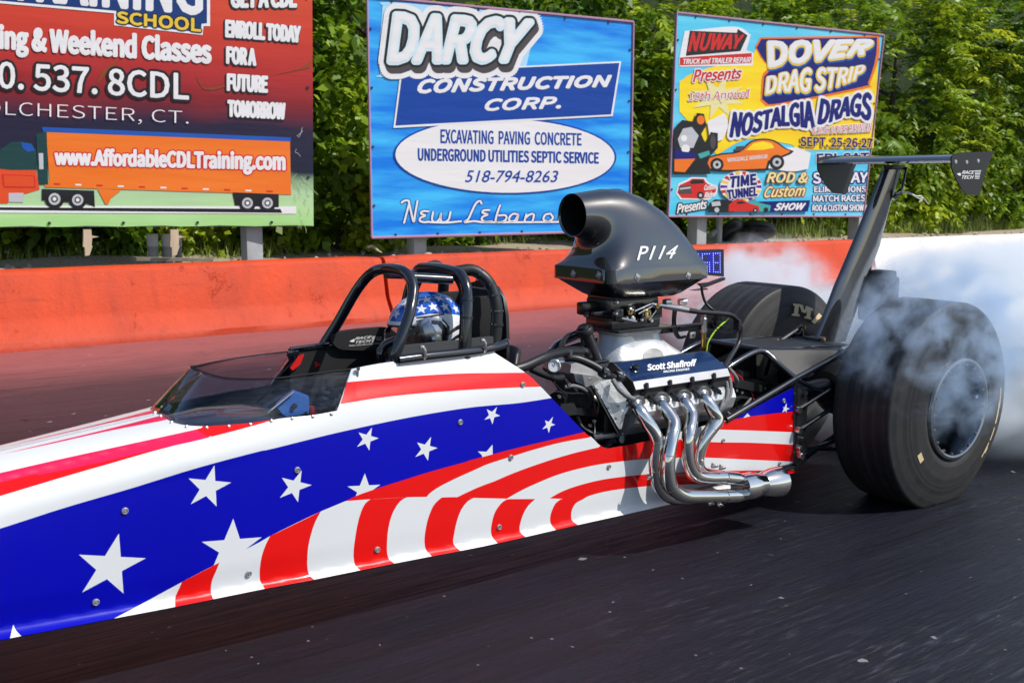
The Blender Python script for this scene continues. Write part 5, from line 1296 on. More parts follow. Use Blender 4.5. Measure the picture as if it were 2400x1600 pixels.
# lines and brackets in the engine bay
for nm, r, mt, pts in (('oil_line', .006, 'braided_hose', [(1690, 640, -.2), (1740, 690, -.2), (1820, 650, -.18), (1900, 560, -.12)]), ('oil_line', .007, 'rubber_hose', [(1720, 600, -.16), (1800, 560, -.14), (1920, 560, -.1), (2040, 480, -.06)]),
                       ('wire', .003, 'red_plastic', [(1760, 350, -.1), (1830, 420, -.1), (1900, 520, -.12), (1930, 640, -.16)]), ('wire', .003, 'rubber_hose', [(1700, 500, -.2), (1760, 560, -.2), (1790, 660, -.2), (1750, 740, -.2)]),
                       ('oil_line', .0065, 'braided_hose', [(470, 480, -.16), (540, 470, -.16), (620, 500, -.16), (660, 560, -.15)]), ('wire', .0028, 'rubber_hose', [(300, 330, -.18), (380, 440, -.18), (470, 520, -.17), (600, 530, -.16), (690, 560, -.17)]),
                       ('wire', .0022, 'steel', [(692, 735, -.2), (700, 800, -.2), (698, 868, -.22)]), ('oil_line', .009, 'rubber_hose', [(560, 700, -.14), (600, 780, -.16), (680, 830, -.18), (800, 840, -.2)])):
    hose(nm, [(c6, x, y, yy_) for x, y, yy_ in pts], r, mt, 8)
for q in ((1820, 520), (1905, 640), (1995, 490), (2060, 560), (1870, 610), (1780, 505)):
    c = at(*c6([q])[0], 'y', -.12); MB().lathe([(0, .008), (.006, .008), (.009, .003), (.009, -.006), (0, -.006)], c, (-.2, -1, .1), 0, 8).build('bolt_head', 'steel', ENG)
for poly, y in (([(2000, 420), (2090, 380), (2110, 470), (2030, 560)], -.02), ([(1930, 560), (1990, 540), (2010, 640), (1940, 660)], -.08)):
    P = [at(*c6([q])[0], 'y', y) for q in poly]; MB().prism(P, (0, .03, 0)).build('bay_bracket', 'dark_metal', ENG, False)
# timing cover, pump and the black bits ahead of it
def blob(poly, y0, y1, name, m_, parent=ENG, ang=30):
    P_ = [at(*c6([q])[0], 'y', y0) for q in poly]; return MB().prism(P_, (0, y1-y0, 0)).build(name, m_, parent, True, ang)
blob([(520, 310), (620, 290), (700, 320), (760, 330), (800, 380), (830, 400), (820, 440), (720, 440), (660, 480), (560, 450), (510, 380)], -.10, .06, 'timing_cover', 'cast_aluminium')
blob([(540, 375), (700, 395), (740, 430), (640, 480), (555, 440)], -.125, -.10, 'water_pump', 'brushed_aluminium')
c = at(*c6([(620, 620)])[0], 'y', -.08); MB().lathe([(.0, -.05), (.03, -.05), (.034, -.02), (.06, -.02), (.068, -.012), (.068, .0), (.064, .006), (.068, .012), (.068, .03), (.0, .03)], c, (-1, 0, 0), 0, 32).build('crank_pulley', 'black_paint', ENG)
blob([(440, 610), (540, 600), (560, 640), (700, 640), (715, 690), (690, 705), (560, 690), (480, 700), (430, 660)], -.16, -.10, 'fuel_pump', 'black_paint')
m = MB(); 
for q, r, dx in (((590, 560), .05, .03), ((520, 520), .03, .04), ((455, 445), .022, .03), ((430, 560), .03, .05)):
    c = at(*c6([q])[0], 'y', -.10); m.lathe([(0, -dx), (r*.7, -dx), (r, -dx*.6), (r, dx), (0, dx)], c, (-.8, -.6, 0), 0, 20)
m.build('accessory_drive', 'black_satin', ENG)
m = MB()
for q in [(425, 548), (690, 735), (660, 770), (500, 455), (660, 420)]:
    c = at(*c6([q])[0], 'y', -.16); m.cyl(c, c+(-.006, -.012, 0), .006, 0, 8)
m.build('bolt_head', 'steel', ENG)
m = MB(); m.tube([at(*c6([q])[0], 'y', y) for q, y in (((700, 868), -.235), ((905, 845), -.235))], .011, 0, 10, 1); c = at(*c6([(880, 870)])[0], 'y', -.24); m.cyl(c, c+(0, -.02, 0), .014, 0, 12); c = at(*c6([(715, 866)])[0], 'y', -.24); m.lathe([(0, -.02), (.014, -.02), (.014, .02), (0, .02)], c, (1, 0, 0), 0, 12)
m.build('steering_link', 'black_tube', ENG)
# round gauge
c = at(*c6([(385, 318)])[0], 'y', -.20); dg_ = np.array((-.55, -.8, .15)); gg = MB().lathe([(0, -.02), (.022, -.02), (.024, 0), (.024, .008), (.021, .010), (.020, .004), (0, .004)], c, dg_, 0, 28).build('pressure_gauge', 'chrome', ENG)
u = dg_/np.linalg.norm(dg_); MB().lathe([(0, .0055), (.0195, .0055)], c, dg_, 0, 28).build('dial', 'decal_white', gg)
m = MB(); s_ = np.cross(u, (0, 0, 1)); s_ /= np.linalg.norm(s_); m.tube([c+u*.007-s_*.004, c+u*.007+np.array((0, 0, .013))], .0011, 0, 5, 1)
for i in range(9):
    an = -2.2+i*.55; q = c+u*.0065+s_*math.sin(an)*.016+np.array((0, 0, 1))*math.cos(an)*.016; m.cyl(q, q+u*.0006, .0012, 0, 6)
m.build('needle', 'decal_black', gg)
# hoses
hose('frame_tube', [(c6, 60, 350, -.20), (c6, 170, 318, -.2), (c6, 320, 250, -.18), (c6, 450, 212, -.14), (c6, 560, 205, -.10), (c6, 640, 212, -.06)], .017, 'rubber_hose')
hose('coolant_hose', [(c6, 470, 255, -.12), (c6, 560, 262, -.14), (c6, 660, 300, -.16), (c6, 740, 345, -.18), (c6, 800, 395, -.2), (c6, 860, 408, -.22), (c6, 920, 398, -.225)], .0145, 'rubber_hose')
m = MB()
for q, y in (((770, 370), -.19), ((880, 402), -.222), ((600, 205), -.08), ((480, 212), -.13)):
    c = at(*c6([q])[0], 'y', y); m.lathe([(.0, -.016), (.0185, -.016), (.0195, -.006), (.0195, .008), (.0175, .016), (0, .016)], c, (.9, 0, -.3), 0, 8)
m.build('hose_fitting', 'black_paint', ENG)
hose('breather_hose', [(c6, 210, 340, -.19), (c6, 300, 380, -.19), (c6, 400, 412, -.18), (c6, 450, 405, -.16)], .012, 'rubber_hose')
hose('oil_line', [(c6, 838, 425, -.235), (c6, 880, 490, -.262), (c6, 940, 545, -.27), (c6, 1010, 572, -.265), (c6, 1060, 565, -.26)], .009, 'braided_hose')
hose('frame_tube', [(c6, 365, 215, -.02), (c6, 420, 150, .02), (c6, 540, 95, .06), (c6, 700, 30, .10), (c6, 850, -20, .12)], .014, 'black_tube')
hose('frame_tube', [(c6, 365, 230, -.05), (c6, 440, 205, -.0), (c6, 600, 150, .08), (c6, 760, 110, .12)], .013, 'black_tube')
for i, (dx, dy) in enumerate(((0, 0), (16, 4), (30, 10))):
    hose('fuel_line', [(c6, 432+dx, 205, -.10), (c6, 440+dx, 140-dy, -.06), (c6, 490+dx, 80-dy, -.02), (c6, 560+dx, 55-dy, .02)], .0045, 'rubber_hose', 8)
# oil filler can leaning at the front of the manifold
a, b = at(*c5([(722, 1170)])[0], 'y', -.06), at(*c5([(800, 1385)])[0], 'y', -.06); ax = (a-b)/np.linalg.norm(a-b); L_ = np.linalg.norm(a-b)
oc = MB().lathe([(0, 0), (.026, 0), (.026, L_*.8), (.024, L_*.95), (.0, L_*.95)], b, ax, 0, 20).box(b-ax*.004, (.085, .06, .014), bev=.004).build('oil_filler', 'black_paint', ENG)
MB().lathe([(.0, L_*.93), (.031, L_*.93), (.033, L_*.97), (.033, L_*1.10), (.030, L_*1.14), (.022, L_*1.15), (.020, L_*1.22), (0, L_*1.22)], b, ax, 0, 14).build('cap', 'black_satin', oc)
# intake manifold: a cast tower spreading into runners
Rg = []
for z, x0, x1, wd, ex in ((.800, -1.475, -1.235, .085, 5), (.785, -1.475, -1.235, .085, 5), (.778, -1.468, -1.238, .078, 4), (.75, -1.478, -1.215, .080, 3.4), (.72, -1.500, -1.165, .098, 3), (.69, -1.515, -1.11, .118, 3), (.655, -1.522, -1.075, .125, 4), (.60, -1.525, -1.06, .125, 6)):
    cx, hx = (x0+x1)/2, (x1-x0)/2; rg = []
    for an in np.linspace(0, 2*math.pi, 48, endpoint=False):
        c, s_ = math.cos(an), math.sin(an); k_ = 1+(.045*math.cos(8*an) if z < .74 else 0)
        rg.append((cx+hx*abs(c)**(2/ex)*np.sign(c), wd*k_*abs(s_)**(2/ex)*np.sign(s_), z))
    Rg.append(rg)
im = MB().rings(Rg).build('intake_manifold', 'cast_aluminium', ENG, True, 50)
mat('port_grey', (.20, .20, .20), .45, .5)
sfm = mesh_surf(im)
try:
    E_ = ellipse(*c5([(1242, 1352)])[0], 24, 18, 20); m = MB(); lay(m, np.array([c5([(1242, 1345)])[0]]+E_), [(0, i+1, (i+1) % 20+1) for i in range(20)], sfm, 0, .002); m.build('port_pad', 'port_grey', im)
except Exception: pass
m = MB().box((-1.355, 0, .804), (.30, .215, .010), bev=.002).box((-1.385, 0, .826), (.25, .15, .034), bev=.004).box((-1.385, 0, .846), (.26, .165, .008), bev=.002)
m.build('carburettor_spacer', 'black_paint', ENG)
cb = MB().box((-1.39, 0, .885), (.25, .14, .07), bev=.008).box((-1.39, 0, .925), (.22, .16, .02), bev=.004)
for x in (-1.49, -1.43, -1.35, -1.29): cb.box((x, -.082, .875+.01*math.sin(x*90)), (.04, .03, .045), bev=.006)
cb.box((-1.55, .02, .885), (.07, .05, .05), bev=.01).box((-1.545, -.05, .872), (.08, .018, .018), bev=.006)
cbo = cb.build('carburettor', 'black_paint', ENG)
m = MB(); rr = random.Random(4)
for q, r in (((1075, 1010), .013), ((1185, 1040), .019), ((1250, 965), .010), ((1040, 1070), .010), ((1090, 1070), .012), ((1155, 1078), .008), ((1230, 1085), .009), ((960, 1030), .007), ((965, 945), .007)):
    c = at(*c5([q])[0], 'y', -.105); m.lathe([(0, -.006), (r*.8, -.006), (r, 0), (r, .012), (r*.6, .016), (0, .016)], c+(0, .01, 0), (0, -1, .1), 0, 14)
for q0, q1, r in (((1100, 1010), (1225, 955), .005), ((1130, 1030), (1240, 970), .004), ((1210, 1080), (1265, 1005), .0035), ((1000, 1065), (1110, 1090), .006), ((1225, 955), (1340, 972), .008)):
    m.tube([at(*c5([q0])[0], 'y', -.115), at(*c5([q1])[0], 'y', -.115)], r, 0, 8, 1)
m.build('throttle_linkage', 'steel', cbo)
m = MB()
for q, r in (((1195, 1030), .016), ((1270, 968), .009), ((1060, 1012), .010)):
    c = at(*c5([q])[0], 'y', -.118); m.lathe([(r*.55, 0), (r, 0), (r, .008), (r*.55, .008), (r*.55, 0)], c, (0, -1, 0), 0, 16)
m.build('brass_jet', 'brass', cbo)
m = MB(); a, b = at(*c5([(1335, 970)])[0], 'y', -.11), at(*c5([(1505, 1000)])[0], 'y', -.11); m.tube([a, b], .0115, 0, 14, 1); c = at(*c5([(1330, 940)])[0], 'y', -.09); m.lathe([(0, 0), (.012, 0), (.012, .03), (0, .03)], c, (1, 0, 0), 0, 12)
c = at(*c5([(1440, 940)])[0], 'y', -.09); m.lathe([(0, 0), (.013, 0), (.013, .03), (0, .03)], c, (.9, -.3, 0), 0, 12)
m.build('throttle_stop', 'steel', ENG)
hose('throttle_cable', [(c5, 1505, 1002, -.11), (c5, 1560, 1012, -.11), (c5, 1680, 1022, -.11), (c5, 1760, 1028, -.11), (c5, 1850, 1045, -.11), (c5, 1905, 1110, -.11), (c5, 1915, 1190, -.11), (c5, 1890, 1270, -.12), (c5, 1830, 1370, -.16), (c5, 1790, 1440, -.2)], .0095, 'rubber_hose')
hose('throttle_cable', [(c5, 1505, 1002, -.11), (c5, 1570, 1010, -.11)], .010, 'black_satin')
hose('nitrous_line', [(cT, 440, 260, -.02), (cT, 455, 370, -.02), (cT, 500, 480, -.03), (cT, 600, 570, -.06), (cT, 660, 600, -.1)], .0058, 'rubber_hose')
for dx in (0, 26):
    hose('vacuum_hose', [(cT, 100+dx, 560, -.08), (cT, 92+dx*.8, 680, -.08), (cT, 100+dx, 800, -.06), (cT, 150+dx, 890, -.04), (cT, 230+dx*.4, 880, -.02)], .0055, 'rubber_hose')
hose('earth_wire', [(cT, 500, 1058, -.1), (cT, 520, 950, -.1), (cT, 600, 820, -.1), (cT, 690, 730, -.1), (cT, 780, 655, -.1)], .0032, 'yellow_green', 8)
hose('thin_wire', [(cT, 480, 560, -.11), (cT, 540, 640, -.11), (cT, 580, 740, -.11), (cT, 680, 820, -.11), (cT, 790, 830, -.11), (cT, 820, 790, -.11), (cT, 740, 750, -.11), (cT, 640, 760, -.11)], .0014, 'rubber_hose', 6)
# long bracket, fitting
a, b = at(*cT([(-40, 845)])[0], 'y', -.05), at(*cT([(665, 770)])[0], 'y', -.05)
m = MB().prism([a, b, b+(0, 0, .02), a+(0, 0, .02)], (0, .05, 0)); a, b = at(*cT([(165, 775)])[0], 'y', -.06), at(*cT([(600, 700)])[0], 'y', -.06); m.tube([a, b], .006, 0, 8, 1); c = at(*cT([(625, 710)])[0], 'y', -.06); m.box(c, (.035, .03, .05), bev=.003); c = at(*cT([(640, 630)])[0], 'y', -.09); m.box(c, (.025, .025, .04), bev=.003); c = at(*cT([(880, 740)])[0], 'y', -.11); m.box(c, (.016, .03, .045), bev=.003)
m.build('cable_bracket', 'black_satin', ENG)
c = at(*cT([(330, 862)])[0], 'y', -.06); m = MB().box(c, (.032, .006, .026), bev=.002); m.build('bracket_tab', 'steel', ENG); MB().cyl(c+(0, -.0045, 0), c+(0, -.0035, 0), .005).build('hole', 'decal_black', ENG)
a, b = at(*cT([(465, 1050)])[0], 'y', -.06), at(*cT([(468, 820)])[0], 'y', -.06); d = b-a
m = MB().lathe([(0, 0), (.006, .01), (.0105, .02), (.0105, .075), (.0, .075)], a, d, 0, 12); m.build('fitting', 'brass', ENG)
MB().lathe([(0, .075), (.0135, .075), (.0135, .13), (.009, .135), (.009, .155), (0, .155)], a, d, 0, 8).build('fitting_collar', 'steel', ENG)
# plug leads and distributor at the back
P = [at(*c6([q])[0], 'y', -.13) for q in [(1672, 300), (1720, 302), (1752, 340), (1765, 420), (1735, 475), (1700, 470), (1690, 400)]]; MB().prism(P, (0, .08, 0)).build('distributor_cap', 'red_plastic', ENG, True, 30)
for pts in ([(1668, 300, -.14), (1740, 350, -.2), (1790, 420, -.22), (1780, 460, -.2)], [(1700, 360, -.17), (1735, 430, -.24), (1740, 530, -.27), (1700, 610, -.28), (1655, 665, -.285)], [(1690, 380, -.17), (1712, 460, -.25), (1712, 560, -.28), (1665, 650, -.285)], [(1685, 440, -.17), (1690, 520, -.25), (1672, 620, -.285), (1650, 670, -.285)]):
    hose('plug_lead', [(c6, x, y, yy_) for x, y, yy_ in pts], .0068, 'braided_hose', 10)
m = MB()
for poly, y0, y1 in (([(1765, 440), (1800, 415), (1985, 465), (1990, 505), (1960, 520), (1770, 480)], -.14, -.05), ([(1780, 340), (1880, 365), (1890, 400), (1800, 410)], -.08, .0), ([(1740, 620), (1800, 600), (1900, 640), (1880, 700), (1760, 720)], -.1, .05)):
    P = [at(*c6([q])[0], 'y', y0) for q in poly]; m.prism(P, (0, y1-y0, 0))
m.build('ignition_box', 'black_satin', ENG, False)
MB().box((-.80, 0, .40), (.42, .22, .24), bev=.03).tube([(-1.02, 0, .42), (-.6, 0, .42)], .10, 0, 24, 1).tube([(-.62, 0, .42), (-.1, 0, .42)], .05, 0, 16, 1).build('transmission', 'dark_metal', CAR)

# ------------------------------------------------------------------ hood scoop
def ring(cx, cz, tl, h, wd, ex, n=56):
    tl = math.radians(tl); u = np.array((math.sin(tl), 0, math.cos(tl))); c = np.array((cx, 0, cz)); out = []
    for an in np.linspace(0, 2*math.pi, n, endpoint=False):
        co_, si = math.cos(an), math.sin(an); out.append(c+u*h*abs(co_)**(2/ex)*np.sign(co_)+np.array((0, wd*abs(si)**(2/ex)*np.sign(si), 0)))
    return out
SU = [(-1.648, 1.303), (-1.652, 1.312), (-1.632, 1.314), (-1.585, 1.320), (-1.52, 1.329), (-1.44, 1.331), (-1.35, 1.303), (-1.265, 1.254), (-1.19, 1.190), (-1.135, 1.125), (-1.100, 1.072), (-1.087, 1.048), (-1.083, 1.042), (-1.083, .992), (-1.090, .990)]
SL = [(-1.643, 1.163), (-1.647, 1.154), (-1.630, 1.153), (-1.605, 1.148), (-1.590, 1.136), (-1.584, 1.120), (-1.583, 1.104), (-1.586, 1.088), (-1.592, 1.074), (-1.599, 1.062), (-1.606, 1.052), (-1.610, 1.045), (-1.611, 1.042), (-1.611, .992), (-1.604, .990)]
SW = [.071, .081, .082, .086, .094, .108, .126, .142, .153, .160, .1645, .167, .168, .168, .162]; SE = [2, 2, 2, 2.05, 2.15, 2.3, 2.6, 3., 3.6, 4.6, 6.5, 10, 14, 14, 14]
sc_r = []
for (ux, uz), (lx, lz), wd, ex in zip(SU, SL, SW, SE):
    sc_r.append(ring((ux+lx)/2, (uz+lz)/2, math.degrees(math.atan2(ux-lx, uz-lz)), math.hypot(ux-lx, uz-lz)/2, wd, ex))
hs = MB().rings(sc_r, 0, False, False).build('hood_scoop', 'carbon', CAR, True, 40)
md = hs.modifiers.new('thickness', 'SOLIDIFY'); md.thickness = .004; md.offset = -1
MB().rings([ring(-1.646, 1.233, -2, .070, .071, 2), ring(-1.57, 1.235, 8, .070, .072, 2), ring(-1.49, 1.21, 38, .08, .08, 2), ring(-1.43, 1.14, 65, .10, .09, 2)], 0, False, True).build('intake_duct', 'dark_interior', hs)
V0 = ring(-1.347, .993, 90, .258, .163, 14); V1 = ring(-1.345, .935, 90, .17, .115, 10); V2 = ring(-1.345, .925, 90, .15, .10, 8)
MB().rings([V0, V1, V2]).build('scoop_tray', 'black_paint', CAR, True, 25)
sfs = mesh_surf(hs)
letters(hs, sfs, [('P114', c5([(1116, 622), (1400, 606), (1432, 506), (1124, 512)]), .012, .2)], 'decal_white', 'lettering', .0022)
for q, nrm in (((633, 725), (-1, 0, 0)), ((828, 735), (-1, 0, 0)), ((1122, 750), (0, -1, 0)), ((1512, 737), (0, -1, 0))):
    if nrm[0]: c = at(*c5([q])[0], 'x', -1.612)
    else: c = at(*c5([q])[0], 'y', -.169)
    m = MB(); Rr = Matrix.Rotation(.5, 3, 'X' if nrm[0] else 'Y').to_3x3()
    m.box(c, (.004, .024, .024) if nrm[0] else (.024, .004, .024), 0, np.array(Rr), bev=.0018); m.lathe([(0, .006), (.003, .006), (.007, .0045), (.0085, .002)], c, nrm, 0, 16)
    m.build('fastener_plate', 'brushed_aluminium', hs)
# number board behind the scoop
yb = .08
P = [at(*c5([q])[0], 'y', yb) for q in [(1480, 548), (1785, 537), (1786, 746), (1480, 720)]]
nb_ = MB().prism(P, (0, .03, 0)).build('number_board', 'black_satin', CAR, False)
mat('led_screen', (.002, .004, .10), .4, emit=((.0, .01, .55), .55)); mat('led_dot', (.6, .7, 1.), .4, emit=((.55, .66, 1.), 1.6)); mat('led_off', (.02, .015, .05), .5)
sb_ = flat('y', yb); m = MB(); lay(m, np.array(c5([(1500, 562), (1762, 552), (1764, 722), (1500, 705)])), [(0, 1, 2, 3)], sb_, 0, .001); scn = m.build('screen', 'led_screen', nb_, False)
m = MB()
for q in ([(1628, 588), (1660, 586), (1661, 622), (1629, 623)], [(1712, 583), (1742, 581), (1743, 620), (1713, 621)], [(1713, 650), (1743, 650), (1744, 694), (1714, 692)]): lay(m, np.array(c5(q)), [(0, 1, 2, 3)], sb_, 0, .0014)
m.build('unlit_segment', 'led_off', scn, False)
segs = {'5': [(0, 0, 1, 0), (0, 0, 0, .5), (0, .5, 1, .5), (1, .5, 1, 1), (0, 1, 1, 1)], '8': [(0, 0, 1, 0), (0, 0, 0, .5), (0, .5, 1, .5), (1, .5, 1, 1), (0, 1, 1, 1), (1, 0, 1, .5), (0, .5, 0, 1)]}
m = MB()
for dgt, q in (('5', c5([(1618, 572), (1672, 570), (1674, 706), (1620, 700)])), ('8', c5([(1702, 568), (1754, 566), (1755, 712), (1704, 708)])), ('5', c5([(1535, 575), (1588, 573), (1590, 698), (1537, 694)]))):
    q = [np.array(p) for p in q]; done = set()
    for x0, y0, x1, y1 in segs[dgt]:
        kk = 4 if x0 != x1 else 5
        for i in range(kk):
            u, v = x0+(x1-x0)*i/(kk-1), y0+(y1-y0)*i/(kk-1); key = (round(u*8), round(v*12))
            if key in done: continue
            done.add(key); p = q[0]*(1-u)*(1-v)+q[1]*u*(1-v)+q[2]*u*v+q[3]*(1-u)*v
            c = sb_(p[0], p[1], .0015); m.lathe([(0, .0006), (.0018, .0004), (.0019, 0)], c, (0, -1, 0), 0, 8)
m.build('digits', 'led_dot', scn)
m = MB()
for pts in ([(1540, 850), (1560, 853), (1662, 845), (1660, 835)], [(1600, 800), (1690, 790), (1795, 752), (1796, 770), (1690, 812), (1640, 830)]):
    P = [at(*c5([q])[0], 'y', .02) for q in pts]; m.prism(P, (0, .02, 0))
m.build('bracket', 'black_satin', nb_, False)

# ------------------------------------------------------------------ rear frame, deck, suspension
A = np.array((-.768, -.15, .682)); B_ = np.array((-.645, -.25, .562)); C_ = np.array((-.316, -.25, .645)); D_ = np.array((-.20, -.19, .655))
mir = lambda p: np.array((p[0], -p[1], p[2]))
m = MB()
for f_ in (lambda p: p, mir):
    m.tube([f_(np.array((-1.02, -.15, .585))), f_(np.array((-.93, -.15, .629))), f_(A+(-.03, 0, -.012)), f_(A+(.03, -.012, -.012)), f_((A+B_)/2+(0, -.006, .004)), f_(B_)], .0125, 0, 12, 6)
    m.tube([f_(np.array((-1.06, -.252, .442))), f_(B_), f_(C_)], .0125, 0, 12, 1)
    m.tube([f_(B_), f_(np.array((-.62, -.25, .18)))], .012, 0, 10, 1); m.tube([f_(np.array((-1.6, -.235, .19))), f_(np.array((-.62, -.25, .19)))], .014, 0, 10, 1)
    m.tube([f_(C_), f_(np.array((-.30, -.25, .30))), f_(np.array((-.62, -.25, .19)))], .012, 0, 10, 1); m.tube([f_(B_), f_(np.array((-.32, -.25, .42)))], .01, 0, 8, 1)
    m.tube([f_(np.array((-2.0, -.22, .30))), f_(np.array((-1.02, -.15, .585)))], .013, 0, 8, 1)
m.tube([A, mir(A)], .0125, 0, 12, 1).tube([C_, mir(C_)], .0125, 0, 12, 1)
m.build('rear_frame', 'black_tube', CAR)
m = MB()
t1, t2 = A+(.03, .012, -.004), np.array((-.235, -.17, .652))
m.add([t1, mir(t1), mir(t2), t2, np.array((-.08, -.10, .640)), np.array((-.08, .10, .640))], [(0, 1, 2, 3), (3, 2, 5, 4)])
o = m.build('deck_panel', 'carbon_dull', CAR, False); md = o.modifiers.new('t', 'SOLIDIFY'); md.thickness = .004
m = MB()
for f_ in (lambda p: p, mir):
    q = [f_(p) for p in (t1+(.01, 0, -.003), B_+(.01, .004, .014), C_+(-.02, .004, .010), t2)]; o = MB().add(q, [(0, 1, 2, 3)]).build('deck_side', 'carbon_dull', CAR, False); md = o.modifiers.new('t', 'SOLIDIFY'); md.thickness = .004
m = MB()
for f_ in (lambda p: p, mir): m.tube([f_(t1), f_(t2)], .006, 0, 8, 1)
m.tube([t2, mir(t2)], .005, 0, 8, 1); m.build('deck_trim', 'black_tube', CAR)
c = at(*cT([(1665, 1265)])[0], 'y', -.215); m = MB().lathe([(0, .004), (.011, .003), (.012, 0)], c, (-.2, -.75, .65), 0, 14); m.build('fastener', 'black_satin', CAR)
# far side strut bracket and knobs
m = MB(); m.tube([at(*cT([(1410, 930)])[0], 'y', .12), at(*cT([(1690, 745)])[0], 'y', .12)], .011, 0, 10, 1); m.tube([at(*cT([(1555, 910)])[0], 'y', .12), at(*cT([(1660, 800)])[0], 'y', .12)], .004, 0, 8, 1); m.tube([at(*cT([(1685, 890)])[0], 'y', .12), at(*cT([(1672, 790)])[0], 'y', .12)], .004, 0, 8, 1)
m.build('wing_brace', 'black_tube', CAR)
m = MB()
for q, y in (((1690, 762), .11), ((1370, 930), .10), ((1930, 920), -.03)): c = at(*cT([q])[0], 'y', y); m.lathe([(0, -.01), (.008, -.01), (.010, -.004), (.010, .006), (0, .008)], c, (0, -1, .2), 0, 10)
m.build('rod_end', 'brass', CAR)
# axle, suspension links on the near and far side
m = MB().tube([(0, -.33, .42), (0, .33, .42)], .042, 0, 18, 1).lathe([(0, -.10), (.08, -.09), (.13, -.03), (.13, .03), (.08, .09), (0, .10)], (0, 0, .42), (1, 0, 0), 0, 28)
m.build('rear_axle', 'dark_metal', CAR)
for (a, b), ya, yb_ in ((((1872, 1008), (1962, 948)), -.27, -.29), (((1874, 1050), (1965, 1052)), -.27, -.29), (((1874, 1060), (1965, 1030)), -.27, -.29), (((1876, 1068), (1975, 1022)), -.275, -.29), (((1870, 960), (1945, 912)), -.26, -.28)):
    p, q = at(*a, 'y', ya), at(*b, 'y', yb_); 
    for f_ in (lambda v: v, mir): MB().tube([f_(p), f_(q)], .009, 0, 10, 1).build('suspension_link', 'black_tube', CAR)
    MB().lathe([(0, -.012), (.013, -.012), (.015, 0), (.013, .012), (0, .012)], p, (0, 1, 0), 0, 12).build('link_joint', 'steel', CAR)
for p in ((-.60, -.262, .50), (-.60, -.262, .30), (-.60, -.262, .23)):
    MB().lathe([(0, -.012), (.012, -.012), (.012, .012), (0, .012)], p, (0, 1, 0), 0, 10).build('link_joint', 'steel', CAR)
P = [at(*q, 'y', -.262) for q in [(1870, 905), (1892, 930), (1890, 1080), (1866, 1104)]]; MB().prism(P, (0, .012, 0)).build('frame_plate', 'black_satin', CAR, False)
MB().prism([(-.62, -.245, .18), (-.62, .245, .18), (-.62, .245, .52), (-.62, -.245, .52)], (.006, 0, 0)).build('rear_bulkhead', 'dark_interior', CAR, False)

# ------------------------------------------------------------------ rear tyres and wheels
def tyre_mat():
    m = mat('slick_rubber', (.018, .018, .019), .55, var=0, spec=.35); t = m.node_tree; b = t.nodes['Principled BSDF']; L = t.links.new
    tc = [n for n in t.nodes if n.type == 'TEX_COORD'][0]; sp = nd(t, 'ShaderNodeSeparateXYZ'); L(tc.outputs['Object'], sp.inputs[0])
    cx = nd(t, 'ShaderNodeCombineXYZ'); L(sp.outputs['X'], cx.inputs[0]); L(sp.outputs['Z'], cx.inputs[1])
    ln = nd(t, 'ShaderNodeVectorMath', operation='LENGTH'); L(cx.outputs[0], ln.inputs[0])
    c2_ = nd(t, 'ShaderNodeCombineXYZ'); mx = nd(t, 'ShaderNodeMath', operation='MULTIPLY'); L(ln.outputs['Value'], mx.inputs[0]); mx.inputs[1].default_value = 45.
    my = nd(t, 'ShaderNodeMath', operation='MULTIPLY'); L(sp.outputs['Y'], my.inputs[0]); my.inputs[1].default_value = 42.
    L(mx.outputs[0], c2_.inputs[0]); L(my.outputs[0], c2_.inputs[1])
    n1 = nd(t, 'ShaderNodeTexNoise', Scale=1., Detail=5., Roughness=.7); L(c2_.outputs[0], n1.inputs['Vector'])
    n2 = nd(t, 'ShaderNodeTexNoise', Scale=26., Detail=3.); L(tc.outputs['Object'], n2.inputs['Vector'])
    ad = nd(t, 'ShaderNodeMath', operation='MULTIPLY_ADD'); L(n2.outputs['Fac'], ad.inputs[0]); ad.inputs[1].default_value = .22; L(n1.outputs['Fac'], ad.inputs[2])
    cr = nd(t, 'ShaderNodeValToRGB'); cr.color_ramp.elements[0].position = .42; cr.color_ramp.elements[0].color = (.009, .009, .010, 1); cr.color_ramp.elements[1].position = .80; cr.color_ramp.elements[1].color = (.055, .053, .052, 1)
    L(ad.outputs[0], cr.inputs[0]); L(cr.outputs[0], b.inputs['Base Color'])
    bp = nd(t, 'ShaderNodeBump', Strength=.35, Distance=.004); L(n1.outputs['Fac'], bp.inputs['Height']); L(bp.outputs[0], b.inputs['Normal'])
tyre_mat()
mat('tan_letter', (.74, .57, .34), .6, var=.12, vscale=30); mat('rim_metal', (.10, .12, .16), .12, 1., coat=.6, var=.1); mat('rim_lip', (.30, .30, .31), .22, 1.)
TP = [(.212, -.150), (.235, -.172), (.275, -.172), (.33, -.166), (.385, -.152), (.430, -.139), (.4455, -.1335), (.4505, -.127), (.4512, -.115), (.4515, -.08), (.452, 0)]
TP = TP+[(r, -y) for r, y in TP[-2::-1]]
def tyre_r(phi, r):
    d = (phi+math.radians(48)+math.pi) % (2*math.pi)-math.pi
    return r*(1-.055*max(0, (r-.22)/.23)*math.exp(-(d/math.radians(27))**2))
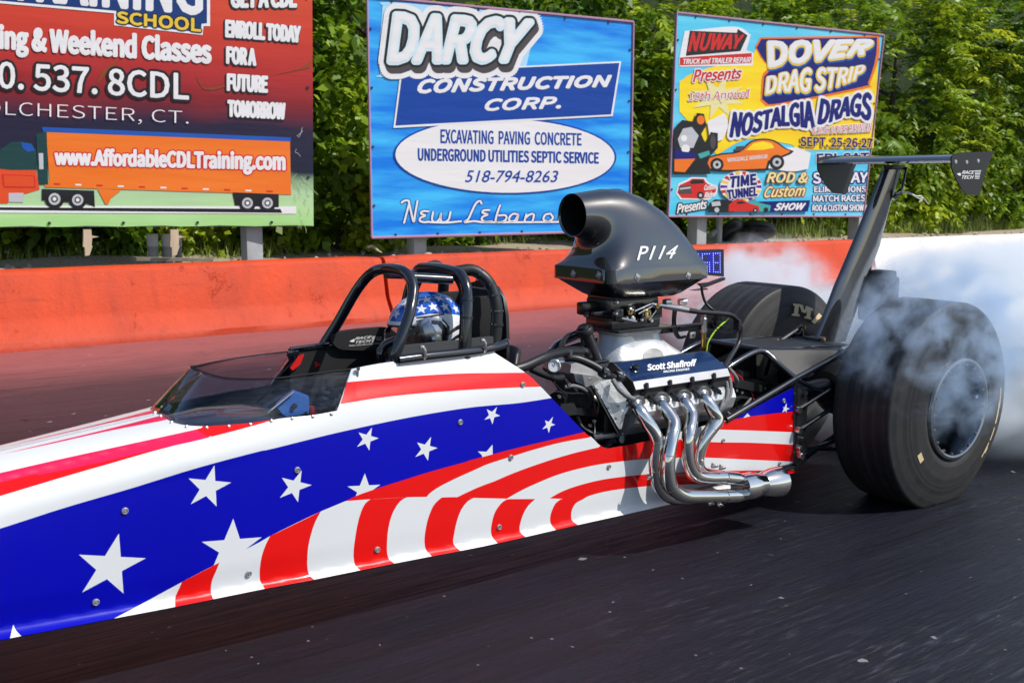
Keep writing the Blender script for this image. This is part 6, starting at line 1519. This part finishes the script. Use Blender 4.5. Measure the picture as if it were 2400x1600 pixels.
for sg in (-1, 1):
    wh = bpy.data.objects.new('rear_wheel', None); COL.objects.link(wh); wh.parent = CAR; wh.location = (0, -.4305 if sg < 0 else .452, .42); wh.scale = (1, 1 if sg < 0 else 1.16, 1); wh.empty_display_size = .1
    prof = catmull([np.array((r, 0, y)) for r, y in TP], 3); n = 128; Rg = []
    for q in prof:
        rg = []
        for k_ in range(n):
            ph = 2*math.pi*k_/n; r = tyre_r(ph, q[0]); x, z = r*math.cos(ph), r*math.sin(ph)
            low = -.42+.0015
            y = q[2]
            if z < low:
                ex = low-z; z = low; y = y*(1+ex*1.6)
            rg.append((x, y, z))
        Rg.append(rg)
    ty = MB().rings(Rg, 0, False, False).build('tyre', 'slick_rubber', wh, True, 60)
    o_ = sg
    rm = MB().lathe([(.2185, o_*.176), (.222, o_*.168), (.2185, o_*.162)], (0, 0, 0), (0, 1, 0), 0, 72)
    rm.lathe([(.2215, o_*.168), (.2185, o_*.179), (.208, o_*.182), (.200, o_*.178), (.196, o_*.165)], (0, 0, 0), (0, 1, 0), 0, 72).build('rim_lip', 'rim_lip', wh)
    MB().lathe([(.198, o_*.176), (.186, o_*.150), (.176, o_*.03), (.168, -o_*.01), (.12, o_*.0), (.075, o_*.01), (.07, o_*.03), (.045, o_*.035), (.04, o_*.075), (.030, o_*.085), (0, o_*.085)], (0, 0, 0), (0, 1, 0), 0, 72).build('rim', 'rim_metal', wh)
    MB().lathe([(.205, -o_*.172), (.20, -o_*.17), (.18, -o_*.02), (.0, -o_*.02)], (0, 0, 0), (0, 1, 0), 0, 48).build('rim_back', 'dark_metal', wh)
    m = MB()
    for i in range(18):
        an = 2*math.pi*i/18; c = (.192*math.cos(an), o_*.171, .192*math.sin(an)); m.lathe([(0, .008), (.005, .008), (.006, 0)], c, (0, o_, 0), 0, 8)
    for i in range(5):
        an = 2*math.pi*i/5; c = (.057*math.cos(an), o_*.032, .057*math.sin(an)); m.lathe([(0, .014), (.008, .014), (.009, 0)], c, (0, o_, 0), 0, 6)
    m.build('wheel_bolts', 'steel', wh)
    if sg == -1: wn = wh
    else: wf = wh
def sidewall_y(r): return float(np.interp(r, [q[0] for q in TP[:9]], [q[1] for q in TP[:9]]))
# tan sidewall letters: the start of the maker's name on the far tyre, worn dashes on the near one
def far_surf(px, py, off=0.):
    y = .28
    for _ in range(5):
        p = at(px, py, 'y', y); r = math.hypot(p[0], p[2]-.42); y = .452+1.16*sidewall_y(r)-.003
    return (p-np.array((0, .452, .42)))/np.array((1, 1.16, 1))-np.array((0, off, 0))
m = MB()
for q in ([(1556, 602), (1606, 612), (1622, 490), (1572, 482)], [(1528, 622), (1624, 632), (1628, 606), (1534, 598)], [(1545, 474), (1640, 484), (1636, 508), (1548, 500)], [(1706, 642), (1752, 656), (1768, 548), (1722, 530)], [(1680, 652), (1766, 672), (1768, 646), (1684, 628)],
          [(1700, 502), (1790, 540), (1780, 566), (1696, 526)], [(1618, 486), (1662, 492), (1686, 588), (1648, 580)], [(1712, 505), (1748, 522), (1692, 592), (1660, 582)]):
    m.add([far_surf(x, y, .006+.0004*len(m.f)) for x, y in cT(q)], [(0, 1, 2, 3)])
lay(m, np.array(cT([(1758, 692), (1800, 722), (1888, 625), (1852, 588)])), [(0, 1, 2, 3)], far_surf, 0, .012)
m.build('sidewall_letters', 'tan_letter', wf, False)
m = MB()
def near_patch(a0, a1, r0, r1):
    K = 10; V = []
    for k_ in range(K+1):
        an = math.radians(a0+(a1-a0)*k_/K)
        for r in (r0, r1): rr_ = tyre_r(an, r); V.append((rr_*math.cos(an), sidewall_y(r)-.002, rr_*math.sin(an)))
    m.add(V, [(2*k_, 2*k_+1, 2*k_+3, 2*k_+2) for k_ in range(K)])
for a0, a1, r0, r1 in ((8, -6, .355, .372), (-2, -18, .345, .366), (-21, -31, .352, .368), (-33, -46, .35, .366), (-36, -41, .366, .38), (-150, -142, .30, .325)): near_patch(a0, a1, r0, r1)
m.build('sidewall_letters', 'tan_letter', wn, False)

# ------------------------------------------------------------------ wing on its strut
def airfoil(x0, z0, c, n=15):
    U_ = [(x0+c*u, z0+.030*math.sqrt(max(u, 0))*(1-u)**.8*1.6+.10*u*c) for u in np.linspace(0, 1, n)]; L_2 = [(x0+c*u, z0-.026*math.sqrt(max(u, 0))*(1-u)**.9*1.5+.10*u*c) for u in np.linspace(1, 0, n)][1:-1]
    return U_+L_2
af = airfoil(.228, 1.470, .30); Rg = [[(x, y, z) for x, z in af] for y in (-.352, .352)]
WG = MB().rings(Rg).build('rear_wing', 'carbon', CAR, True, 50)
# thickened nose of the wing and end plates
for y0, pts in ((-.354, [(1785, 900), (1800, 885), (1835, 876), (1930, 873), (2030, 871), (2012, 910), (1990, 960), (1945, 1118), (1935, 1122), (1872, 1116), (1840, 1080), (1812, 1030), (1785, 962)]),):
    P = [at(*c3([q])[0], 'y', y0) for q in pts]
    pl = MB().prism([p+(0, -.004, 0) for p in P], (0, .006, 0)).build('end_plate', 'carbon_plate', WG, False)
    MB().prism([np.array((p[0], -p[1]-.002, p[2])) for p in P], (0, .006, 0)).build('end_plate', 'carbon_plate', WG, False)
spl = flat('y', -.358)
m = MB()
for q in [(1812, 930), (1875, 932), (1941, 925)]: m.lathe([(0, .004), (.008, .0035), (.010, 0)], spl(*c3([q])[0]), (0, -1, 0), 0, 16)
m.build('screw', 'steel', pl)
letters(pl, spl, [('RACE', c3([(1845, 1000), (1918, 1000), (1922, 980), (1850, 980)]), .03, .25), ('TECH', c3([(1845, 1028), (1912, 1028), (1916, 1007), (1848, 1007)]), .03, .25)], 'decal_white', 'lettering', .001)
m = MB()
for i in range(6): lay(m, np.array(c3([(1922, 980+i*8.5), (1958-2*i, 978+i*9), (1957-2*i, 982+i*9), (1921, 984+i*8.5)])), [(0, 1, 2, 3)], spl, 0, .001)
lay(m, np.array(c3([(1818, 998), (1838, 992), (1842, 1006), (1838, 1010), (1826, 1006)])), [(0, 1, 2, 3, 4)], spl, 0, .001); m.build('emblem', 'decal_white', pl, False)
# strut: a tapering blade
Rg = []
for px0, px1, w_ in (((1906, 803), (1975, 800), .024), ((1955, 672), (2018, 680), .026), ((1998, 570), (2056, 575), .024), ((2035, 480), (2080, 480), .021), ((2069, 398), (2106, 396), .018)):
    a, b = at(*px0, 'y', 0), at(*px1, 'y', 0); b = np.array((b[0]+.02, 0, b[2])); rg = []
    for an in np.linspace(0, 2*math.pi, 24, endpoint=False):
        u = .5-.5*math.cos(an); rg.append(a+(b-a)*u+np.array((0, w_*math.sin(an)*(1.25-.6*u), 0)))
    Rg.append(rg)
ST = MB().rings(Rg).build('wing_strut', 'carbon', CAR, True, 50)
c = at(*c3([(1440, 966)])[0], 'y', 0); MB().box(c+(.03, 0, .004), (.11, .05, .022), bev=.004).build('strut_head', 'black_satin', ST)
m = MB().box((-.19, 0, .652), (.07, .07, .04), bev=.006).tube([(-.21, -.05, .665), (-.21, .05, .665)], .008, 0, 10, 1); m.build('strut_foot', 'black_satin', ST)
# adjusting rod with the cable tie
a, b = at(*c3([(1530, 962)])[0], 'y', -.03), at(*c3([(1500, 1105)])[0], 'y', -.03); ar = MB().tube([a, b], .0065, 0, 10, 1).tube([b+(0, 0, .01), b+(-.03, .02, -.03)], .012, 0, 10, 1).build('adjusting_rod', 'black_tube', ST)
P = [at(*c3([q])[0], 'y', -.04) for q in [(1470, 1112), (1500, 1100), (1545, 1105), (1585, 1125), (1620, 1130), (1655, 1172)]]; P2 = [at(*c3([q])[0], 'y', -.045) for q in [(1505, 1085), (1510, 1105), (1560, 1118), (1600, 1140), (1628, 1136)]]
MB().tube(P, .0028, 0, 6, 4).tube(P2, .0022, 0, 6, 4).build('cable_tie', 'zip_tie', ST)
# parachute pack behind the strut
Pk = MB().box((.31, .02, .82), (.16, .13, .22), bev=.025).box((.31, .02, .935), (.12, .11, .04), bev=.012).build('parachute_pack', 'black_cloth', CAR); MB().tube([(.25, -.046, .92), (.24, -.048, .82), (.25, -.046, .73)], .007, 0, 8, 3).build('strap', 'gray_pad', Pk)
MB().tube([(.0, 0, .55), (.15, 0, .62), (.28, 0, .68)], .02, 0, 10, 3).build('parachute_mount', 'black_tube', CAR)
# ------------------------------------------------------------------ driver
DR = empty('person', 'driver sitting in the cockpit in a blue and white starred helmet with lifted visor', 'person', (-2.1, 0, .26))
dof = np.array((-2.1, 0, .26))
HC = at(1001, 774, 'y', -.005)
fw = np.array((-.95, .20, -.24)); fw /= np.linalg.norm(fw); lf = np.cross(np.array((0, 0, 1.)), fw); lf /= np.linalg.norm(lf); hup = np.cross(fw, lf)
# lf points to the driver's left, which is the near side (-y)
def head_pt(az, el, k=1., r0=(.138, .118, .130)):
    a, e = math.radians(az), math.radians(el); d = np.array((math.cos(a)*math.cos(e), math.sin(a)*math.cos(e), math.sin(e)))
    r = 1/math.sqrt((d[0]/r0[0])**2+(d[1]/r0[1])**2+(d[2]/r0[2])**2)
    fr = max(0, math.cos(a)); lo = max(0, -math.sin(e)+.12)
    r *= 1+.20*fr**2*lo*1.2                      # chin bar reaches forward
    p = d*r*k
    return HC-dof+fw*p[0]+lf*p[1]+hup*p[2]
def rpoly(c, w_, h_, n=40, ex=5):
    return [(c[0]+w_*abs(math.cos(a))**(2/ex)*np.sign(math.cos(a)), c[1]+h_*abs(math.sin(a))**(2/ex)*np.sign(math.sin(a))) for a in np.linspace(0, 2*math.pi, n, endpoint=False)]
hd_dom = [(x, -48-6*math.cos(math.radians(x))) for x in np.linspace(-180, 180, 73)]+[(180, y) for y in np.linspace(-40, 86, 22)]+[(x, 86) for x in np.linspace(175, -175, 71)]+[(-180, y) for y in np.linspace(86, -40, 22)]
hp = []
for sg in (1, -1):
    mm = lambda P: [(sg*x, y) for x, y in P]
    hp.append((1, mm([(2, 86), (2, 30), (30, 30), (55, 36), (85, 36), (110, 30), (135, 18), (155, 8), (179, 2), (179, 86)])))
    for k_, el in enumerate((-2, -15, -28)):
        hp.append((2, mm([(88+6*k_, el-6), (120, el-1), (150, el-2), (179, el-4), (179, el+3), (150, el+5), (120, el+5), (92+6*k_, el-2)])))
    hp.append((2, mm([(60, 33), (110, 27), (112, 29.5), (85, 33.5), (58, 35.5)])))
    for x, y, r in ((45, 50, 9), (72, 47, 9), (98, 46, 8.5), (122, 38, 8.5), (142, 26, 8), (158, 16, 7), (60, 65, 10), (95, 62, 9), (130, 55, 9), (155, 42, 9), (25, 62, 11), (15, 42, 8)):
        k = 1/max(.3, math.cos(math.radians(y))); pts = [(x+k*r*(1 if i % 2 == 0 else .42)*math.sin(math.pi*i/5+.3), y+r*(1 if i % 2 == 0 else .42)*math.cos(math.pi*i/5+.3)) for i in range(10)]; hp.append((0, mm(pts)))
    hp.append((5, mm([(58, 30), (80, 32), (104, 24), (112, 6), (102, -14), (84, -20), (60, -18)]))); hp.append((2, mm([(84, 26), (100, 20), (106, 5), (100, -10), (92, -8), (96, 6), (92, 16), (82, 20)])))
    hp.append((3, mm([(50, -16), (66, -22), (100, -26), (104, -34), (70, -36), (52, -32)])))
hp.append((9, rpoly((0, 4), 64, 19)))
HV, HF, HM = painted_skin(hd_dom, hp, lambda x, y: head_pt(x, y), 7.)
mb = MB(); kp = [i for i, m_ in enumerate(HM) if m_ != 9]
mb.v = [tuple(p) for p in HV]; mb.f = [HF[i] for i in kp]; mb.m = [int(HM[i]) for i in kp]
me = bpy.data.meshes.new('helmet'); me.from_pydata(mb.v, [], mb.f)
for k_ in ('white_paint', 'helmet_blue', 'black_paint', 'steel', 'black_cloth', 'helmet_silver'): me.materials.append(M[k_])
me.polygons.foreach_set('material_index', mb.m); me.polygons.foreach_set('use_smooth', [True]*len(mb.f))
bm = bmesh.new(); bm.from_mesh(me); bmesh.ops.recalc_face_normals(bm, faces=bm.faces[:]); bm.to_mesh(me); bm.free()
HEL = put('helmet', me, DR); md = HEL.modifiers.new('thickness', 'SOLIDIFY'); md.thickness = .012; md.material_offset = 4; md.offset = -1
# rubber edge round the eye port, lifted clear visor with its pivots
m = MB(); m.tube([head_pt(x, y, 1.002) for x, y in rpoly((0, 4), 64.5, 19.5, 48)], .0035, 0, 8, 1, closed=True); m.build('eye_port_trim', 'black_satin', HEL)
piv = head_pt(78, -2); Rv = np.array(Matrix.Rotation(math.radians(17), 3, Vector(lf)).to_3x3()); pc = HC-dof-hup*.003+fw*.01
Rg = []
for el in np.linspace(-21, 27, 9):
    Rg.append([pc+Rv@(head_pt(az, el, 1.045+.10*max(0, math.cos(math.radians(az)))*(27-el)/48)-pc) for az in np.linspace(-88, 88, 41)])
Vs = MB().rings(Rg, 0, False, False, False).build('visor', 'clear_visor', HEL, True, 60); md = Vs.modifiers.new('t', 'SOLIDIFY'); md.thickness = .0022
m = MB(); m.tube(Rg[0], .0018, 0, 6, 1); m.tube([Rg[i][0] for i in range(9)], .0018, 0, 6, 1); m.tube([Rg[i][-1] for i in range(9)], .0018, 0, 6, 1); m.build('visor_edge', 'clear_visor', Vs)
Rg2 = [[pc+Rv@(head_pt(az, el, 1.05)-pc) for az in np.linspace(-70, 70, 31)] for el in (20, 27)]; MB().rings(Rg2, 0, False, False, False).build('visor_strip', 'black_satin', Vs)
for sg in (1, -1):
    c = head_pt(sg*84, -4, 1.06); ax = lf*sg; MB().lathe([(0, .010), (.012, .010), (.016, .006), (.018, 0), (.018, -.01)], c, ax, 0, 20).build('visor_pivot', 'steel', HEL)
    m = MB(); m.tube([head_pt(sg*96, -30, 1.03), head_pt(sg*88, -18, 1.06), head_pt(sg*80, -12, 1.05)], .007, 0, 8, 3); m.lathe([(0, .01), (.009, .008), (.010, 0)], head_pt(sg*92, -24, 1.04), ax, 0, 12); m.build('visor_latch', 'steel', HEL)
# head with a face inside the helmet
def sculpt():
    bm = bmesh.new(); bmesh.ops.create_uvsphere(bm, u_segments=40, v_segments=28, radius=1.)
    for v in bm.verts:
        d = v.co.copy(); x, y, z = d   # x forward, y left, z up
        p = Vector((x*.098, y*.076, z*.118))
        if z < 0: p.x *= 1+.06*z; p.y *= 1+.30*z; 
        if x > 0:
            p.x -= .012*math.exp(-((abs(y)-.36)/.16)**2-((z-.08)/.10)**2)          # eye sockets
            p.x += .030*math.exp(-(y/.12)**2-((z+.14)/.13)**2)*x                   # nose
            p.x += .010*math.exp(-(y/.10)**2-((z-.05)/.12)**2)*x
            p.x += .008*math.exp(-(y/.26)**2-((z+.47)/.05)**2)-.006*math.exp(-(y/.28)**2-((z+.53)/.03)**2)+.008*math.exp(-(y/.24)**2-((z+.59)/.05)**2)  # lips
            p.x += .012*math.exp(-(y/.3)**2-((z+.82)/.14)**2)                      # chin
            p.x += .008*math.exp(-((abs(y)-.36)/.22)**2-((z-.26)/.07)**2)          # brow
        v.co = p
    me_ = bpy.data.meshes.new('head'); bm.to_mesh(me_); bm.free(); return me_
# body: one skinned surface grown from a seated skeleton
J = {'pelvis': ((-2.12, 0, .34), .13), 'waist': ((-2.10, 0, .45), .125), 'chest': ((-2.10, 0, .60), .135), 'collar': ((-2.12, 0, .72), .085), 'neck': (tuple(HC+np.array((.05, .0, -.11))), .058), 'skull': (tuple(HC+np.array((.03, .0, -.02))), .075)}
E_l = [('pelvis', 'waist'), ('waist', 'chest'), ('chest', 'collar'), ('collar', 'neck'), ('neck', 'skull')]
for n_, s_ in (('l', -1), ('r', 1)):
    J['sh'+n_] = ((-2.13, s_*.155, .69), .062); J['el'+n_] = ((-2.34, s_*.20, .52), .046); J['wr'+n_] = ((-2.54, s_*.125, .60), .031)
    J['hip'+n_] = ((-2.18, s_*.09, .33), .085); J['kn'+n_] = ((-2.56, s_*.12, .45), .062); J['an'+n_] = ((-2.92, s_*.10, .33), .042); J['to'+n_] = ((-3.02, s_*.10, .40), .035)
    E_l += [('collar', 'sh'+n_), ('sh'+n_, 'el'+n_), ('el'+n_, 'wr'+n_), ('pelvis', 'hip'+n_), ('hip'+n_, 'kn'+n_), ('kn'+n_, 'an'+n_), ('an'+n_, 'to'+n_)]
ks = list(J); me = bpy.data.meshes.new('body'); me.from_pydata([tuple(np.array(J[k_][0])-dof) for k_ in ks], [(ks.index(a), ks.index(b)) for a, b in E_l], [])
BO = put('body', me, DR); md = BO.modifiers.new('skin', 'SKIN'); md.use_smooth_shade = True
for i, k_ in enumerate(ks):
    me.skin_vertices[0].data[i].radius = (J[k_][1], J[k_][1]); me.skin_vertices[0].data[i].use_root = (k_ == 'pelvis')
BO.modifiers.new('sub', 'SUBSURF').levels = 1; BO.modifiers['sub'].render_levels = 2; me.materials.append(M['suit_cloth'])
hm = sculpt(); hm.materials.append(M['skin']); hm.polygons.foreach_set('use_smooth', [True]*len(hm.polygons)); HO = put('head', hm, DR)
HO.matrix_world = Matrix(((fw[0], lf[0], hup[0], (HC-dof)[0]), (fw[1], lf[1], hup[1], (HC-dof)[1]), (fw[2], lf[2], hup[2], (HC-dof)[2]-.012), (0, 0, 0, 1)))
HO.parent = DR
m = MB()
for s_ in (1, -1): m.lathe([(0, .0), (.008, .001), (.0115, .005), (.008, .009), (0, .010)], HC-dof+fw*.078+lf*s_*.030+hup*-.004, -fw, 0, 14)
m.build('eye', 'decal_white', HO)
HO.children[0].matrix_parent_inverse = HO.matrix_world.inverted()
ncol = MB().tube([HC-dof+np.array((.055, 0, -.20)), HC-dof+np.array((.048, 0, -.12)), HC-dof+np.array((.03, 0, -.05))], [.062, .056, .055], 0, 20, 3).build('neck', 'skin', DR)
MB().tube([HC-dof+np.array((.06, 0, -.225)), HC-dof+np.array((.054, 0, -.175))], [.085, .070], 0, 24, 1).build('collar', 'suit_cloth', DR)
for s_ in (-1, 1):
    m = MB(); wr_ = np.array((-2.54, s_*.125, .60))-dof; gp = np.array((-2.59, s_*.12, .645))-dof
    m.tube([wr_, (wr_+gp)/2+(0, 0, .004), gp], [.034, .042, .038], 0, 14, 3)
    for i in range(4):
        o0 = gp+np.array((.006-.004*i, 0, .030-.020*i)); ln_ = (.07, .08, .075, .06)[i]; q = [o0, o0+np.array((-.022, -s_*.02, .0)), o0+np.array((-.030, -s_*.02-s_*ln_*.3, -.004)), o0+np.array((-.012, -s_*.02-s_*ln_*.5, -.008))]
        m.tube(q, [.0095, .009, .0085, .0075], 0, 9, 4)
    m.tube([wr_+np.array((-.015, -s_*.015, .02)), gp+np.array((.025, -s_*.035, .02)), gp+np.array((.0, -s_*.06, .012))], [.012, .011, .008], 0, 9, 4)
    m.build('glove', 'black_cloth', DR)
m = MB()
for s_ in (-1, 1): m.tube([np.array((-2.02, s_*.08, .74))-dof, np.array((-2.16, s_*.085, .735))-dof, np.array((-2.235, s_*.07, .60))-dof, np.array((-2.23, s_*.03, .44))-dof], .018, 0, 8, 5)
m.build('harness', 'red_plastic', DR)

# ------------------------------------------------------------------ tyre smoke
def smoke_mat(name, dens, col, nscale, lo, hi, fall, blur=(1, 1, 1), seed=0., stretch=(1, 1, 1), aniso=.1):
    m = bpy.data.materials.new(name); m.use_nodes = True; t = m.node_tree; t.nodes.clear(); L = t.links.new
    o = nd(t, 'ShaderNodeOutputMaterial'); v = nd(t, 'ShaderNodeVolumePrincipled'); L(v.outputs[0], o.inputs['Volume'])
    v.inputs['Color'].default_value = (*col, 1); v.inputs['Anisotropy'].default_value = aniso
    tc = nd(t, 'ShaderNodeTexCoord')
    ln = nd(t, 'ShaderNodeVectorMath', operation='LENGTH'); 
    mp = nd(t, 'ShaderNodeMapping'); mp.inputs['Scale'].default_value = blur; mp.inputs['Location'].default_value = (seed, seed*.7, 0); L(tc.outputs['Object'], mp.inputs[0])
    mp2 = nd(t, 'ShaderNodeMapping'); mp2.inputs['Scale'].default_value = stretch; L(mp.outputs[0], mp2.inputs[0])
    n = nd(t, 'ShaderNodeTexNoise', Scale=nscale, Detail=5., Roughness=.62, Distortion=.35); L(mp2.outputs[0], n.inputs['Vector'])
    wv = nd(t, 'ShaderNodeVectorMath', operation='MULTIPLY_ADD'); L(n.outputs['Color'], wv.inputs[0]); wv.inputs[1].default_value = (.5, .5, .5); L(tc.outputs['Object'], wv.inputs[2])
    sb = nd(t, 'ShaderNodeVectorMath', operation='SUBTRACT'); L(wv.outputs[0], sb.inputs[0]); sb.inputs[1].default_value = (.25, .25, .25); L(sb.outputs[0], ln.inputs[0])
    f = nd(t, 'ShaderNodeMapRange', interpolation_type='SMOOTHSTEP'); L(ln.outputs['Value'], f.inputs[0]); f.inputs[1].default_value = fall[1]; f.inputs[2].default_value = fall[0]; f.inputs[3].default_value = 0; f.inputs[4].default_value = 1
    r = nd(t, 'ShaderNodeMapRange'); L(n.outputs['Fac'], r.inputs[0]); r.inputs[1].default_value = lo; r.inputs[2].default_value = hi
    mu = nd(t, 'ShaderNodeMath', operation='MULTIPLY'); L(f.outputs[0], mu.inputs[0]); L(r.outputs[0], mu.inputs[1])
    m2 = nd(t, 'ShaderNodeMath', operation='MULTIPLY'); L(mu.outputs[0], m2.inputs[0]); m2.inputs[1].default_value = dens; L(m2.outputs[0], v.inputs['Density'])
    M[name] = m; return m
def plume(c, rad, mt, label, rot=0.):
    bm = bmesh.new(); bmesh.ops.create_icosphere(bm, subdivisions=3, radius=1.); me_ = bpy.data.meshes.new('smoke'); bm.to_mesh(me_); bm.free(); me_.materials.append(M[mt])
    o = put('tyre_smoke', me_); o.location = c; o.scale = rad; o.rotation_euler = (0, 0, rot); tag(o, label, 'smoke', kind='stuff'); return o
smoke_mat('smoke_far', 10., (.95, .96, 1.), 2.6, .45, .68, (.30, .95), seed=1.7)
smoke_mat('smoke_back', 26., (.92, .96, 1.), 2.4, .34, .64, (.50, .98), seed=4.1)
smoke_mat('smoke_wisp', 11., (.64, .80, 1.), 4.2, .46, .70, (.66, .98), seed=7.3, stretch=(.7, 1.1, .8))
plume((1.55, 1.75, .48), (1.75, .80, .62), 'smoke_far', 'pale smoke billowing from the far tyre in front of the red barrier', .68)
plume((2.15, .20, .40), (2.15, 1.25, .72), 'smoke_back', 'thick white tyre smoke trailing behind the near wheel', .05)
plume((.04, -.48, .68), (.62, .36, .46), 'smoke_wisp', 'thin blue smoke curling over the near rear tyre')
